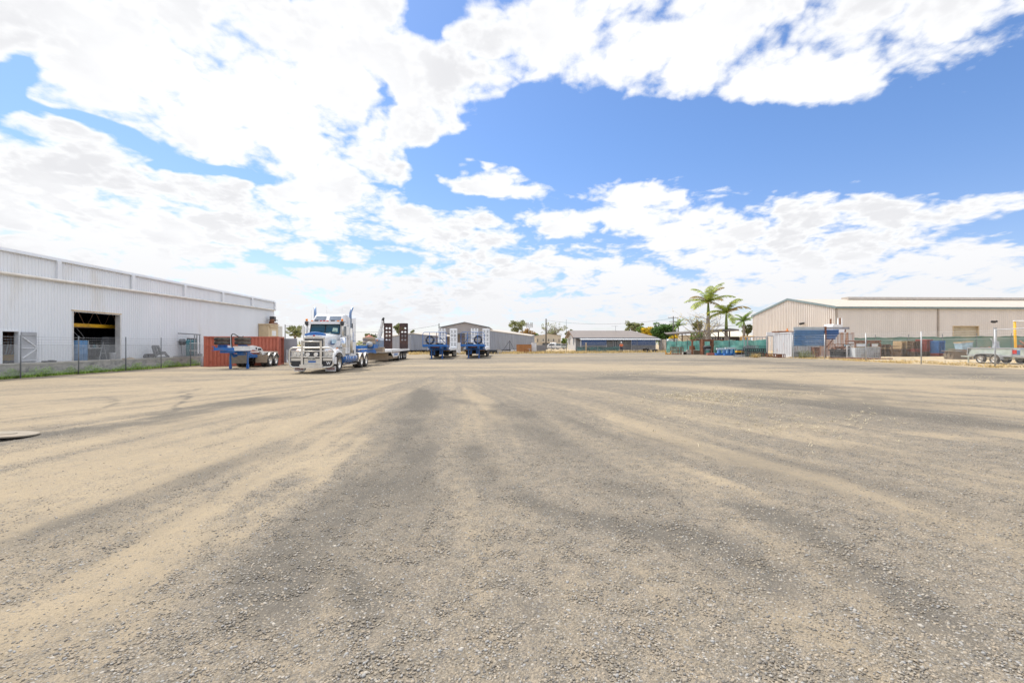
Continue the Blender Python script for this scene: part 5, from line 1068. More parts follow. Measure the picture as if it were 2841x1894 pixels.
# ================================================================== grey sheds in the middle distance
def wall_between(mb, p0, D0_, p1, D1_, z0a, z1a, z0b, z1b, pitch=.25, dep=.03):
    a = (px(p0,D0_), D0_); b = (px(p1,D1_), D1_); Lg = math.hypot(b[0]-a[0], b[1]-a[1])
    return mb.rib(a, b, lambda t: z0a+(z0b-z0a)*t/Lg, lambda t: z1a+(z1b-z1a)*t/Lg, pitch, dep)
def shed(label, corners, m, base, roofm='creamroof', name='shed', stumps=True, depth=14):
    """corners: list of (px, D, top_y) along the visible eaves"""
    x0 = px(corners[0][0], corners[0][1]); t = thing(name, label, 'shed', (0,0,0))
    mb = MB()
    for (a, Da, ya), (b, Db, yb) in zip(corners[:-1], corners[1:]): wall_between(mb, a, Da, b, Db, base, pz(ya,Da), base, pz(yb,Db))
    part('wall', mb, m, t)
    mb = MB(); P_ = [(px(a,D)+0, D-.12, pz(y_,D)+.02) for a, D, y_ in corners]; Q = [(X+depth*.1, Y+depth, Z+.5) for X, Y, Z in P_]
    for i in range(len(P_)-1): mb.quad(P_[i], P_[i+1], Q[i+1], Q[i]); mb.bar((P_[i][0],P_[i][1]-.02,P_[i][2]-.06),(P_[i+1][0],P_[i+1][1]-.02,P_[i+1][2]-.06),.10)
    part('roof', mb, roofm, t)
    bk = MB(); bk.quad((Q[0][0],Q[0][1],0),(Q[-1][0],Q[-1][1],0),Q[-1],Q[0]); part('back_wall', bk, m, t)
    if stumps:
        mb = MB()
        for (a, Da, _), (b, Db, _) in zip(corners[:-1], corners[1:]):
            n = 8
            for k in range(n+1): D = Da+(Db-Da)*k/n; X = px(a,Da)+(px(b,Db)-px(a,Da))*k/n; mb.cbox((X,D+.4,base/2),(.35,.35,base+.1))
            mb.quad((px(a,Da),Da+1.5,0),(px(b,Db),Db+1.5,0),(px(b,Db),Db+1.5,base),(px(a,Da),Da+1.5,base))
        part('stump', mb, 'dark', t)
    return t
shed('grey ribbed shed with a pale roof behind the low loader and the left blue trailer', [(1060,112,936),(1139,84,924),(1232,96,934)], 'greyclad', .60, depth=16)
shed('long grey ribbed shed right of the blue trailers on short stumps', [(1290,92,924),(1357,86,916),(1475,112,931.5)], 'greyclad', .58, depth=14)
t = thing('gable_shed', 'beige gable ended shed with dark roof edge behind the blue trailers', 'shed', (px(1289,108),108,gh(-11,100)), 0)
g = t.location.z; w_ = (px(1357,108)-px(1222,108))/2; ez = pz(908,108)-g; rz_ = pz(894,108)-g
mb = MB(); mb.rib((-w_,0),(w_,0),0,lambda s: ez+(rz_-ez)*(1-abs(s-w_)/w_),.3,.03); mb.rib((w_,0),(w_,26),0,ez,.3,.03); mb.rib((-w_,26),(-w_,0),0,ez,.3,.03); part('wall', mb, mat('beige_cladding', (.50,.44,.40), .5, .05, .05, .7), t)
mb = MB(); mb.quad((-w_-.2,-.2,ez+.03),(0,-.2,rz_+.06),(0,26,rz_+.06),(-w_-.2,26,ez+.03)); mb.quad((w_+.2,-.2,ez+.03),(0,-.2,rz_+.06),(0,26,rz_+.06),(w_+.2,26,ez+.03)); part('roof', mb, 'creamroof', t)
mb = MB(); mb.bar((-w_-.2,-.25,ez),(0,-.25,rz_+.03),.25,.12); mb.bar((w_+.2,-.25,ez),(0,-.25,rz_+.03),.25,.12); part('barge_board', mb, 'fascia', t)
mb = MB(); mb.box(-w_-1,w_+1,-2.6,-.1,pz(927,106)-g,pz(925,106)-g); part('awning', mb, 'fascia', t)
def junk(p, q, D, sx, sy, sz, m, label, name='crate', cat=None, z=0.0, rz=0.0):
    x = px(p, D); g = gh(x, D)+z; mb = MB()
    mb.cbox((0,0,sz/2),(sx,sy,sz)); mb.cbox((0,0,sz+.02),(sx*1.04,sy*1.04,.04)); mb.box(-sx*.45,sx*.45,-sy/2-.02,-sy/2-.003,sz*.15,sz*.85)
    return one(name, mb, m, label, cat or name.replace('_',' '), (x,D,g), rz)
# crane truck and blue grey bin behind the low loader
t = thing('mobile_crane', 'white crane truck with a raised telescopic boom behind the low loader', 'crane', (px(1056,66),66,gh(-18,66)), 0)
mb = MB(); mb.cbox((-.2,0,1.2),(1.9,5,.35)); mb.cbox((-.35,1,2.0),(1.0,1.6,1.3)); mb.prism([(-1.1,2.3),(.9,2.3),(.7,2.6),(-.2,2.75)],(0,-.5,0),(1,0,0),(0,0,1),(0,2,0)); part('body', mb, 'truckwhite', t)
b0 = Vector((-.3,0,pz(943,66)-t.location.z)); b1 = Vector((px(1066,66)-px(1056,66),-.6,pz(889,66)-t.location.z)); mb = MB(); mb.bar(b0,b0.lerp(b1,.55),.42); mb.bar(b0.lerp(b1,.5),b1,.30); bm_ = part('boom', mb, 'truckwhite', t)
mb = MB(); mb.bar(b1-Vector((.1,0,0)),b1+Vector((.15,-.1,.35)),.22); mb.tube([b1+Vector((.15,-.1,.1)),b1+Vector((.2,-.1,-1.2))],.05,6); mb.cbox(b1+Vector((.2,-.1,-1.2)),(.14,.1,.3)); part('hook_block', mb, 'darkmetal', bm_)
mb = MB(); mb.tube([b0+Vector((.2,0,.1)),b0.lerp(b1,.45)+Vector((.25,0,-.1))],.09,8); part('lift_cylinder', mb, 'galv', t, True)
mb = MB(); mb.box(-1.2,.8,-2.6,-2.5,.8,1.0); part('warning_strip', mb, 'yellow', t)
for sg in (-1,1): wheel(t, sg*.8-.2, -1.5, .5, WH, sg); wheel(t, sg*.8-.2, 1.5, .5, WH, sg)
t = thing('blue_grey_container', 'blue grey ribbed bin behind the truck and its air tank', 'container', (px(1018,62),62,gh(-19,62)), 0)
mb = MB(); mb.rib((0,0),(1.75,0),.5,2.28,.32,-.03); mb.rib((1.75,0),(1.75,5),.5,2.28,.3,.03); mb.rib((0,5),(0,0),.5,2.28,.3,.03); part('wall', mb, mat('blue_grey_steel', (.20,.27,.38), .5, .1, .1, 2, dirt=(.3,.3,.32), damt=.3), t)
mb = MB(); mb.box(-.04,1.79,-.04,.04,2.28,2.36); mb.box(-.04,1.79,-.06,-.005,1.28,1.33); mb.box(0,.1,0,5,.3,.5); mb.box(1.65,1.75,0,5,.3,.5); part('rim', mb, 'blue2', t)
junk(1368, 0, 76, 1.4,.6,.6,'dark','black machine part lying on dry grass right of the right blue trailer','machine_part','machine part'); junk(1384,0,76,.8,.5,.7,'conc','pale concrete block in dry grass right of the black machine part','block')
junk(1268, 0, 76, .9,3,1.9,'whitepaint','white box trailer end seen right of the left blue trailer ramp','small_trailer','trailer')
junk(1405,0,84,1.9,1,.35,'boxin','grey panel lying under the grey shed stumps','panel'); junk(1425,0,85,1.0,.7,.5,'cleanwhite','white tub under the right end of the grey shed','tub')
# tripod stand against the grey shed
x = px(1414, 80); mb = MB(); h = pz(945,80)-gh(x,80)
for e in ((-1.5,0),(1.1,0),(0,.6),(0.05,-.1)): mb.tube([(e[0],e[1],0),(0,0,h)], .03, 5)
one('tripod', mb, 'darkmetal', 'thin black tripod standing before the long grey shed', 'tripod', (x,80,gh(x,80)))
# orange ribbed bin and neighbours
a = px(1434,80); t = thing('orange_container', 'low orange brown ribbed bin beside the grey shed end', 'container', (a,80,gh(a,80)), 0); w_ = px(1474,80)-a
mb = MB(); mb.rib((0,0),(w_,0),.0,1.45,.30,.06); mb.rib((w_,0),(w_,2.2),0,1.45,.3,.05); mb.rib((0,2.2),(0,0),0,1.45,.3,.05); mb.quad((0,.06,1.44),(w_,.06,1.44),(w_,2.2,1.44),(0,2.2,1.44)); part('wall', mb, 'orangebox', t)
mb = MB(); mb.box(-.04,w_+.04,-.10,.0,1.45,1.52); part('rim', mb, 'orangebox', t)
x = px(1469,79); mb = MB(); mb.box(-.3,.3,-.3,.3,.72,.78); mb.bar((0,0,0),(0,0,.72),.08); mb.box(-.25,.25,-.25,.25,0,.04); one('pedestal_table', mb, 'galv', 'small pale pedestal before the right end of the orange bin', 'table', (x,79,gh(x,79)))
a = px(1475,81); mb = MB(); mb.box(0,.85,0,1,0,1.75); mb.box(-.03,.88,-.03,1.03,1.753,1.82); mb.box(0.1,.75,-.02,-.004,.2,.8); one('white_cabinet', mb, 'whitepaint', 'tall white cabinet just right of the orange bin', 'cabinet', (a,81,gh(a,81)))
# ================================================================== far cream building, white truck and utes
g = gh(14,100); DB = 150
t = thing('cream_building', 'far cream gabled building with narrow window slits', 'building', (px(1488,DB),DB,g), 0); w_ = px(1556,DB)-px(1488,DB); ez = pz(931,DB)-g; rz_ = pz(925.5,DB)-g
mb = MB(); mb.rib((0,0),(w_,0),0,lambda s: ez+(rz_-ez)*(1-abs(s-w_*.5)/(w_*.5)),.35,.03); mb.rib((-1.2,8),(0,0),0,ez,.35,.03); mb.rib((w_,0),(w_,12),0,ez,.35,.03); part('wall', mb, mat('cream_wall', (.60,.52,.40), .6, 0, .05, .5), t)
mb = MB(); mb.quad((-.2,-.2,ez+.03),(w_/2,-.2,rz_+.05),(w_/2-1,12,rz_+.05),(-1.4,8,ez+.03)); mb.quad((w_+.2,-.2,ez+.03),(w_/2,-.2,rz_+.05),(w_/2,12,rz_+.05),(w_+.2,12,ez+.03)); part('roof', mb, 'greyclad', t)
for p in (1492,1507,1522,1536,1551): xx = px(p,DB)-px(1488,DB); mb = MB(); mb.box(xx-.12,xx+.12,-.06,-.033,pz(949,DB)-g,pz(940,DB)-g); part('window', mb, 'glass', t)
mb = MB(); mb.box(px(1503,DB)-px(1488,DB),px(1543,DB)-px(1488,DB),-3,-.04,pz(951,DB)-g,pz(947,DB)-g); part('awning', mb, 'creamroof', t)
mb = MB(); mb.box(px(1505,DB)-px(1488,DB),px(1525,DB)-px(1488,DB),-.06,-.035,pz(960,DB)-g,pz(951,DB)-g); part('doorway', mb, 'dark', t)
def small_truck(p, D, label):
    x = px(p, D); t = thing('parked_truck', label, 'truck', (x,D,gh(x,D)), R(6))
    mb = MB(); mb.prism([(0,.6),(0,1.6),(.12,2.8),(.5,3.05),(2.2,3.05),(2.2,.6)],(-1.1,0,0),(0,1,0),(0,0,1),(2.2,0,0)); part('cab', mb, 'truckwhite', t)
    mb = MB(); mb.add([(-1.0,-.02,1.65),(1.0,-.02,1.65),(.95,.10,2.6),(-.95,.10,2.6)],[(0,1,2,3)]); part('windscreen', mb, 'glass', t)
    mb = MB(); mb.box(-1.0,1.0,-.05,-.01,.8,1.35); part('grille', mb, 'darkmetal', t)
    for sg in (-1,1): mb = MB(); mb.cbox((sg*.85,-.06,.75),(.3,.05,.2)); part('headlight', mb, 'lamp', t); wheel(t, sg*.95, 1.3, .5, WH, sg); wheel(t, sg*.95, 5.3, .5, WH, sg)
    mb = MB(); mb.box(-1.2,1.2,2.4,7,.95,1.1); part('tray', mb, 'galv', t); return t
small_truck(1565, 165, 'distant white cab over truck parked left of the house')
def ute(p, D, label, m):
    x = px(p, D); t = thing('parked_ute', label, 'utility vehicle', (x,D,gh(x,D)), 0)
    mb = MB(); mb.prism([(-2.4,.45),(-2.4,.95),(-1.3,1.05),(-.8,1.65),(.5,1.65),(.7,1.05),(2.4,1.0),(2.4,.45)],(0,0,0),(1,0,0),(0,0,1),(0,1.8,0)); part('body', mb, m, t)
    mb = MB(); mb.prism([(-1.1,1.1),(-.75,1.55),(.4,1.55),(.5,1.1)],(0,-.02,0),(1,0,0),(0,0,1),(0,.015,0)); part('window', mb, 'glass', t)
    for xx in (-1.5,1.5):
        for yy in (.1,1.7): o = wheel(t, xx, yy, .33, WC); o.rotation_euler = (0,0,R(90))
ute(1533, 126, 'distant white utility with a round tank, left one of two by the cream building', 'whitepaint'); ute(1551, 128, 'distant pale cream utility beside the parked white truck', 'ltgreen')
x = px(1536,125.8); mb = MB(); mb.tube([(-.8,.9,1.45),(.8,.9,1.45)],.45,12); one('round_tank', mb, 'cleanwhite', 'round white tank carried on the left distant utility', 'tank', (x,126,gh(x,126)), smooth=True)
# ================================================================== the low house
HL = (px(1598,85)*cA+85*sA); HD = -px(1598,85)*sA+85*cA; hx, hy = yard(HL, HD); hg = gh(hx,hy)
ho = thing('low_house', 'low grey weatherboard house with a white awning and blue sheet screens', 'house', (hx,hy,hg), A)
Wd, Ln = 9.0, 15.1; ez = pz(934,85)-hg; rz_ = pz(917,90)-hg; fz = .35
mb = MB(); mb.box(.02,Ln,.0,.08,fz,ez); mb.box(Ln-.08,Ln,.08,Wd,fz,ez); mb.box(.02,Ln,Wd-.08,Wd,fz,ez)
for k in range(22): mb.box(.02,Ln,-.025,-.002,fz+.02+k*.125,fz+.10+k*.125) if fz+.1+k*.125 < ez else None
part('front_wall', mb, 'weatherboard', ho)
mb = MB(); mb.prism([(0,fz),(Wd,fz),(Wd,ez),(Wd/2,rz_-.2),(0,ez)],(-.06,0,0),(0,1,0),(0,0,1),(.06,0,0))
for k in range(24):
    z = fz+.02+k*.125; w2 = Wd/2 if z < ez else Wd/2*(rz_-.2-z)/(rz_-.2-ez)
    if w2 > .2: mb.box(-.085,-.063,Wd/2-w2+.02,Wd/2+w2-.02,z,z+.08)
part('end_wall', mb, 'whiteboard', ho)
ov = .55; mb = MB(); y0_ = -ov; z0_ = ez-(rz_-ez)*ov/(Wd/2)
def slab(mb, q, t_=.05): q = [Vector(v_) for v_ in q]; n = len(q); mb.add(q+[v_-Vector((0,0,t_)) for v_ in q], [tuple(range(n)),tuple(range(n,2*n))[::-1]]+[(i,(i+1)%n,n+(i+1)%n,n+i) for i in range(n)])
slab(mb, [(-.6,y0_,z0_),(Ln+.3,y0_,z0_),(Ln-3.2,Wd/2,rz_),(-.6,Wd/2,rz_)]); slab(mb, [(-.6,Wd/2,rz_),(Ln-3.2,Wd/2,rz_),(Ln+.3,Wd+ov,z0_),(-.6,Wd+ov,z0_)]); slab(mb, [(Ln+.3,y0_,z0_),(Ln+.3,Wd+ov,z0_),(Ln-3.2,Wd/2,rz_)]); rf = part('roof', mb, 'housetin', ho)
mb = MB(); mb.bar((-.64,y0_,z0_-.05),(-.64,Wd/2,rz_-.03),.06,.22); mb.bar((-.64,Wd/2,rz_-.03),(-.64,Wd+ov,z0_-.05),.06,.22); part('barge_board', mb, mat('brown_trim', (.22,.15,.11), .7), rf)
mb = MB(); mb.bar((-.6,y0_-.05,z0_-.07),(Ln+.3,y0_-.05,z0_-.07),.10,.16); part('gutter', mb, 'fascia', rf)
mb = MB(); a0, a1 = .5, Ln+.25; mb.rib((a0,-2.3),(a1,-2.3),0,1,.2,.0); mb = MB()
n = 74
for k in range(n):
    xa = a0+(a1-a0)*k/n; xb = a0+(a1-a0)*(k+1)/n; h_ = .04 if k % 2 else 0
    slab(mb, [(xa,-2.4,z0_-.42+h_),(xb,-2.4,z0_-.42+h_),(xb,-.62,z0_-.16+h_),(xa,-.62,z0_-.16+h_)], .02)
aw = part('awning', mb, 'whitetin', ho); mb = MB(); mb.bar((a0,-2.42,z0_-.50),(a1,-2.42,z0_-.50),.05,.13); part('awning_trim', mb, 'fascia', aw)
for p in (1610,1681,1752,1820): xx = px(p,82.7)-hx; mb = MB(); mb.box(xx-.05,xx+.05,-2.4,-2.3,0,z0_-.5); part('awning_post', mb, 'whitepaint', ho)
def hw_(p0, p1, y0_, y1_, m='glass', nm='window'):
    a, b = px(p0,85)-hx, px(p1,85)-hx; z1, z0 = pz(y0_,85)-hg, pz(y1_,85)-hg; mb = MB(); mb.box(a,b,-.06,-.03,z0,z1); o = part(nm, mb, m, ho)
    mb = MB()
    for q in (((a,z0),(b,z0)),((a,z1),(b,z1)),((a,z0),(a,z1)),((b,z0),(b,z1)),(((a+b)/2,z0),((a+b)/2,z1))): mb.bar((q[0][0],-.075,q[0][1]),(q[1][0],-.075,q[1][1]),.06,.04)
    part('frame', mb, 'fascia' if nm == 'window' else 'whitepaint', o)
hw_(1688,1697,939,946); hw_(1718,1728,939,950); hw_(1660,1670,939,944); hw_(1762,1772,939,943); hw_(1780,1790,939,943); hw_(1702,1715,939,971,'fascia','door')
for yy in (1.4, 6.0): mb = MB(); mb.box(-.11,-.09,yy,yy+.9,1.35,2.65); o = part('window', mb, 'glass', ho); mb = MB(); mb.bar((-.12,yy,1.35),(-.12,yy,2.65),.07); mb.bar((-.12,yy+.9,1.35),(-.12,yy+.9,2.65),.07); part('frame', mb, 'cleanwhite', o)
for p0, p1 in ((1612,1682),(1752,1820)):
    a, b = px(p0,82.6)-hx, px(p1,82.6)-hx; zt, zb = pz(943,82.6)-hg, pz(957,82.6)-hg
    mb = MB()
    for k in range(6): z = zb+(zt-zb)*k/6; mb.prism([(0,z),(0,z+(zt-zb)/6*.7),(.05,z+(zt-zb)/6*.8),(.05,z+(zt-zb)/6-.003)],(a,-2.46,0),(0,1,0),(0,0,1),(b-a,0,0))
    part('blue_screen', mb, mat('blue_house_sheet', (.035,.085,.22), .5, .1, .1, 1), ho)
    mb = MB()
    for k in range(int((b-a)/.12)): mb.box(a+k*.12,a+k*.12+.07,-2.44,-2.41,.1,zb-.02)
    part('slat_screen', mb, mat('grey_slats', (.19,.19,.20), .8), ho)
x, y = px(1712, 88), 88; mb = MB(); h = pz(901,88)-rz_-hg; mb.tube([(0,0,0),(0,0,h)],.035,6); mb.bar((-.9,0,h-.1),(.5,0,h-.1),.04)
for k in range(5): mb.bar((-.8+k*.25,-.25,h-.1),(-.8+k*.25,.25,h-.1),.03)
part('tv_aerial', mb, 'galv', ho, loc=(px(1712,89)-hx,Wd/2-.3,rz_-.1))
# grey fence screen right of the house and green cloth before it
def cloth(pts, h, m, label, amp=.06, name='shade_cloth_fence', cat='fence', posts=True, z0=.02, lab2=None):
    t = thing(name, label, cat, (pts[0][0],pts[0][1],0), 0); ox, oy = pts[0]; mb = MB()
    for (a, b) in zip(pts[:-1], pts[1:]):
        Lg = math.hypot(b[0]-a[0], b[1]-a[1]); n = max(2, int(Lg/.35)); nx, ny = (b[1]-a[1])/Lg, -(b[0]-a[0])/Lg; vs = []
        for i in range(n+1):
            f = i/n; X = a[0]+(b[0]-a[0])*f; Y = a[1]+(b[1]-a[1])*f; g_ = gh(X,Y); sag = .05*math.sin(f*Lg*2.1)+.03*math.sin(f*Lg*5)
            for j in range(4): o = amp*math.sin(f*Lg*1.7+j*1.3)*math.sin(j+.5)+random.uniform(-.015,.015); vs.append((X-ox+nx*o, Y-oy+ny*o, g_+z0+(h-z0+(sag if j == 3 else 0))*j/3))
        mb.add(vs, [(i*4+j,(i+1)*4+j,(i+1)*4+j+1,i*4+j+1) for i in range(n) for j in range(3)])
    part('cloth', mb, m, t)
    if posts:
        for (a, b) in zip(pts[:-1], pts[1:]):
            Lg = math.hypot(b[0]-a[0], b[1]-a[1]); n = max(1, int(Lg/3.4))
            for i in range(n+1): X = a[0]+(b[0]-a[0])*i/n; Y = a[1]+(b[1]-a[1])*i/n; g_ = gh(X,Y); mb = MB(); mb.tube([(X-ox,Y-oy-.12,g_),(X-ox,Y-oy-.12,g_+h+.35)],.035,6); part('post', mb, 'dgalv', t)
    return t
cloth([(px(1598,80),80),(px(1718,79),79)], .95, mat('dark_green_cloth', (.03,.11,.10), .9, 0, .3, 1.2, dirt=(.07,.17,.15), damt=.5), 'sagging dark green cloth hung low before the house', .15, posts=True)
t = cloth([(px(1828,84),84),(px(1849,82),82)], 2.2, mat('stained_board', (.42,.37,.32), .9, 0, .15, 1.5, dirt=(.26,.19,.14), damt=.4), 'pale brown stained screen fence right of the house', .02, 'board_fence')
def clf(pts, h, label, posts_m='dgalv', sp=.16, r=.006, top=True, name='chain_link_fence', step=3.0):
    ox, oy = pts[0]; t = thing(name, label, 'fence', (ox,oy,0), 0)
    for (a, b) in zip(pts[:-1], pts[1:]):
        Lg = math.hypot(b[0]-a[0], b[1]-a[1]); an = math.atan2(b[1]-a[1], b[0]-a[0]); m_ = Matrix.Rotation(an-math.pi/2,4,'Z'); mb = strands(MB(), 0, Lg, 0, h, sp, r); ga, gb = gh(*a), gh(*b)
        mb.v = [(v_[0]*math.cos(an-math.pi/2)-v_[1]*math.sin(an-math.pi/2)+a[0]-ox, v_[0]*math.sin(an-math.pi/2)+v_[1]*math.cos(an-math.pi/2)+a[1]-oy, v_[2]+ga+(gb-ga)*v_[1]/Lg) for v_ in mb.v]; part('mesh_panel', mb, 'galv', t)
        if top: mb = MB(); mb.tube([(a[0]-ox,a[1]-oy,ga+h),(b[0]-ox,b[1]-oy,gb+h)],.022,6); part('top_rail', mb, 'galv', t)
        n = max(1, round(Lg/step))
        for i in range(n+1): X = a[0]+(b[0]-a[0])*i/n; Y = a[1]+(b[1]-a[1])*i/n; g_ = gh(X,Y); mb = MB(); mb.tube([(X-ox,Y-oy,g_-.2),(X-ox,Y-oy,g_+h+.35)],.04,7); part('post', mb, posts_m, t)
    return t
clf([(px(1488,84),84),(px(1572,84),84)], 1.5, 'chain link fence between the white cabinet and the house')
t = clf([(px(1600,78),78),(px(1700,78),78),(px(1835,78.5),78.5)], 1.9, 'light wire fence on thin posts in front of the house', top=False, sp=.22, step=5)
mb = MB(); mb.box(0,1.7,-.03,.03,.1,1.35)
xx = px(1499,83.9); one('mesh_gate_panel', mb, mat('dense_grey_mesh', (.25,.24,.24), .9), 'dense grey panel on the fence left of the timber pole', 'panel', (px(1489,83.8),83.8,gh(4,84)))
x = px(1626,79); mb = MB(); mb.bar((0,0,0),(0,0,1.75),.18); one('timber_stake', mb, 'pal_pale', 'pale orange timber stake before the left blue screen of the house', 'post', (x,79,gh(x,79)))
# person in orange at the fence
def person(loc, rz, label):
    t = thing('person', label, 'person', loc, rz)
    J = [((0,0,.95),.13),((0,.02,1.15),.12),((0,.03,1.38),.14),((0,.0,1.50),.055),((0,-.03,1.60),.085),((0,-.03,1.70),.085),
         ((.11,0,.90),.10),((.13,-.05,.50),.065),((.13,.05,.10),.045),((.13,-.12,.04),.04),((-.11,0,.90),.10),((-.12,.06,.50),.065),((-.14,.16,.10),.045),((-.14,0,.04),.04),
         ((.20,.02,1.40),.06),((.27,-.06,1.14),.045),((.18,-.28,1.02),.035),((-.20,.02,1.40),.06),((-.28,-.04,1.14),.045),((-.16,-.26,1.08),.035)]
    E_ = [(0,1),(1,2),(2,3),(3,4),(4,5),(0,6),(6,7),(7,8),(8,9),(0,10),(10,11),(11,12),(12,13),(2,14),(14,15),(15,16),(2,17),(17,18),(18,19)]
    def skin(name, idx, edges, grow, m):
        mp = {i:k for k, i in enumerate(idx)}; me = bpy.data.meshes.new(name); me.from_pydata([J[i][0] for i in idx], [(mp[a],mp[b]) for a, b in edges], []); me.materials.append(M[m])
        o = link(name, me, t); md = o.modifiers.new('skin','SKIN'); me.skin_vertices[0].data[0].use_root = True
        for k, i in enumerate(idx): r_ = J[i][1]+grow; me.skin_vertices[0].data[k].radius = (r_, r_*.8)
        o.modifiers.new('s','SUBSURF').levels = 2; o.modifiers['s'].render_levels = 2; return o
    skin('body', list(range(20)), E_, 0, 'skin'); skin('shirt', [0,1,2,14,15,17,18], [(0,1),(1,2),(2,14),(14,15),(2,17),(17,18)], .018, 'hivis'); skin('trousers', [0,6,7,8,10,11,12], [(0,6),(6,7),(7,8),(0,10),(10,11),(11,12)], .016, 'navy')
    mb = MB(); mb._lathe(Vector((0,-.03,1.70)), Vector((0,0,1)), [(-.01,.14),(.0,.135),(.01,.11),(.07,.10),(.11,.06),(.125,0)], 14); part('hard_hat', mb, 'hat', t, True)
    mb = MB(); mb.cbox((.03,-.115,1.655),(.02,.012,.014)); mb.cbox((-.03,-.115,1.655),(.02,.012,.014)); mb.cbox((0,-.115,1.59),(.05,.01,.01)); part('face', mb, 'ink', t)
x = px(1724, 76); person((x,76,gh(x,76)), R(-25), 'worker in orange shirt and white hard hat bending at the fence before the house')
for p, D, r_, lb in ((1793,76,.62,'black tyre leaning on the grass before the right blue screen'),(1817,77,.5,'black tyre lying at the right corner of the house')):
    x = px(p,D); mb = MB(); ax = Vector((.5,.35,.8) if p < 1800 else (.1,.2,1)).normalized(); mb._lathe(Vector((0,0,r_*.62)), ax, [(-.15,.32),(-.16,.4),(-.14,r_-.05),(0,r_),(.14,r_-.05),(.16,.4),(.15,.32),(-.15,.32)], 20); one('old_tyre', mb, 'black', lb, 'tyre', (x,D,gh(x,D)), 0, None, True)
# ================================================================== RIGHT: the cream shed
RL = px(2318,65)*cA+65*sA; RD = -px(2318,65)*sA+65*cA; rx, ry = yard(RL, RD); rg = gh(rx,ry)
t = thing('cream_shed', 'large cream ribbed steel shed with a grey green roof edge and roller door', 'shed', (rx,ry,rg), A)
Wg = yd(2088, RL)-RD; ez = pz(852,65)-rg; rz_ = pz(831, 65+Wg/2)-rg; rz_ = max(rz_, ez+2)
Lg = 46; dl_ = px(2658,65)-rx, px(2731,65)-rx; zt = pz(905,65)-rg
mb = MB(); mb.rib((0,Wg),(0,0),0,lambda s: ez+(rz_-ez)*(1-abs(s-Wg/2)/(Wg/2)),.42,.11)
mb.rib((0,0),(Lg,0),0,ez,.30,.022,0,dl_[0]); mb.rib((0,0),(Lg,0),zt,ez,.30,.022,dl_[0],dl_[1]); mb.rib((0,0),(Lg,0),0,ez,.30,.022,dl_[1],Lg); mb.rib((Lg,0),(Lg,Wg),0,ez,.4,.03)
part('wall', mb, 'cream', t)
mb = MB(); slab(mb, [(-.15,-.15,ez+.04),(Lg,-.15,ez+.04),(Lg,Wg/2,rz_+.08),(-.15,Wg/2,rz_+.08)],.04); slab(mb, [(-.15,Wg/2,rz_+.08),(Lg,Wg/2,rz_+.08),(Lg,Wg+.15,ez+.04),(-.15,Wg+.15,ez+.04)],.04); rf = part('roof', mb, 'creamroof', t)
va = px(2325, 65+Wg/2)-rx-.0; mb = MB(); mb.prism([(-.9,0),(-.7,.42),(.7,.42),(.9,0)],(px(2325,ry+Wg/2)-px(2318,ry+Wg/2)+9.2,Wg/2,rz_+.0),(0,1,0),(0,0,1),(40,0,0)); part('ridge_vent', mb, mat('brown_grey_vent', (.46,.41,.36), .6), rf)
mb = MB(); mb.bar((-.17,-.15,ez),(-.17,Wg/2,rz_+.05),.06,.32); mb.bar((-.17,Wg/2,rz_+.05),(-.17,Wg+.15,ez),.06,.32); mb.box(-.2,Lg,-.32,-.10,ez-.20,ez+.08); part('gutter', mb, 'grey_trim', rf)
for xx in (.12, px(2613,65)-rx): mb = MB(); mb.box(xx-.08,xx+.08,-.16,-.03,0,ez-.2); part('downpipe', mb, mat('brown_cream_pipe', (.40,.34,.29), .5), t)
mb = MB(); mb.box(dl_[0],dl_[1],.25,.30,0,zt)
for k in range(34): z = k*zt/34; mb.box(dl_[0],dl_[1],.215,.247,z,z+zt/34*.6)
part('roller_door', mb, mat('cream_roller_door', (.58,.50,.36), .5), t)
mb = MB(); mb.box(dl_[0]-.1,dl_[0],-.05,.3,0,zt); mb.box(dl_[1],dl_[1]+.1,-.05,.3,0,zt); mb.box(dl_[0]-.1,dl_[1]+.1,-.05,.3,zt,zt+.1); part('door_frame', mb, 'beige', t)
def flood(label, x, y, z, rz): o = thing('floodlight', label, 'light', (x,y,z), rz); part('lamp_head', MB().cbox((0,-.4,-.05),(.5,.25,.3),0,.4).cbox((.5,-.35,0),(.3,.2,.25),.5,.4), 'darkmetal', o); part('bracket', MB().bar((0,0,0),(0,-.35,0),.07).bar((0,-.35,0),(.5,-.35,0),.05), 'dgalv', o)
flood('black twin floodlight on the long wall above the roller door side', px(2748,64.8), 64.8, pz(892,65), A)
d_ = yd(2229, RL-.1); x, y = yard(RL-.1, d_); flood('small floodlight on the gable wall above the blue panel', x, y, pz(897,y), A+R(-90))
# ================================================================== right boundary fence
RF = 30.35; t = ythings('chain_link_fence', 'tall chain link fence on galvanised posts along the right side of the yard', 'fence', RF, 0, 0)
ps = [yd(p, RF) for p in (2761,2556,2402,2288,2199)]; g0 = lambda d: gh(*yard(RF,d))
for d in [ps[0]-5.4]+ps: g_ = g0(d); mb = MB(); mb.tube([(0,d,g_-.3),(0,d,g_+2.3)],.04,8); part('post', mb, 'galv', t, True)
for a, b in zip([ps[0]-5.4]+ps[:-1], ps):
    ga, gb = g0(a), g0(b); mb = strands(MB(), 0, b-a, 0, 1.75, .12, .0018); mb.v = [(v_[0],v_[1]+a,v_[2]+ga+(gb-ga)*v_[1]/(b-a)) for v_ in mb.v]; part('mesh_panel', mb, 'galv', t)
    mb = MB()
    for z in (1.76,1.95,2.1,2.24): mb.tube([(0,a,ga+z),(0,(a+b)/2,(ga+gb)/2+z-.03),(0,b,gb+z)],.006,4)
    mb.tube([(0,a,ga+.3),(0,b,gb+.3)],.006,4); part('strand_wire', mb, 'galv', t)
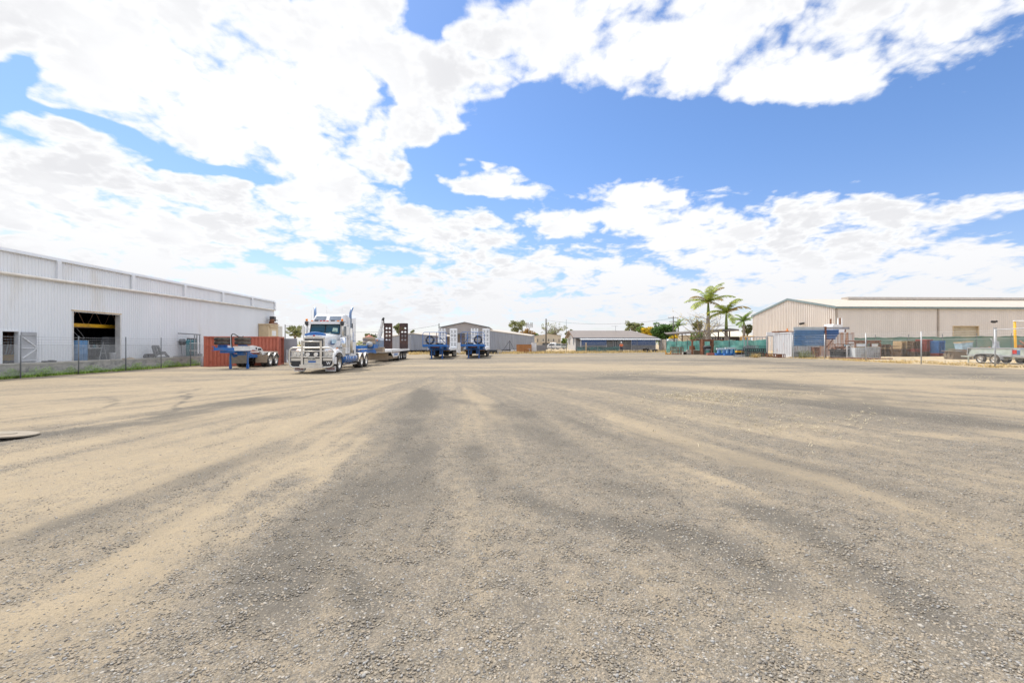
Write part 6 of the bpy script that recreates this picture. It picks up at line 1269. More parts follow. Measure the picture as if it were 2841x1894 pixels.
mb = MB(); d = ps[0]; mb.tube([(0,d,g0(d)+2.28),(.3,d-6,g0(d)+2.45)],.025,7); part('top_rail', mb, 'galv', t)
x = px(2815,38); t = thing('yellow_frame', 'tall yellow post frame with a white top rail behind the box trailer', 'frame', (x,38,gh(x,38)), 0)  # plain yellow post-and-rail frame
mb = MB(); mb.tube([(.12,0,0),(.06,0,1.6),(0,0,3.15)],.085,8); part('post', mb, 'yellow', t, True); mb = MB(); mb.tube([(-.1,0,3.2),(2.6,0,3.25)],.05,8); part('top_rail', mb, 'cleanwhite', t, True); mb = MB(); mb.tube([(2.5,0,0),(2.5,0,3.2)],.085,8); part('post', mb, 'yellow', t, True)
x = px(2761,37.5); mb = MB(); mb.tube([(0,0,0),(0,0,2.65)],.11,10); mb.lathe((0,0,2.65),(0,0,1),[(0,.12),(.03,.12)],10); one('bollard_post', mb, 'galv', 'thick grey pipe post standing among junk behind the box trailer', 'post', (x,37.5,gh(x,37.5)))
# green cloth fences
cloth([(px(2335,55),55),(px(2900,53),53)], 2.05, 'greencloth2', 'long faded green shade cloth fence behind the pallets', .05)
cloth([(28.3,50.5),(26.9,61),(25.4,75)], 1.85, 'greencloth', 'teal green shade cloth fence behind the rusty frames and blue trestles', .10, name='shade_cloth_fence')
# ================================================================== containers and blue shelter
g = gh(28,47.6)
t = container('white steel container with rusty edges left of the blue ribbed panel', (px(2196,46.5),46.5,g), R(2), 2.44, 2.62, 'palewhite', 'palewhite', W=3.0, name='shipping_container', inner='x')
t = container('rust streaked white container behind the blue ribbed shelter', (px(2214,49.5),49.5,gh(31,49.5)), R(-1), 6.06, 2.62, 'rustwhite', 'rustwhite', name='shipping_container')
x = px(2184,48.5); mb = MB(); mb.box(-.9,1.0,-.5,.8,0,.12); one('steel_sheet', mb, 'rust', 'rusty steel sheet lying on top of the white container', 'sheet', (x,49,g+2.66)); mb = MB(); mb.lathe((0,0,0),(0,0,1),[(0,.16),(.08,.14),(.1,.05),(.3,.05)],10); one('orange_cone', mb, 'orange', 'small orange fitting on top of the white container', 'fitting', (px(2184,48.8),48.8,g+2.78))
t = thing('blue_shelter', 'shelter screen of blue ribbed sheets on a rusty post before the white containers', 'shelter', (px(2289,45),45,gh(30.9,45)), 0); g_ = t.location.z
def hsheet(mb, x0, x1, z0, z1, n, y=0, cut=None, dep=.07):
    hs = (z1-z0)/n
    for k in range(n):
        z = z0+k*hs; xr = x1 if cut is None else cut(z+hs/2)
        for (a, b, c, d) in ((0,0,.50,0),(.50,0,.56,dep),(.56,dep,.68,dep),(.68,dep,1,0)):
            mb.add([(x0,y-b,z+a*hs),(xr,y-b,z+a*hs),(xr,y-d,z+c*hs),(x0,y-d,z+c*hs)],[(0,1,2,3)])
    return mb
xl = px(2201.5,45)-px(2289,45); zb, ztp = pz(959.5,45)-g_, pz(915,45)-g_
part('ribbed_panel', hsheet(MB(), xl, -.06, zb, ztp, 7, 0, None, .13), 'blue2', t)
xr = px(2329,45)-px(2289,45); zb2 = pz(941,45)-g_; part('ribbed_panel', hsheet(MB(), .10, xr, zb2, ztp+.04, 4, .1, lambda z: xr-max(0,(zb2+.55-z))*.75), mat('strong_blue_sheet', (.05,.13,.32), .45, .1, .1, 2), t)
mb = MB(); mb.box(xl,-.08,-.05,.02,ztp+.01,pz(907,45)-g_); part('fascia', mb, mat('pale_blue_fascia', (.42,.47,.50), .5), t); mb = MB(); mb.box(.08,px(2357,45)-px(2289,45),.0,.06,ztp+.07,pz(907,45)-g_); part('fascia', mb, 'greyclad', t)
mb = MB(); mb.box(-.09,.09,-.09,.09,0,pz(906,45)-g_+.02); part('post', mb, 'rust', t); mb = MB(); mb.bar((.1,0,1.0),(.75,0,zb2),.10); part('brace', mb, 'rust', t); mb = MB(); mb.tube([(xl,0,0),(xl,0,zb)],.05,8); part('post', mb, 'galv', t)
x = px(2325,50); t = thing('white_hopper', 'white tank with rusty upturned legs on top of the rusty container', 'tank', (x,50.5,gh(31,50)+2.66), R(8))
mb = MB(); mb.prism([(-.7,0),(.7,0),(.75,.3),(.35,.85),(-.6,.9),(-.75,.7)],(0,-.5,0),(1,0,0),(0,0,1),(0,1.2,0)); part('body', mb, 'cleanwhite', t)
for e, c in ((-.55,'rust'),(.35,'cleanwhite'),(.6,'rust'),(.85,'cleanwhite')): mb = MB(); mb.box(e-.05,e+.05,-.1,0,.3,1.5 if e < 0 else 1.6); part('leg', mb, c, t)
mb = MB(); mb.box(.6,1.2,-.2,.4,.02,.35); part('bracket', mb, 'rust', t)
junk(2224,0,47,1.0,.6,.9,'darkmetal','dark machine in shade under the left part of the blue panel','machine_part','machine part'); junk(2208,0,46.5,.6,.4,.55,'dgalv','small grey box at the foot of the white container','box')
junk(2262,0,45.8,.55,.5,1.05,'rust','rusty stacked steel frame under the blue panel','steel_frame','frame'); junk(2243,0,47.5,.35,.3,1.3,'whitepaint','narrow white post like box under the blue panel','post_box','box')
mb = blades([(random.gauss(0,.35),random.gauss(0,.2),0) for _ in range(40)], .3, 1.0, .035, .5, 3); leaves(mb, (0,0,.5), .45, 160, .06, .8); x = px(2234,45); one('dry_shrub', mb, 'leafg', 'grey green dry bush under the left part of the blue panel', 'shrub', (x,45,gh(x,45)))
# bench frame with junk
x = px(2338,44); t = thing('steel_bench', 'dark steel bench frame loaded with scrap before the rusty container', 'bench', (x,44,gh(x,44)), 0)
mb = MB(); mb.box(-1.1,1.1,-.4,.4,.72,.84); part('bench_top', mb, 'darkmetal', t); mb = MB(); mb.bar((-1.0,-.35,1.36),(1.1,-.35,1.36),.06); mb.bar((-1.0,.35,1.36),(1.1,.35,1.36),.05)
for e in (-1.0,-.2,.45,1.05): mb.bar((e,-.35,.84),(e,-.35,1.36),.07)
part('upper_rail', mb, 'rust', t)
for e in (-.95,.95):
    for f_ in (-.3,.3): mb = MB(); mb.bar((e,f_,0),(e,f_,.72),.08); part('leg', mb, 'darkmetal', t)
mb = MB(); mb.box(-.9,-.05,-.2,.3,.03,.70); mb.box(.1,.95,-.2,.3,.03,.68); part('under_bin', mb, 'darkmetal', t)
mb = MB()
for k in range(12): mb.cbox((random.uniform(-.8,.9),random.uniform(-.2,.2),.0+random.uniform(.06,.25)),(random.uniform(.15,.5),.2,.12),random.uniform(0,3),random.uniform(0,1))
one('scrap_pile', mb, 'rust', 'rusty scrap piled on the dark steel bench', 'scrap', (x,44,gh(x,44)+.85)); mb = MB(); mb._lathe(Vector((0,0,0)),Vector((0,0,1)),[(0,.1),(.02,.22),(.2,.28),(.22,.27)],14); one('blue_basin', mb, 'bin', 'pale blue basin on the dark steel bench', 'basin', (x+.3,43.85,gh(x,44)+1.1), smooth=True)
x = px(2355,43.5); t = thing('white_rack', 'narrow white slatted rack standing left of the white tank', 'rack', (x,43.5,gh(x,43.5)), 0); mb = MB(); mb.bar((-.18,0,0),(-.18,0,1.25),.07); mb.bar((.18,0,0),(.18,0,1.25),.07); mb.bar((-.18,0,1.22),(.30,0,1.22),.07); part('frame', mb, 'cleanwhite', t); mb = MB()
for k in range(9): mb.box(-.15,.15,-.02,.02,.45+k*.08,.48+k*.08)
part('slat', mb, 'dgalv', t)
# rusty shelter with tanks
x = px(2395,43.5); t = thing('rusty_rack', 'rusty steel rack with a corrugated brown top over two tanks', 'rack', (x,43.5,gh(x,43.5)), R(-2)); mb = MB()
for k in range(12): mb.box(-1.25+k*.21,-1.25+k*.21+.13,-.6,.7,1.62,1.70); mb.box(-1.25+k*.21+.135,-1.25+k*.21+.205,-.6,.7,1.58,1.64)
mb.box(-1.2,1.2,-.55,-.48,1.42,1.57); part('top', mb, 'rust', t)
for e in (-1.1,-.05,.35,1.2): mb = MB(); mb.bar((e,-.5,0 if e in (-1.1,1.2) else .9),(e,-.5,1.45),.09); part('upright', mb, 'rust', t)
mb = MB(); mb.box(-1.1,1.2,-.5,.5,1.06,1.12); part('shelf', mb, 'pal_pale', t)
for k, (xa, xb) in enumerate(((-.95,-.1),(.42,1.05))): mb = MB(); mb.box(x+xa,x+xb,43.05,43.4,0,.22); mb.box(x+xa-.01,x+xb+.01,43.04,43.41,.223,.25); one('long_box', mb, 'cleanwhite', ('left','right')[k]+' white box on the shelf of the rusty rack', 'box', (0,0,gh(x,43.5)+1.13))
def ibc(p, D, label, m, w_=1.0, h=1.0):
    x = px(p,D); t = thing('tank_cube', label, 'tank', (x,D,gh(x,D)), R(-3)); mb = MB(); mb.box(-w_/2+.03,w_/2-.03,-.5,.5,.12,h); part('tank', mb, m, t); mb = MB()
    for k in range(7): e = -w_/2+k*w_/6; mb.bar((e,-.53,.1),(e,-.53,h+.02),.03)
    for k in range(5): z = .12+k*(h-.1)/4; mb.bar((-w_/2,-.54,z),(w_/2,-.54,z),.035); mb.bar((w_/2+.01,-.5,z),(w_/2+.01,.5,z),.035)
    part('cage', mb, 'galv', t); mb = MB(); mb.box(-w_/2,w_/2,-.5,.5,0,.1); part('base', mb, 'timber', t)
ibc(2378,43.2,'white caged liquid tank under the left half of the rusty rack','ibc'); ibc(2411,43.0,'grey plastic wrapped caged tank under the right half of the rusty rack','wrap',1.25,1.05)
for p0, p1, D, lb in ((2302,2372,42.2,'long rusty steel beam on the ground before the bench'),(2372,2478,40.5,'long rusty pipe on the ground before the tanks')):
    a, b = px(p0,D), px(p1,D); mb = MB(); mb.tube([(0,0,.08),(b-a,.1,.08)],.075,8); mb.cbox(((b-a)/2,.12,.04),((b-a)*.8,.2,.08)); one('steel_beam', mb, 'rust', lb, 'beam', (a,D,gh(a,D)))
# ================================================================== pallets
def pallet_mesh(m, nm):
    mb = MB(); w_, d_ = 1.165, 1.0
    for k in range(7): x = -w_/2+k*(w_-.12)/6; mb.box(x,x+.12,-d_/2,d_/2,.135,.157)
    for y in (-d_/2,-.045,d_/2-.09): mb.box(-w_/2,w_/2,y,y+.09,.022,.124) if False else None
    for x in (-w_/2,-.045,w_/2-.09): mb.box(x,x+.09,-d_/2+.01,d_/2-.01,.02,.134)
    for y in (-d_/2,-.06,d_/2-.12): mb.box(-w_/2,w_/2,y,y+.12,0,.0195)
    return mb.mesh(nm, m)
PM = {k: pallet_mesh('pal_'+k, 'pallet') for k in ('brown','red','blue','pale')}
ORD = ['','second','third','fourth','fifth','sixth','seventh','eighth','ninth','tenth','eleventh','twelfth','thirteenth','fourteenth','fifteenth','sixteenth','seventeenth','eighteenth']
def stack(p, D, topy, kinds, pos, rz=0.38, z0=0.0, n=None, dy=0):
    x = px(p,D); g_ = gh(x,D)+z0; n = n or max(1, int((pz(topy,D)-g_)/.16))
    for k in range(n):
        c = kinds(k, n); o = link('pallet', PM[c], None, (x+random.uniform(-.04,.04),D+dy+random.uniform(-.05,.05),g_+k*.16),(0,0,rz+random.uniform(-.04,.04)))
        nm = {'brown':'brown timber','red':'red painted','blue':'blue painted','pale':'pale timber'}[c]
        tag(o, f'{nm} pallet, '+('bottom one' if k == 0 else 'top one' if k == n-1 else f'XX')+f' of {pos}', 'pallet', 'timber pallets stacked behind the right fence')
stack(2530,47.4,942.5,lambda k,n:'brown' if k not in (3,4) else 'red','brown stack beside the red one')
stack(2564,47.6,938,lambda k,n:'red' if k > n-9 else 'brown','tallest, red topped stack')
stack(2597,47.2,941.8,lambda k,n:'blue' if k > 1 else 'red','blue stack at the right end')
stack(2504,47.5,944,lambda k,n:'pale' if k > n-6 else 'brown','pale topped stack',.05)
stack(2483,48.5,955,lambda k,n:'brown','low narrow stack in the middle',.1)
stack(2447,48.0,953,lambda k,n:'brown' if k != 5 else 'pale','low stack next to the rusty rack',-.1)
stack(2466,49.5,958,lambda k,n:'pale' if k % 3 == 0 else 'brown','lowest stack behind the two left stacks',.2)
# timber pile, bin, box trailer
x = px(2657,40); t = thing('timber_pile', 'pile of old grey timber beams at the drawbar of the box trailer', 'timber', (x,40,gh(x,40)), R(2)); 
for r_ in range(4):
    for k in range(3): mb = MB(); z = r_*.17; mb.box(-.95+random.uniform(-.05,.1),.9+random.uniform(-.1,.1),-.5+k*.3,-.24+k*.3,z,z+.155); part('beam', mb, 'timber', t)
mb = MB(); mb.box(-1.0,1.1,-.6,.5,.70,.73); mb.cbox((.2,0,.80),(1.6,.7,.05),.1,0,.06); one('plywood_sheet', mb, mat('old_plywood', (.36,.25,.17), .9, 0, .2, 2), 'weathered plywood sheets on the grey timber pile', 'sheet', (x,40,gh(x,40)))
x = px(2674,42.5); t = thing('blue_bin', 'dirty pale blue open bin tilted behind the timber pile', 'bin', (x,42.5,gh(x,42.5)+.55), 0); mb = MB(); c_ = [(-.42,-.3,0),(.42,-.3,0),(.42,.3,0),(-.42,.3,0),(-.58,-.4,.86),(.50,-.4,.98),(.50,.4,.98),(-.58,.4,.86)]
mb.add(c_, [(0,3,2,1),(0,1,5,4),(1,2,6,5),(2,3,7,6),(3,0,4,7)]); part('shell', mb, 'bin', t); mb = MB()
for a, b in ((4,5),(5,6),(6,7),(7,4)): mb.bar(c_[a], c_[b], .05)
part('rim', mb, 'pal_pale', t); junk(2674,0,42.6,.9,.7,.54,'rust','low rusty crate under the tilted pale blue bin','crate')
bx, bd = 33.55, 31.95; t = thing('box_trailer', 'dusty pale green tandem box trailer with mudguards behind the right fence', 'trailer', (bx,bd,gh(bx,bd)), R(-90)+A); g_ = t.location.z
xa, xb = bd-bx*F/(2687-CX), bd-bx*F/(2806-CX); z0_, z1_ = pz(985,bd)-g_, pz(966.5,bd)-g_
mb = MB(); mb.box(xa,xb,0,.04,z0_,z1_); mb.box(xa,xb,1.56,1.6,z0_,z1_); mb.box(xa,xa+.04,.04,1.56,z0_,z1_); mb.box(xa+.04,xb,.04,1.56,z0_,z0_+.04); mb.add([(xa,0,z0_),(xa+.35,-.0,z1_),(xa,0,z1_)],[(0,1,2)]); part('body', mb, 'ltgreen', t)
mb = MB(); mb.box(xa-.02,xb+1.6,-.04,.06,z1_+.003,z1_+.06); mb.bar((xa,-.03,z0_),(xa+.05,-.03,z1_),.05); mb.bar((xb,-.03,z0_),(xb,-.03,z1_),.06); mb.box(xa,xb+1.5,-.03,-.003,z0_-.08,z0_+.02); part('rail', mb, 'galv', t)
mb = MB(); mb.box(xb+.45,xb+2.2,.02,.06,z0_-.02,z1_-.02); part('tail_gate', mb, 'ltgreen', t); mb = MB(); mb.box(xb+.05,xb+.28,-.04,.0,z0_+.12,z1_-.08); part('tail_lamp', mb, 'redlens', t)
for sg in (0,1):
    mb = MB(); yy = -.28 if not sg else 1.62
    pts = [(xx-.48,.12+z0_-.5+.3) for xx in ()] ; w1, w2 = -.45, .45
    pl_ = [(w1-.42,.30),(w1-.40,.52),(w1-.25,.68),(w1,.73),(w2,.73),(w2+.25,.68),(w2+.40,.52),(w2+.45,.30)]
    for (a, b), (c, d) in zip(pl_[:-1], pl_[1:]): mb.add([(a,yy,b),(c,yy,d),(c,yy+.27,d),(a,yy+.27,b)],[(0,1,2,3)]); mb.add([(a,yy,b),(c,yy,d),(c,yy,d-.05),(a,yy,b-.05)],[(0,1,2,3)])
    part('mudguard', mb, 'galv', t)
for w_ in (w1, w2):
    for yy, rr2 in ((-.14,-90),(1.74,90)): o = wheel(t, w_, yy, .325, WC); o.rotation_euler = (0,0,R(rr2))
mb = MB(); mb.bar((w1,-.1,.33),(w1,1.7,.33),.06); mb.bar((w2,-.1,.33),(w2,1.7,.33),.06); mb.box(xa,xb+1.2,.3,.4,z0_-.16,z0_-.083); mb.bar((xa,.35,z0_-.12),(xa-.9,.8,z0_-.14),.08); mb.bar((xa-.9,.8,z0_-.14),(xa-1.2,.8,z0_-.14),.08); mb.bar((xa-.5,.6,0),(xa-.5,.6,z0_-.1),.06); part('chassis', mb, 'ltgreen', t)
wheel(t, xb+1.0, .6, .33, WC).rotation_euler = (0,0,R(-90)); 
x = 34.2; mb = MB(); mb.lathe((0,0,0),(0,0,1),[(0,.36),(.12,.34),(.42,.20),(.6,.17),(.85,.17),(.87,.1)],14); mb.bar((-.1,0,.7),(-.35,0,1.05),.05); one('mixer_head', mb, 'galv', 'grey cone shaped machine head standing in the box trailer', 'machine part', (x,x*F/(2763-CX),g_+z0_+.1), smooth=False)
for p, D, m_, s_, lb in ((2795,33.7,'redlight',(.5,.35,.40),'faded pink jug like part in the box trailer'),(2813,33.7,'hivis',(.001,.001,.001),None),(2722,33.8,'timber',(1.1,.6,.30),'jumble of old boards in the front of the box trailer'),(2825,33.8,'blue2',(.9,.5,.42),'slanted grey blue sheet in the rear of the box trailer')):
    if lb is None: continue
    xx = 34.3; D = xx*F/(p-CX); mb = MB()
    for k in range(6): mb.cbox((random.uniform(-s_[0]/2,s_[0]/2),random.uniform(-.2,.2),s_[2]*random.uniform(.2,.9)),(s_[0]*random.uniform(.3,.7),s_[1]*.5,.06),random.uniform(-.5,.5),random.uniform(-.3,.3),random.uniform(-.5,.5))
    mb.cbox((0,0,s_[2]*.3),(s_[0]*.7,s_[1],s_[2]*.6)); one('loose_load', mb, m_, lb, 'load', (xx,D,g_+z0_+.06))
for p, D, s_, m_, lb in ((2722,44,(2.6,.6,.45),'rust','rusty heap of scrap steel behind the box trailer'),(2838,45,(1.0,.8,1.6),'rust','tall rusty drum frame at the right edge behind the trailer'),(2700,45,(1.2,.5,.35),'bin','flat pale blue scrap behind the tilted bin')):
    xx = px(p,D); mb = MB()
    for k in range(16): mb.cbox((random.uniform(-s_[0]/2,s_[0]/2),random.uniform(-s_[1]/2,s_[1]/2),s_[2]*random.random()),(random.uniform(.2,.7),.15,.08),random.uniform(0,3),random.uniform(-.6,.6),random.uniform(-.6,.6))
    mb.cbox((0,0,s_[2]*.35),(s_[0]*.8,s_[1]*.8,s_[2]*.7)); one('scrap_pile', mb, m_, lb, 'scrap', (xx,D,gh(xx,D)+.45 if p != 2838 else gh(xx,D)))
# ================================================================== steel frames and trestles before the green cloth
def frame_obj(label, p0, p1, y0, D, m='rust', extra=(), th=.09, depth=.6, name='rusty_frame', cat='frame', cols=2, rows=0, base=0.0):
    a, b = px(p0,D), px(p1,D); g_ = gh((a+b)/2,D)+base; h = pz(y0,D)-g_; w_ = b-a; t = thing(name, label, cat, ((a+b)/2,D,g_), 0)
    for yy in (0, depth):
        for k in range(cols): e = -w_/2+th/2+(w_-th)*k/(cols-1); mb = MB(); mb.bar((e,yy,0),(e,yy,h-th),th); part('upright', mb, m, t)
        mb = MB(); mb.bar((-w_/2,yy,h-th/2),(w_/2,yy,h-th/2),th)
        for r_ in range(rows): z = th/2+(h-th)*r_/max(1,rows); mb.bar((-w_/2,yy,z),(w_/2,yy,z),th*.8)
        part('rail', mb, m, t)
    mb = MB()
    for e in (-w_/2+th/2, w_/2-th/2): mb.bar((e,th/2,h-th*.5),(e,depth-th/2,h-th*.5),th*.9)
    part('cross_rail', mb, m, t); return t, h, w_
D9 = lambda q: gdist(2000, q)
frame_obj('rusty portal frame left of the thick rusty column', 1920, 1947, 942, 61, th=.14, depth=.2)
frame_obj('tall rusty portal frame with thick columns in the middle of the scrap', 1948, 1979, 941, 60, th=.27, depth=.3)
frame_obj('rusty portal frame right of the thick columns', 1976, 2006, 942, 66, th=.15, depth=.2)
t, h, w_ = frame_obj('low rusty cage frame with an orange edge at the left of the scrap row', 1864, 1896, 962.5, 62, th=.07, cols=5, rows=2)
x = px(1852,62.5); mb = MB(); mb.prism([(0,0),(0,.62),(.08,.62),(.12,.28),(.4,.12),(.65,.2),(.75,.55),(.85,.55),(.8,0)],(0,0,0),(1,0,0),(0,0,1),(0,.12,0)); one('yellow_bracket', mb, mat('faded_orange_paint', (.62,.33,.08), .6), 'curved orange yellow bracket at the left end of the scrap row', 'bracket', (x-.3,62.5,gh(x,62)))
for p, q, D, s_, m_, lb, nm in ((1919,0,63,(1.3,.6,.55),'conc','low pale concrete block pile left of the portal frames','block_pile'),(1932,0,62,(1.0,.7,.5),'timber','light brown log like lump inside the left portal frame','log'),(1899,0,61.5,(.5,.4,.35),'conc','small grey block between cage and portal frames','block'),(1908,0,61.5,(1.4,.4,.38),'conc','long low concrete blocks before the portal frames','block_row'),(1922,0,66,(.8,.6,1.1),'rust','brown rusty box behind the left portal frame','rusty_box')): junk(p,q,D,*s_,m_,lb,nm)
x = px(1962,59); t = thing('black_oven', 'black barbecue like oven on legs inside the thick column frame', 'oven', (x,59,gh(x,59)), 0); mb = MB(); mb.tube([(-.45,0,.98),(.45,0,.98)],.20,12); part('lid', mb, 'darkmetal', t, True); mb = MB(); mb.box(-.38,.38,-.22,.22,.62,.80); mb.box(-.36,.36,-.22,.22,.40,.44); mb.box(-.36,.36,-.22,.22,.16,.20); part('body', mb, 'darkmetal', t)
for e in (-.33,.33): mb = MB(); mb.bar((e,-.18,0),(e,-.18,.62),.06); mb.bar((e,.18,0),(e,.18,.62),.06); mb.bar((e,-.18,.02),(e,.18,.02),.05); part('leg', mb, 'darkmetal', t)
mb = MB(); mb.box(-.30,.30,-.235,-.222,.66,.76); part('control_panel', mb, 'galv', t)
x = px(1984,63); mb = MB(); mb.prism([(-1.0,0),(-1.0,.6),(-.7,.95),(-.2,1.1),(.3,1.05),(.8,.75),(1.0,.4),(1.0,0)],(0,0,0),(1,0,0),(0,0,1),(0,.6,0)); mb.box(-1.0,1.0,-.02,-.004,.45,.5); one('dark_tank', mb, 'ramp', 'rounded dark brown tank shell behind the black oven', 'tank', (x,63,gh(x,63)+.25)); junk(1984,0,62.6,1.6,.5,.24,'rust','rusty cradle under the rounded dark tank','cradle')
junk(1973,0,57.5,1.0,.4,.25,'redlight','low red brown beam end left of the blue trestles','beam_end')
def trestle(p0, p1, ytop, D, label, legs, cream=None, ybeam=984):
    a, b = px(p0,D), px(p1,D); c = (a+b)/2; g_ = gh(c,D); h = pz(ytop,D)-g_; w_ = b-a; t = thing('blue_trestle', label, 'trestle', (c,D,g_), 0, 'pale blue steel trestles')
    mb = MB(); mb.box(-w_/2,w_/2,-.12,.12,h-.22,h); part('top_beam', mb, mat('pale_blue_white_paint', (.55,.64,.70), .6, 0, .1, 4, dirt=(.5,.42,.34), damt=.35), t)
    for k, e in enumerate(legs): xx = -w_/2+w_*e; mb = MB(); mb.box(xx-.10,xx+.10,-.10,.10,.27,h-.223); part('leg', mb, 'ltblue' if k != cream else 'pal_pale', t); mb = MB(); mb.box(xx+.103,xx+.32,.0,.08,.27,h-.23); part('web', mb, 'blue', t)
    for k in range(2): mb = MB(); mb.box(-w_/2-.15+k*(w_/2+.1),-w_/2-.15+k*(w_/2+.1)+w_/2,-.28,.28,0,.265); part('foot_beam', mb, 'blue', t)
trestle(1988, 2026, 965, 57, 'lower pale blue steel trestle, left one of two on blue foot beams', (.12,.5,.88), 2); trestle(2012, 2050, 963, 56, 'taller pale blue steel trestle, right one of two on blue foot beams', (.14,.46,.85))
# stacks of dark racking
def rackbar(p0, p1, y0, y1, D, label, m='darkmetal', n=7, slope=0, dep=.7):
    a, b = px(p0,D), px(p1,D); c = (a+b)/2; g_ = gh(c,D); z0, z1 = max(0, pz(y1,D)-g_), pz(y0,D)-g_; w_ = b-a; t = thing('steel_rack', label, 'rack', (c,D,g_+z0), 0, 'dark steel racks stacked in the scrap row'); h = z1-z0
    for yy in (0,dep):
        mb = MB(); mb.bar((-w_/2,yy,.03),(w_/2,yy,.03),.06); mb.bar((-w_/2+slope,yy,h-.03),(w_/2,yy,h-.03),.06); part('rail', mb, m, t); mb = MB()
        for k in range(n+1): e = -w_/2+.03+(w_-.06)*k/n; e2 = -w_/2+slope+.03+(w_-slope-.06)*k/n; mb.bar((e,yy,.06),(e2,yy,h-.06),.055)
        part('strut', mb, m, t)
    return t
rackbar(2067,2127,977,993,50,'bottom dark rack of the tall stack',n=9); rackbar(2066,2126,974,984,50.4,'second dark rusty topped rack of the tall stack','dgalv',9); rackbar(2071,2129,966.5,975,50.2,'third dark rack of the tall stack',n=10); rackbar(2068,2104,958,966,50.3,'top dark rack of the tall stack with slanted struts','dgalv',5,.4)
rackbar(2041,2067,984,993,50,'small wedge shaped grey rack left of the tall stack','galv',5,.3); rackbar(2155,2179,982,994.5,47,'rusty ladder like frame at the right end of the scrap row','rust',5); rackbar(2126,2156,981,993,49,'rusty flat topped frame between the dark stack and ladder frame','rust',4)
x = px(2054,52); 
for k in range(3): mb = MB(); mb.box(-.55,.35,-.2,.2,0,.16); mb.box(-.5,-.2,-.215,-.203,.04,.12); one('steel_tray', mb, ('darkmetal','yellow','dgalv')[k], ('black bottom tray','yellow middle tray','grey top tray')[k]+' of the small stack right of the blue trestles', 'tray', (x+.05*k,52,gh(x,52)+.30+k*.17))
junk(2054,0,52,.9,.4,.28,'darkmetal','black base block under the small tray stack','base_block','block')
mb = blades([(random.gauss(0,.22),random.gauss(0,.1),0) for _ in range(60)], .15, .62, .02, .8, 3); x = px(2094,47.5); one('dry_grass_tuft', mb, 'straw', 'dry straw coloured grass tuft before the dark rack stack', 'grass tuft', (x,47.5,gh(x,47.5)))
# galvanised rack behind, rusty carport, black fronted workshop
t, h, w_ = frame_obj('tall galvanised rack with blue posts in front of the green cloth', 2074, 2126, 934, 53, 'galv', th=.07, depth=.8, cols=4, rows=2, name='galvanised_rack', cat='rack')
frame_obj('galvanised gate frame left of the white container', 2127, 2147, 931, 50, 'galv', th=.06, depth=.05, rows=1, name='gate_frame', cat='gate')
x = px(2138,54); mb = MB(); mb.box(-.45,.45,0,.1,0,.42); mb.bar((0,.05,-2.2),(0,.05,0),.06); one('white_sign', mb, 'cleanwhite', 'blank white board above the green cloth left of the white container', 'sign', (x,54,gh(x,54)+2.35))
a, b = (px(1850,84),84), (px(2050,66),66); t = thing('open_carport', 'long open carport of rusty posts under a thin flat roof before the palms', 'carport', (a[0],a[1],gh(*a)), 0); g_ = t.location.z
za, zb_ = pz(925.5,84)-g_, pz(913,66)-g_; dxx, dyy_ = b[0]-a[0], b[1]-a[1]
mb = MB(); q = [(0,0,za),(dxx,dyy_,zb_),(dxx+1.5,dyy_+6,zb_+.35),(1.5,6,za+.35)]; slab(mb, q, .10); part('roof', mb, mat('grey_brown_roof_sheet', (.15,.13,.115), .8), t)
mb = MB(); mb.bar((0,0,za-.17),(dxx,dyy_,zb_-.17),.12); part('edge_beam', mb, 'ramp', t)
for p in (1871,1893,1918,1966,1994,2025):
    f_ = (p-1850)/200; D = 84+(66-84)*f_; X = px(p,D)-a[0]; Y = D-84; zt = za+(zb_-za)*(X/dxx)-.15; mb = MB(); mb.bar((X,Y+.1,0),(X,Y+.1,zt),.14); part('post', mb, 'ramp', t); mb = MB(); mb.bar((X-.06,Y+.1,zt-1.1),(X-1.0,Y+.5,zt-.05),.08); part('brace', mb, 'ramp', t)
x = px(1954,92); t = thing('workshop_building', 'cream roofed building with a dark lettered front behind the carport', 'building', (x,92,gh(x,92)), 0); w_ = px(2051,92)-x; g_ = t.location.z; z1 = pz(934,92)-g_
mb = MB(); mb.box(0,w_,0,.2,0,z1); mb.box(0,.2,.2,8,0,z1); mb.box(w_-.2,w_,.2,8,0,z1); fr_ = part('wall', mb, mat('charcoal_wall', (.06,.06,.065), .7), t); mb = MB(); slab(mb, [(-.4,-.4,z1+.05),(w_+3,-.4,z1+.05),(w_+2,5,pz(917,97)-g_),(.5,5,pz(917,97)-g_)],.06); part('roof', mb, mat('pale_cream_roof', (.60,.56,.46), .6), t)
mb = MB()
for k in range(7): mb.box(.3+k*.5,.6+k*.5,-.03,-.003,z1-.6,z1-.2)
part('window', mb, 'greyclad', t); mb = MB(); mb.box(w_+.05,w_+1.3,0,.2,0,z1-.1); part('side_wall', mb, mat('cream_side', (.62,.53,.42), .6), t)
text('IL ZEK', 1.15, 'cleanwhite', fr_, (w_*.68,-.02,z1-1.35), (R(90),0,0), ext=.01)
t, h, w_ = frame_obj('orange steel rack behind the green cloth at the cream shed corner', 2064, 2092, 932, 70, 'yellow', th=.10, depth=1.0, cols=3, rows=2, name='orange_rack', cat='rack')
x = px(1871,90); mb = MB(); mb.prism([(-1.6,0),(-1.6,.6),(-1.0,1.1),(.7,1.2),(1.6,.5),(1.7,0)],(0,0,0),(1,0,0),(0,0,1),(0,1.4,0)); o = one('covered_boat', mb, mat('pale_blue_tarp', (.55,.62,.66), .7), 'pale blue white tarpaulin covered shape behind the carport left end', 'covered load', (x,90,gh(x,90)+1.2))
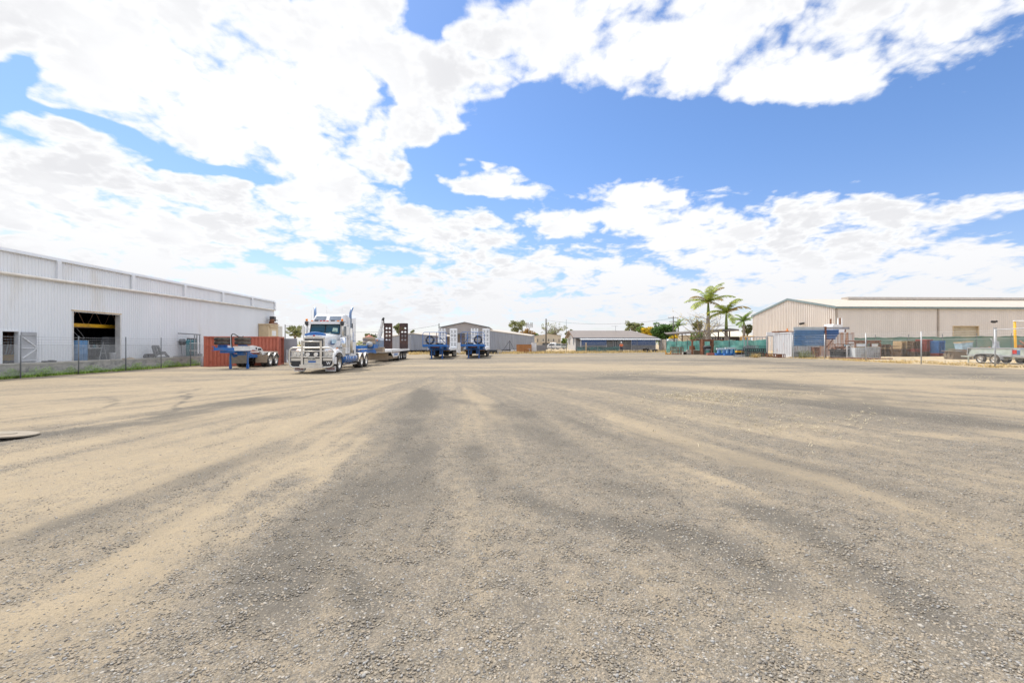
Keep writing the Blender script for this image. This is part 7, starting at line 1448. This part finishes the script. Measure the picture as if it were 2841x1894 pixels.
x = px(1912,88); mb = MB(); mb.box(-1.4,1.4,0,2,0,2.9); mb.box(-1.5,1.5,-.1,2.1,2.903,3.0); one('cream_hut', mb, mat('cream_hut_wall', (.60,.52,.38), .7), 'small cream hut behind the green cloth left of the bare tree', 'hut', (x,88,gh(x,88)))
x = px(1846,80); mb = MB(); mb.tube([(0,0,0),(0,0,1.9)],.05,6); mb.tube([(.5,0,0),(.5,0,1.8)],.05,6); mb.bar((0,0,1.5),(.5,0,1.5),.04); one('fence_post_pair', mb, 'rust', 'pair of rusty posts joined by a bar at the left end of the green cloth', 'post', (x,79,gh(x,79)))
# ================================================================== dry grass, litter, straw on the yard
pts = []
for k in range(5200):
    p = random.uniform(1135, 1850); D = random.uniform(73, 86); 
    if 1170 < p < 1370 and random.random() < .5: continue
    if vnoise(np.array([p*.05]), np.array([D*.4]), 3)[0] < random.random()*.8: continue
    x = px(p, D); pts.append((x, D, gh(x, D)))
tag(part('dry_grass', blades(pts, .12, .5, .07, .5, 2), 'straw'), 'dry straw coloured grass verge along the far edge of the yard', 'grass', None, 'stuff')
pts = []
for k in range(3600):
    d = random.uniform(26, 62); l = 30.0+random.expovariate(1/1.8) ; x, y = yard(l, d)
    if l < 42 and vnoise(np.array([x*.8]), np.array([y*.8]), 8)[0] > .35: pts.append((x,y,gh(x,y)))
tag(part('dry_litter', blades(pts, .03, .16, .05, 1.0, 2), 'straw'), 'dry grass and leaf litter beyond the right fence', 'litter', None, 'stuff')
pts = []
for (cx, cy, sx, sy, n) in ((1990,1100,60,9,300),(1890,1098,40,5,120),(2080,1120,60,16,90),(2150,1095,60,10,60),(1740,1032,60,5,140),(1850,1115,90,25,70),(2140,1180,80,14,60),(2380,1165,70,20,40),(2700,1050,60,6,40),(2000,1140,200,50,90),(1440,1022,60,5,20)):
    for k in range(n):
        p, q = random.gauss(cx, sx), random.gauss(cy, sy)
        if q > 1005: x, y = gpt(p, q); pts.append((x,y,gh(x,y)+.004))
tag(part('straw', blades(pts, .012, .05, .014, 2.0, 4), mat('bleached_straw', (.58,.51,.37), .9, 0, .2, 2, island=.3)), 'scattered pale straw tufts lying on the grey gravel', 'straw', None, 'stuff')
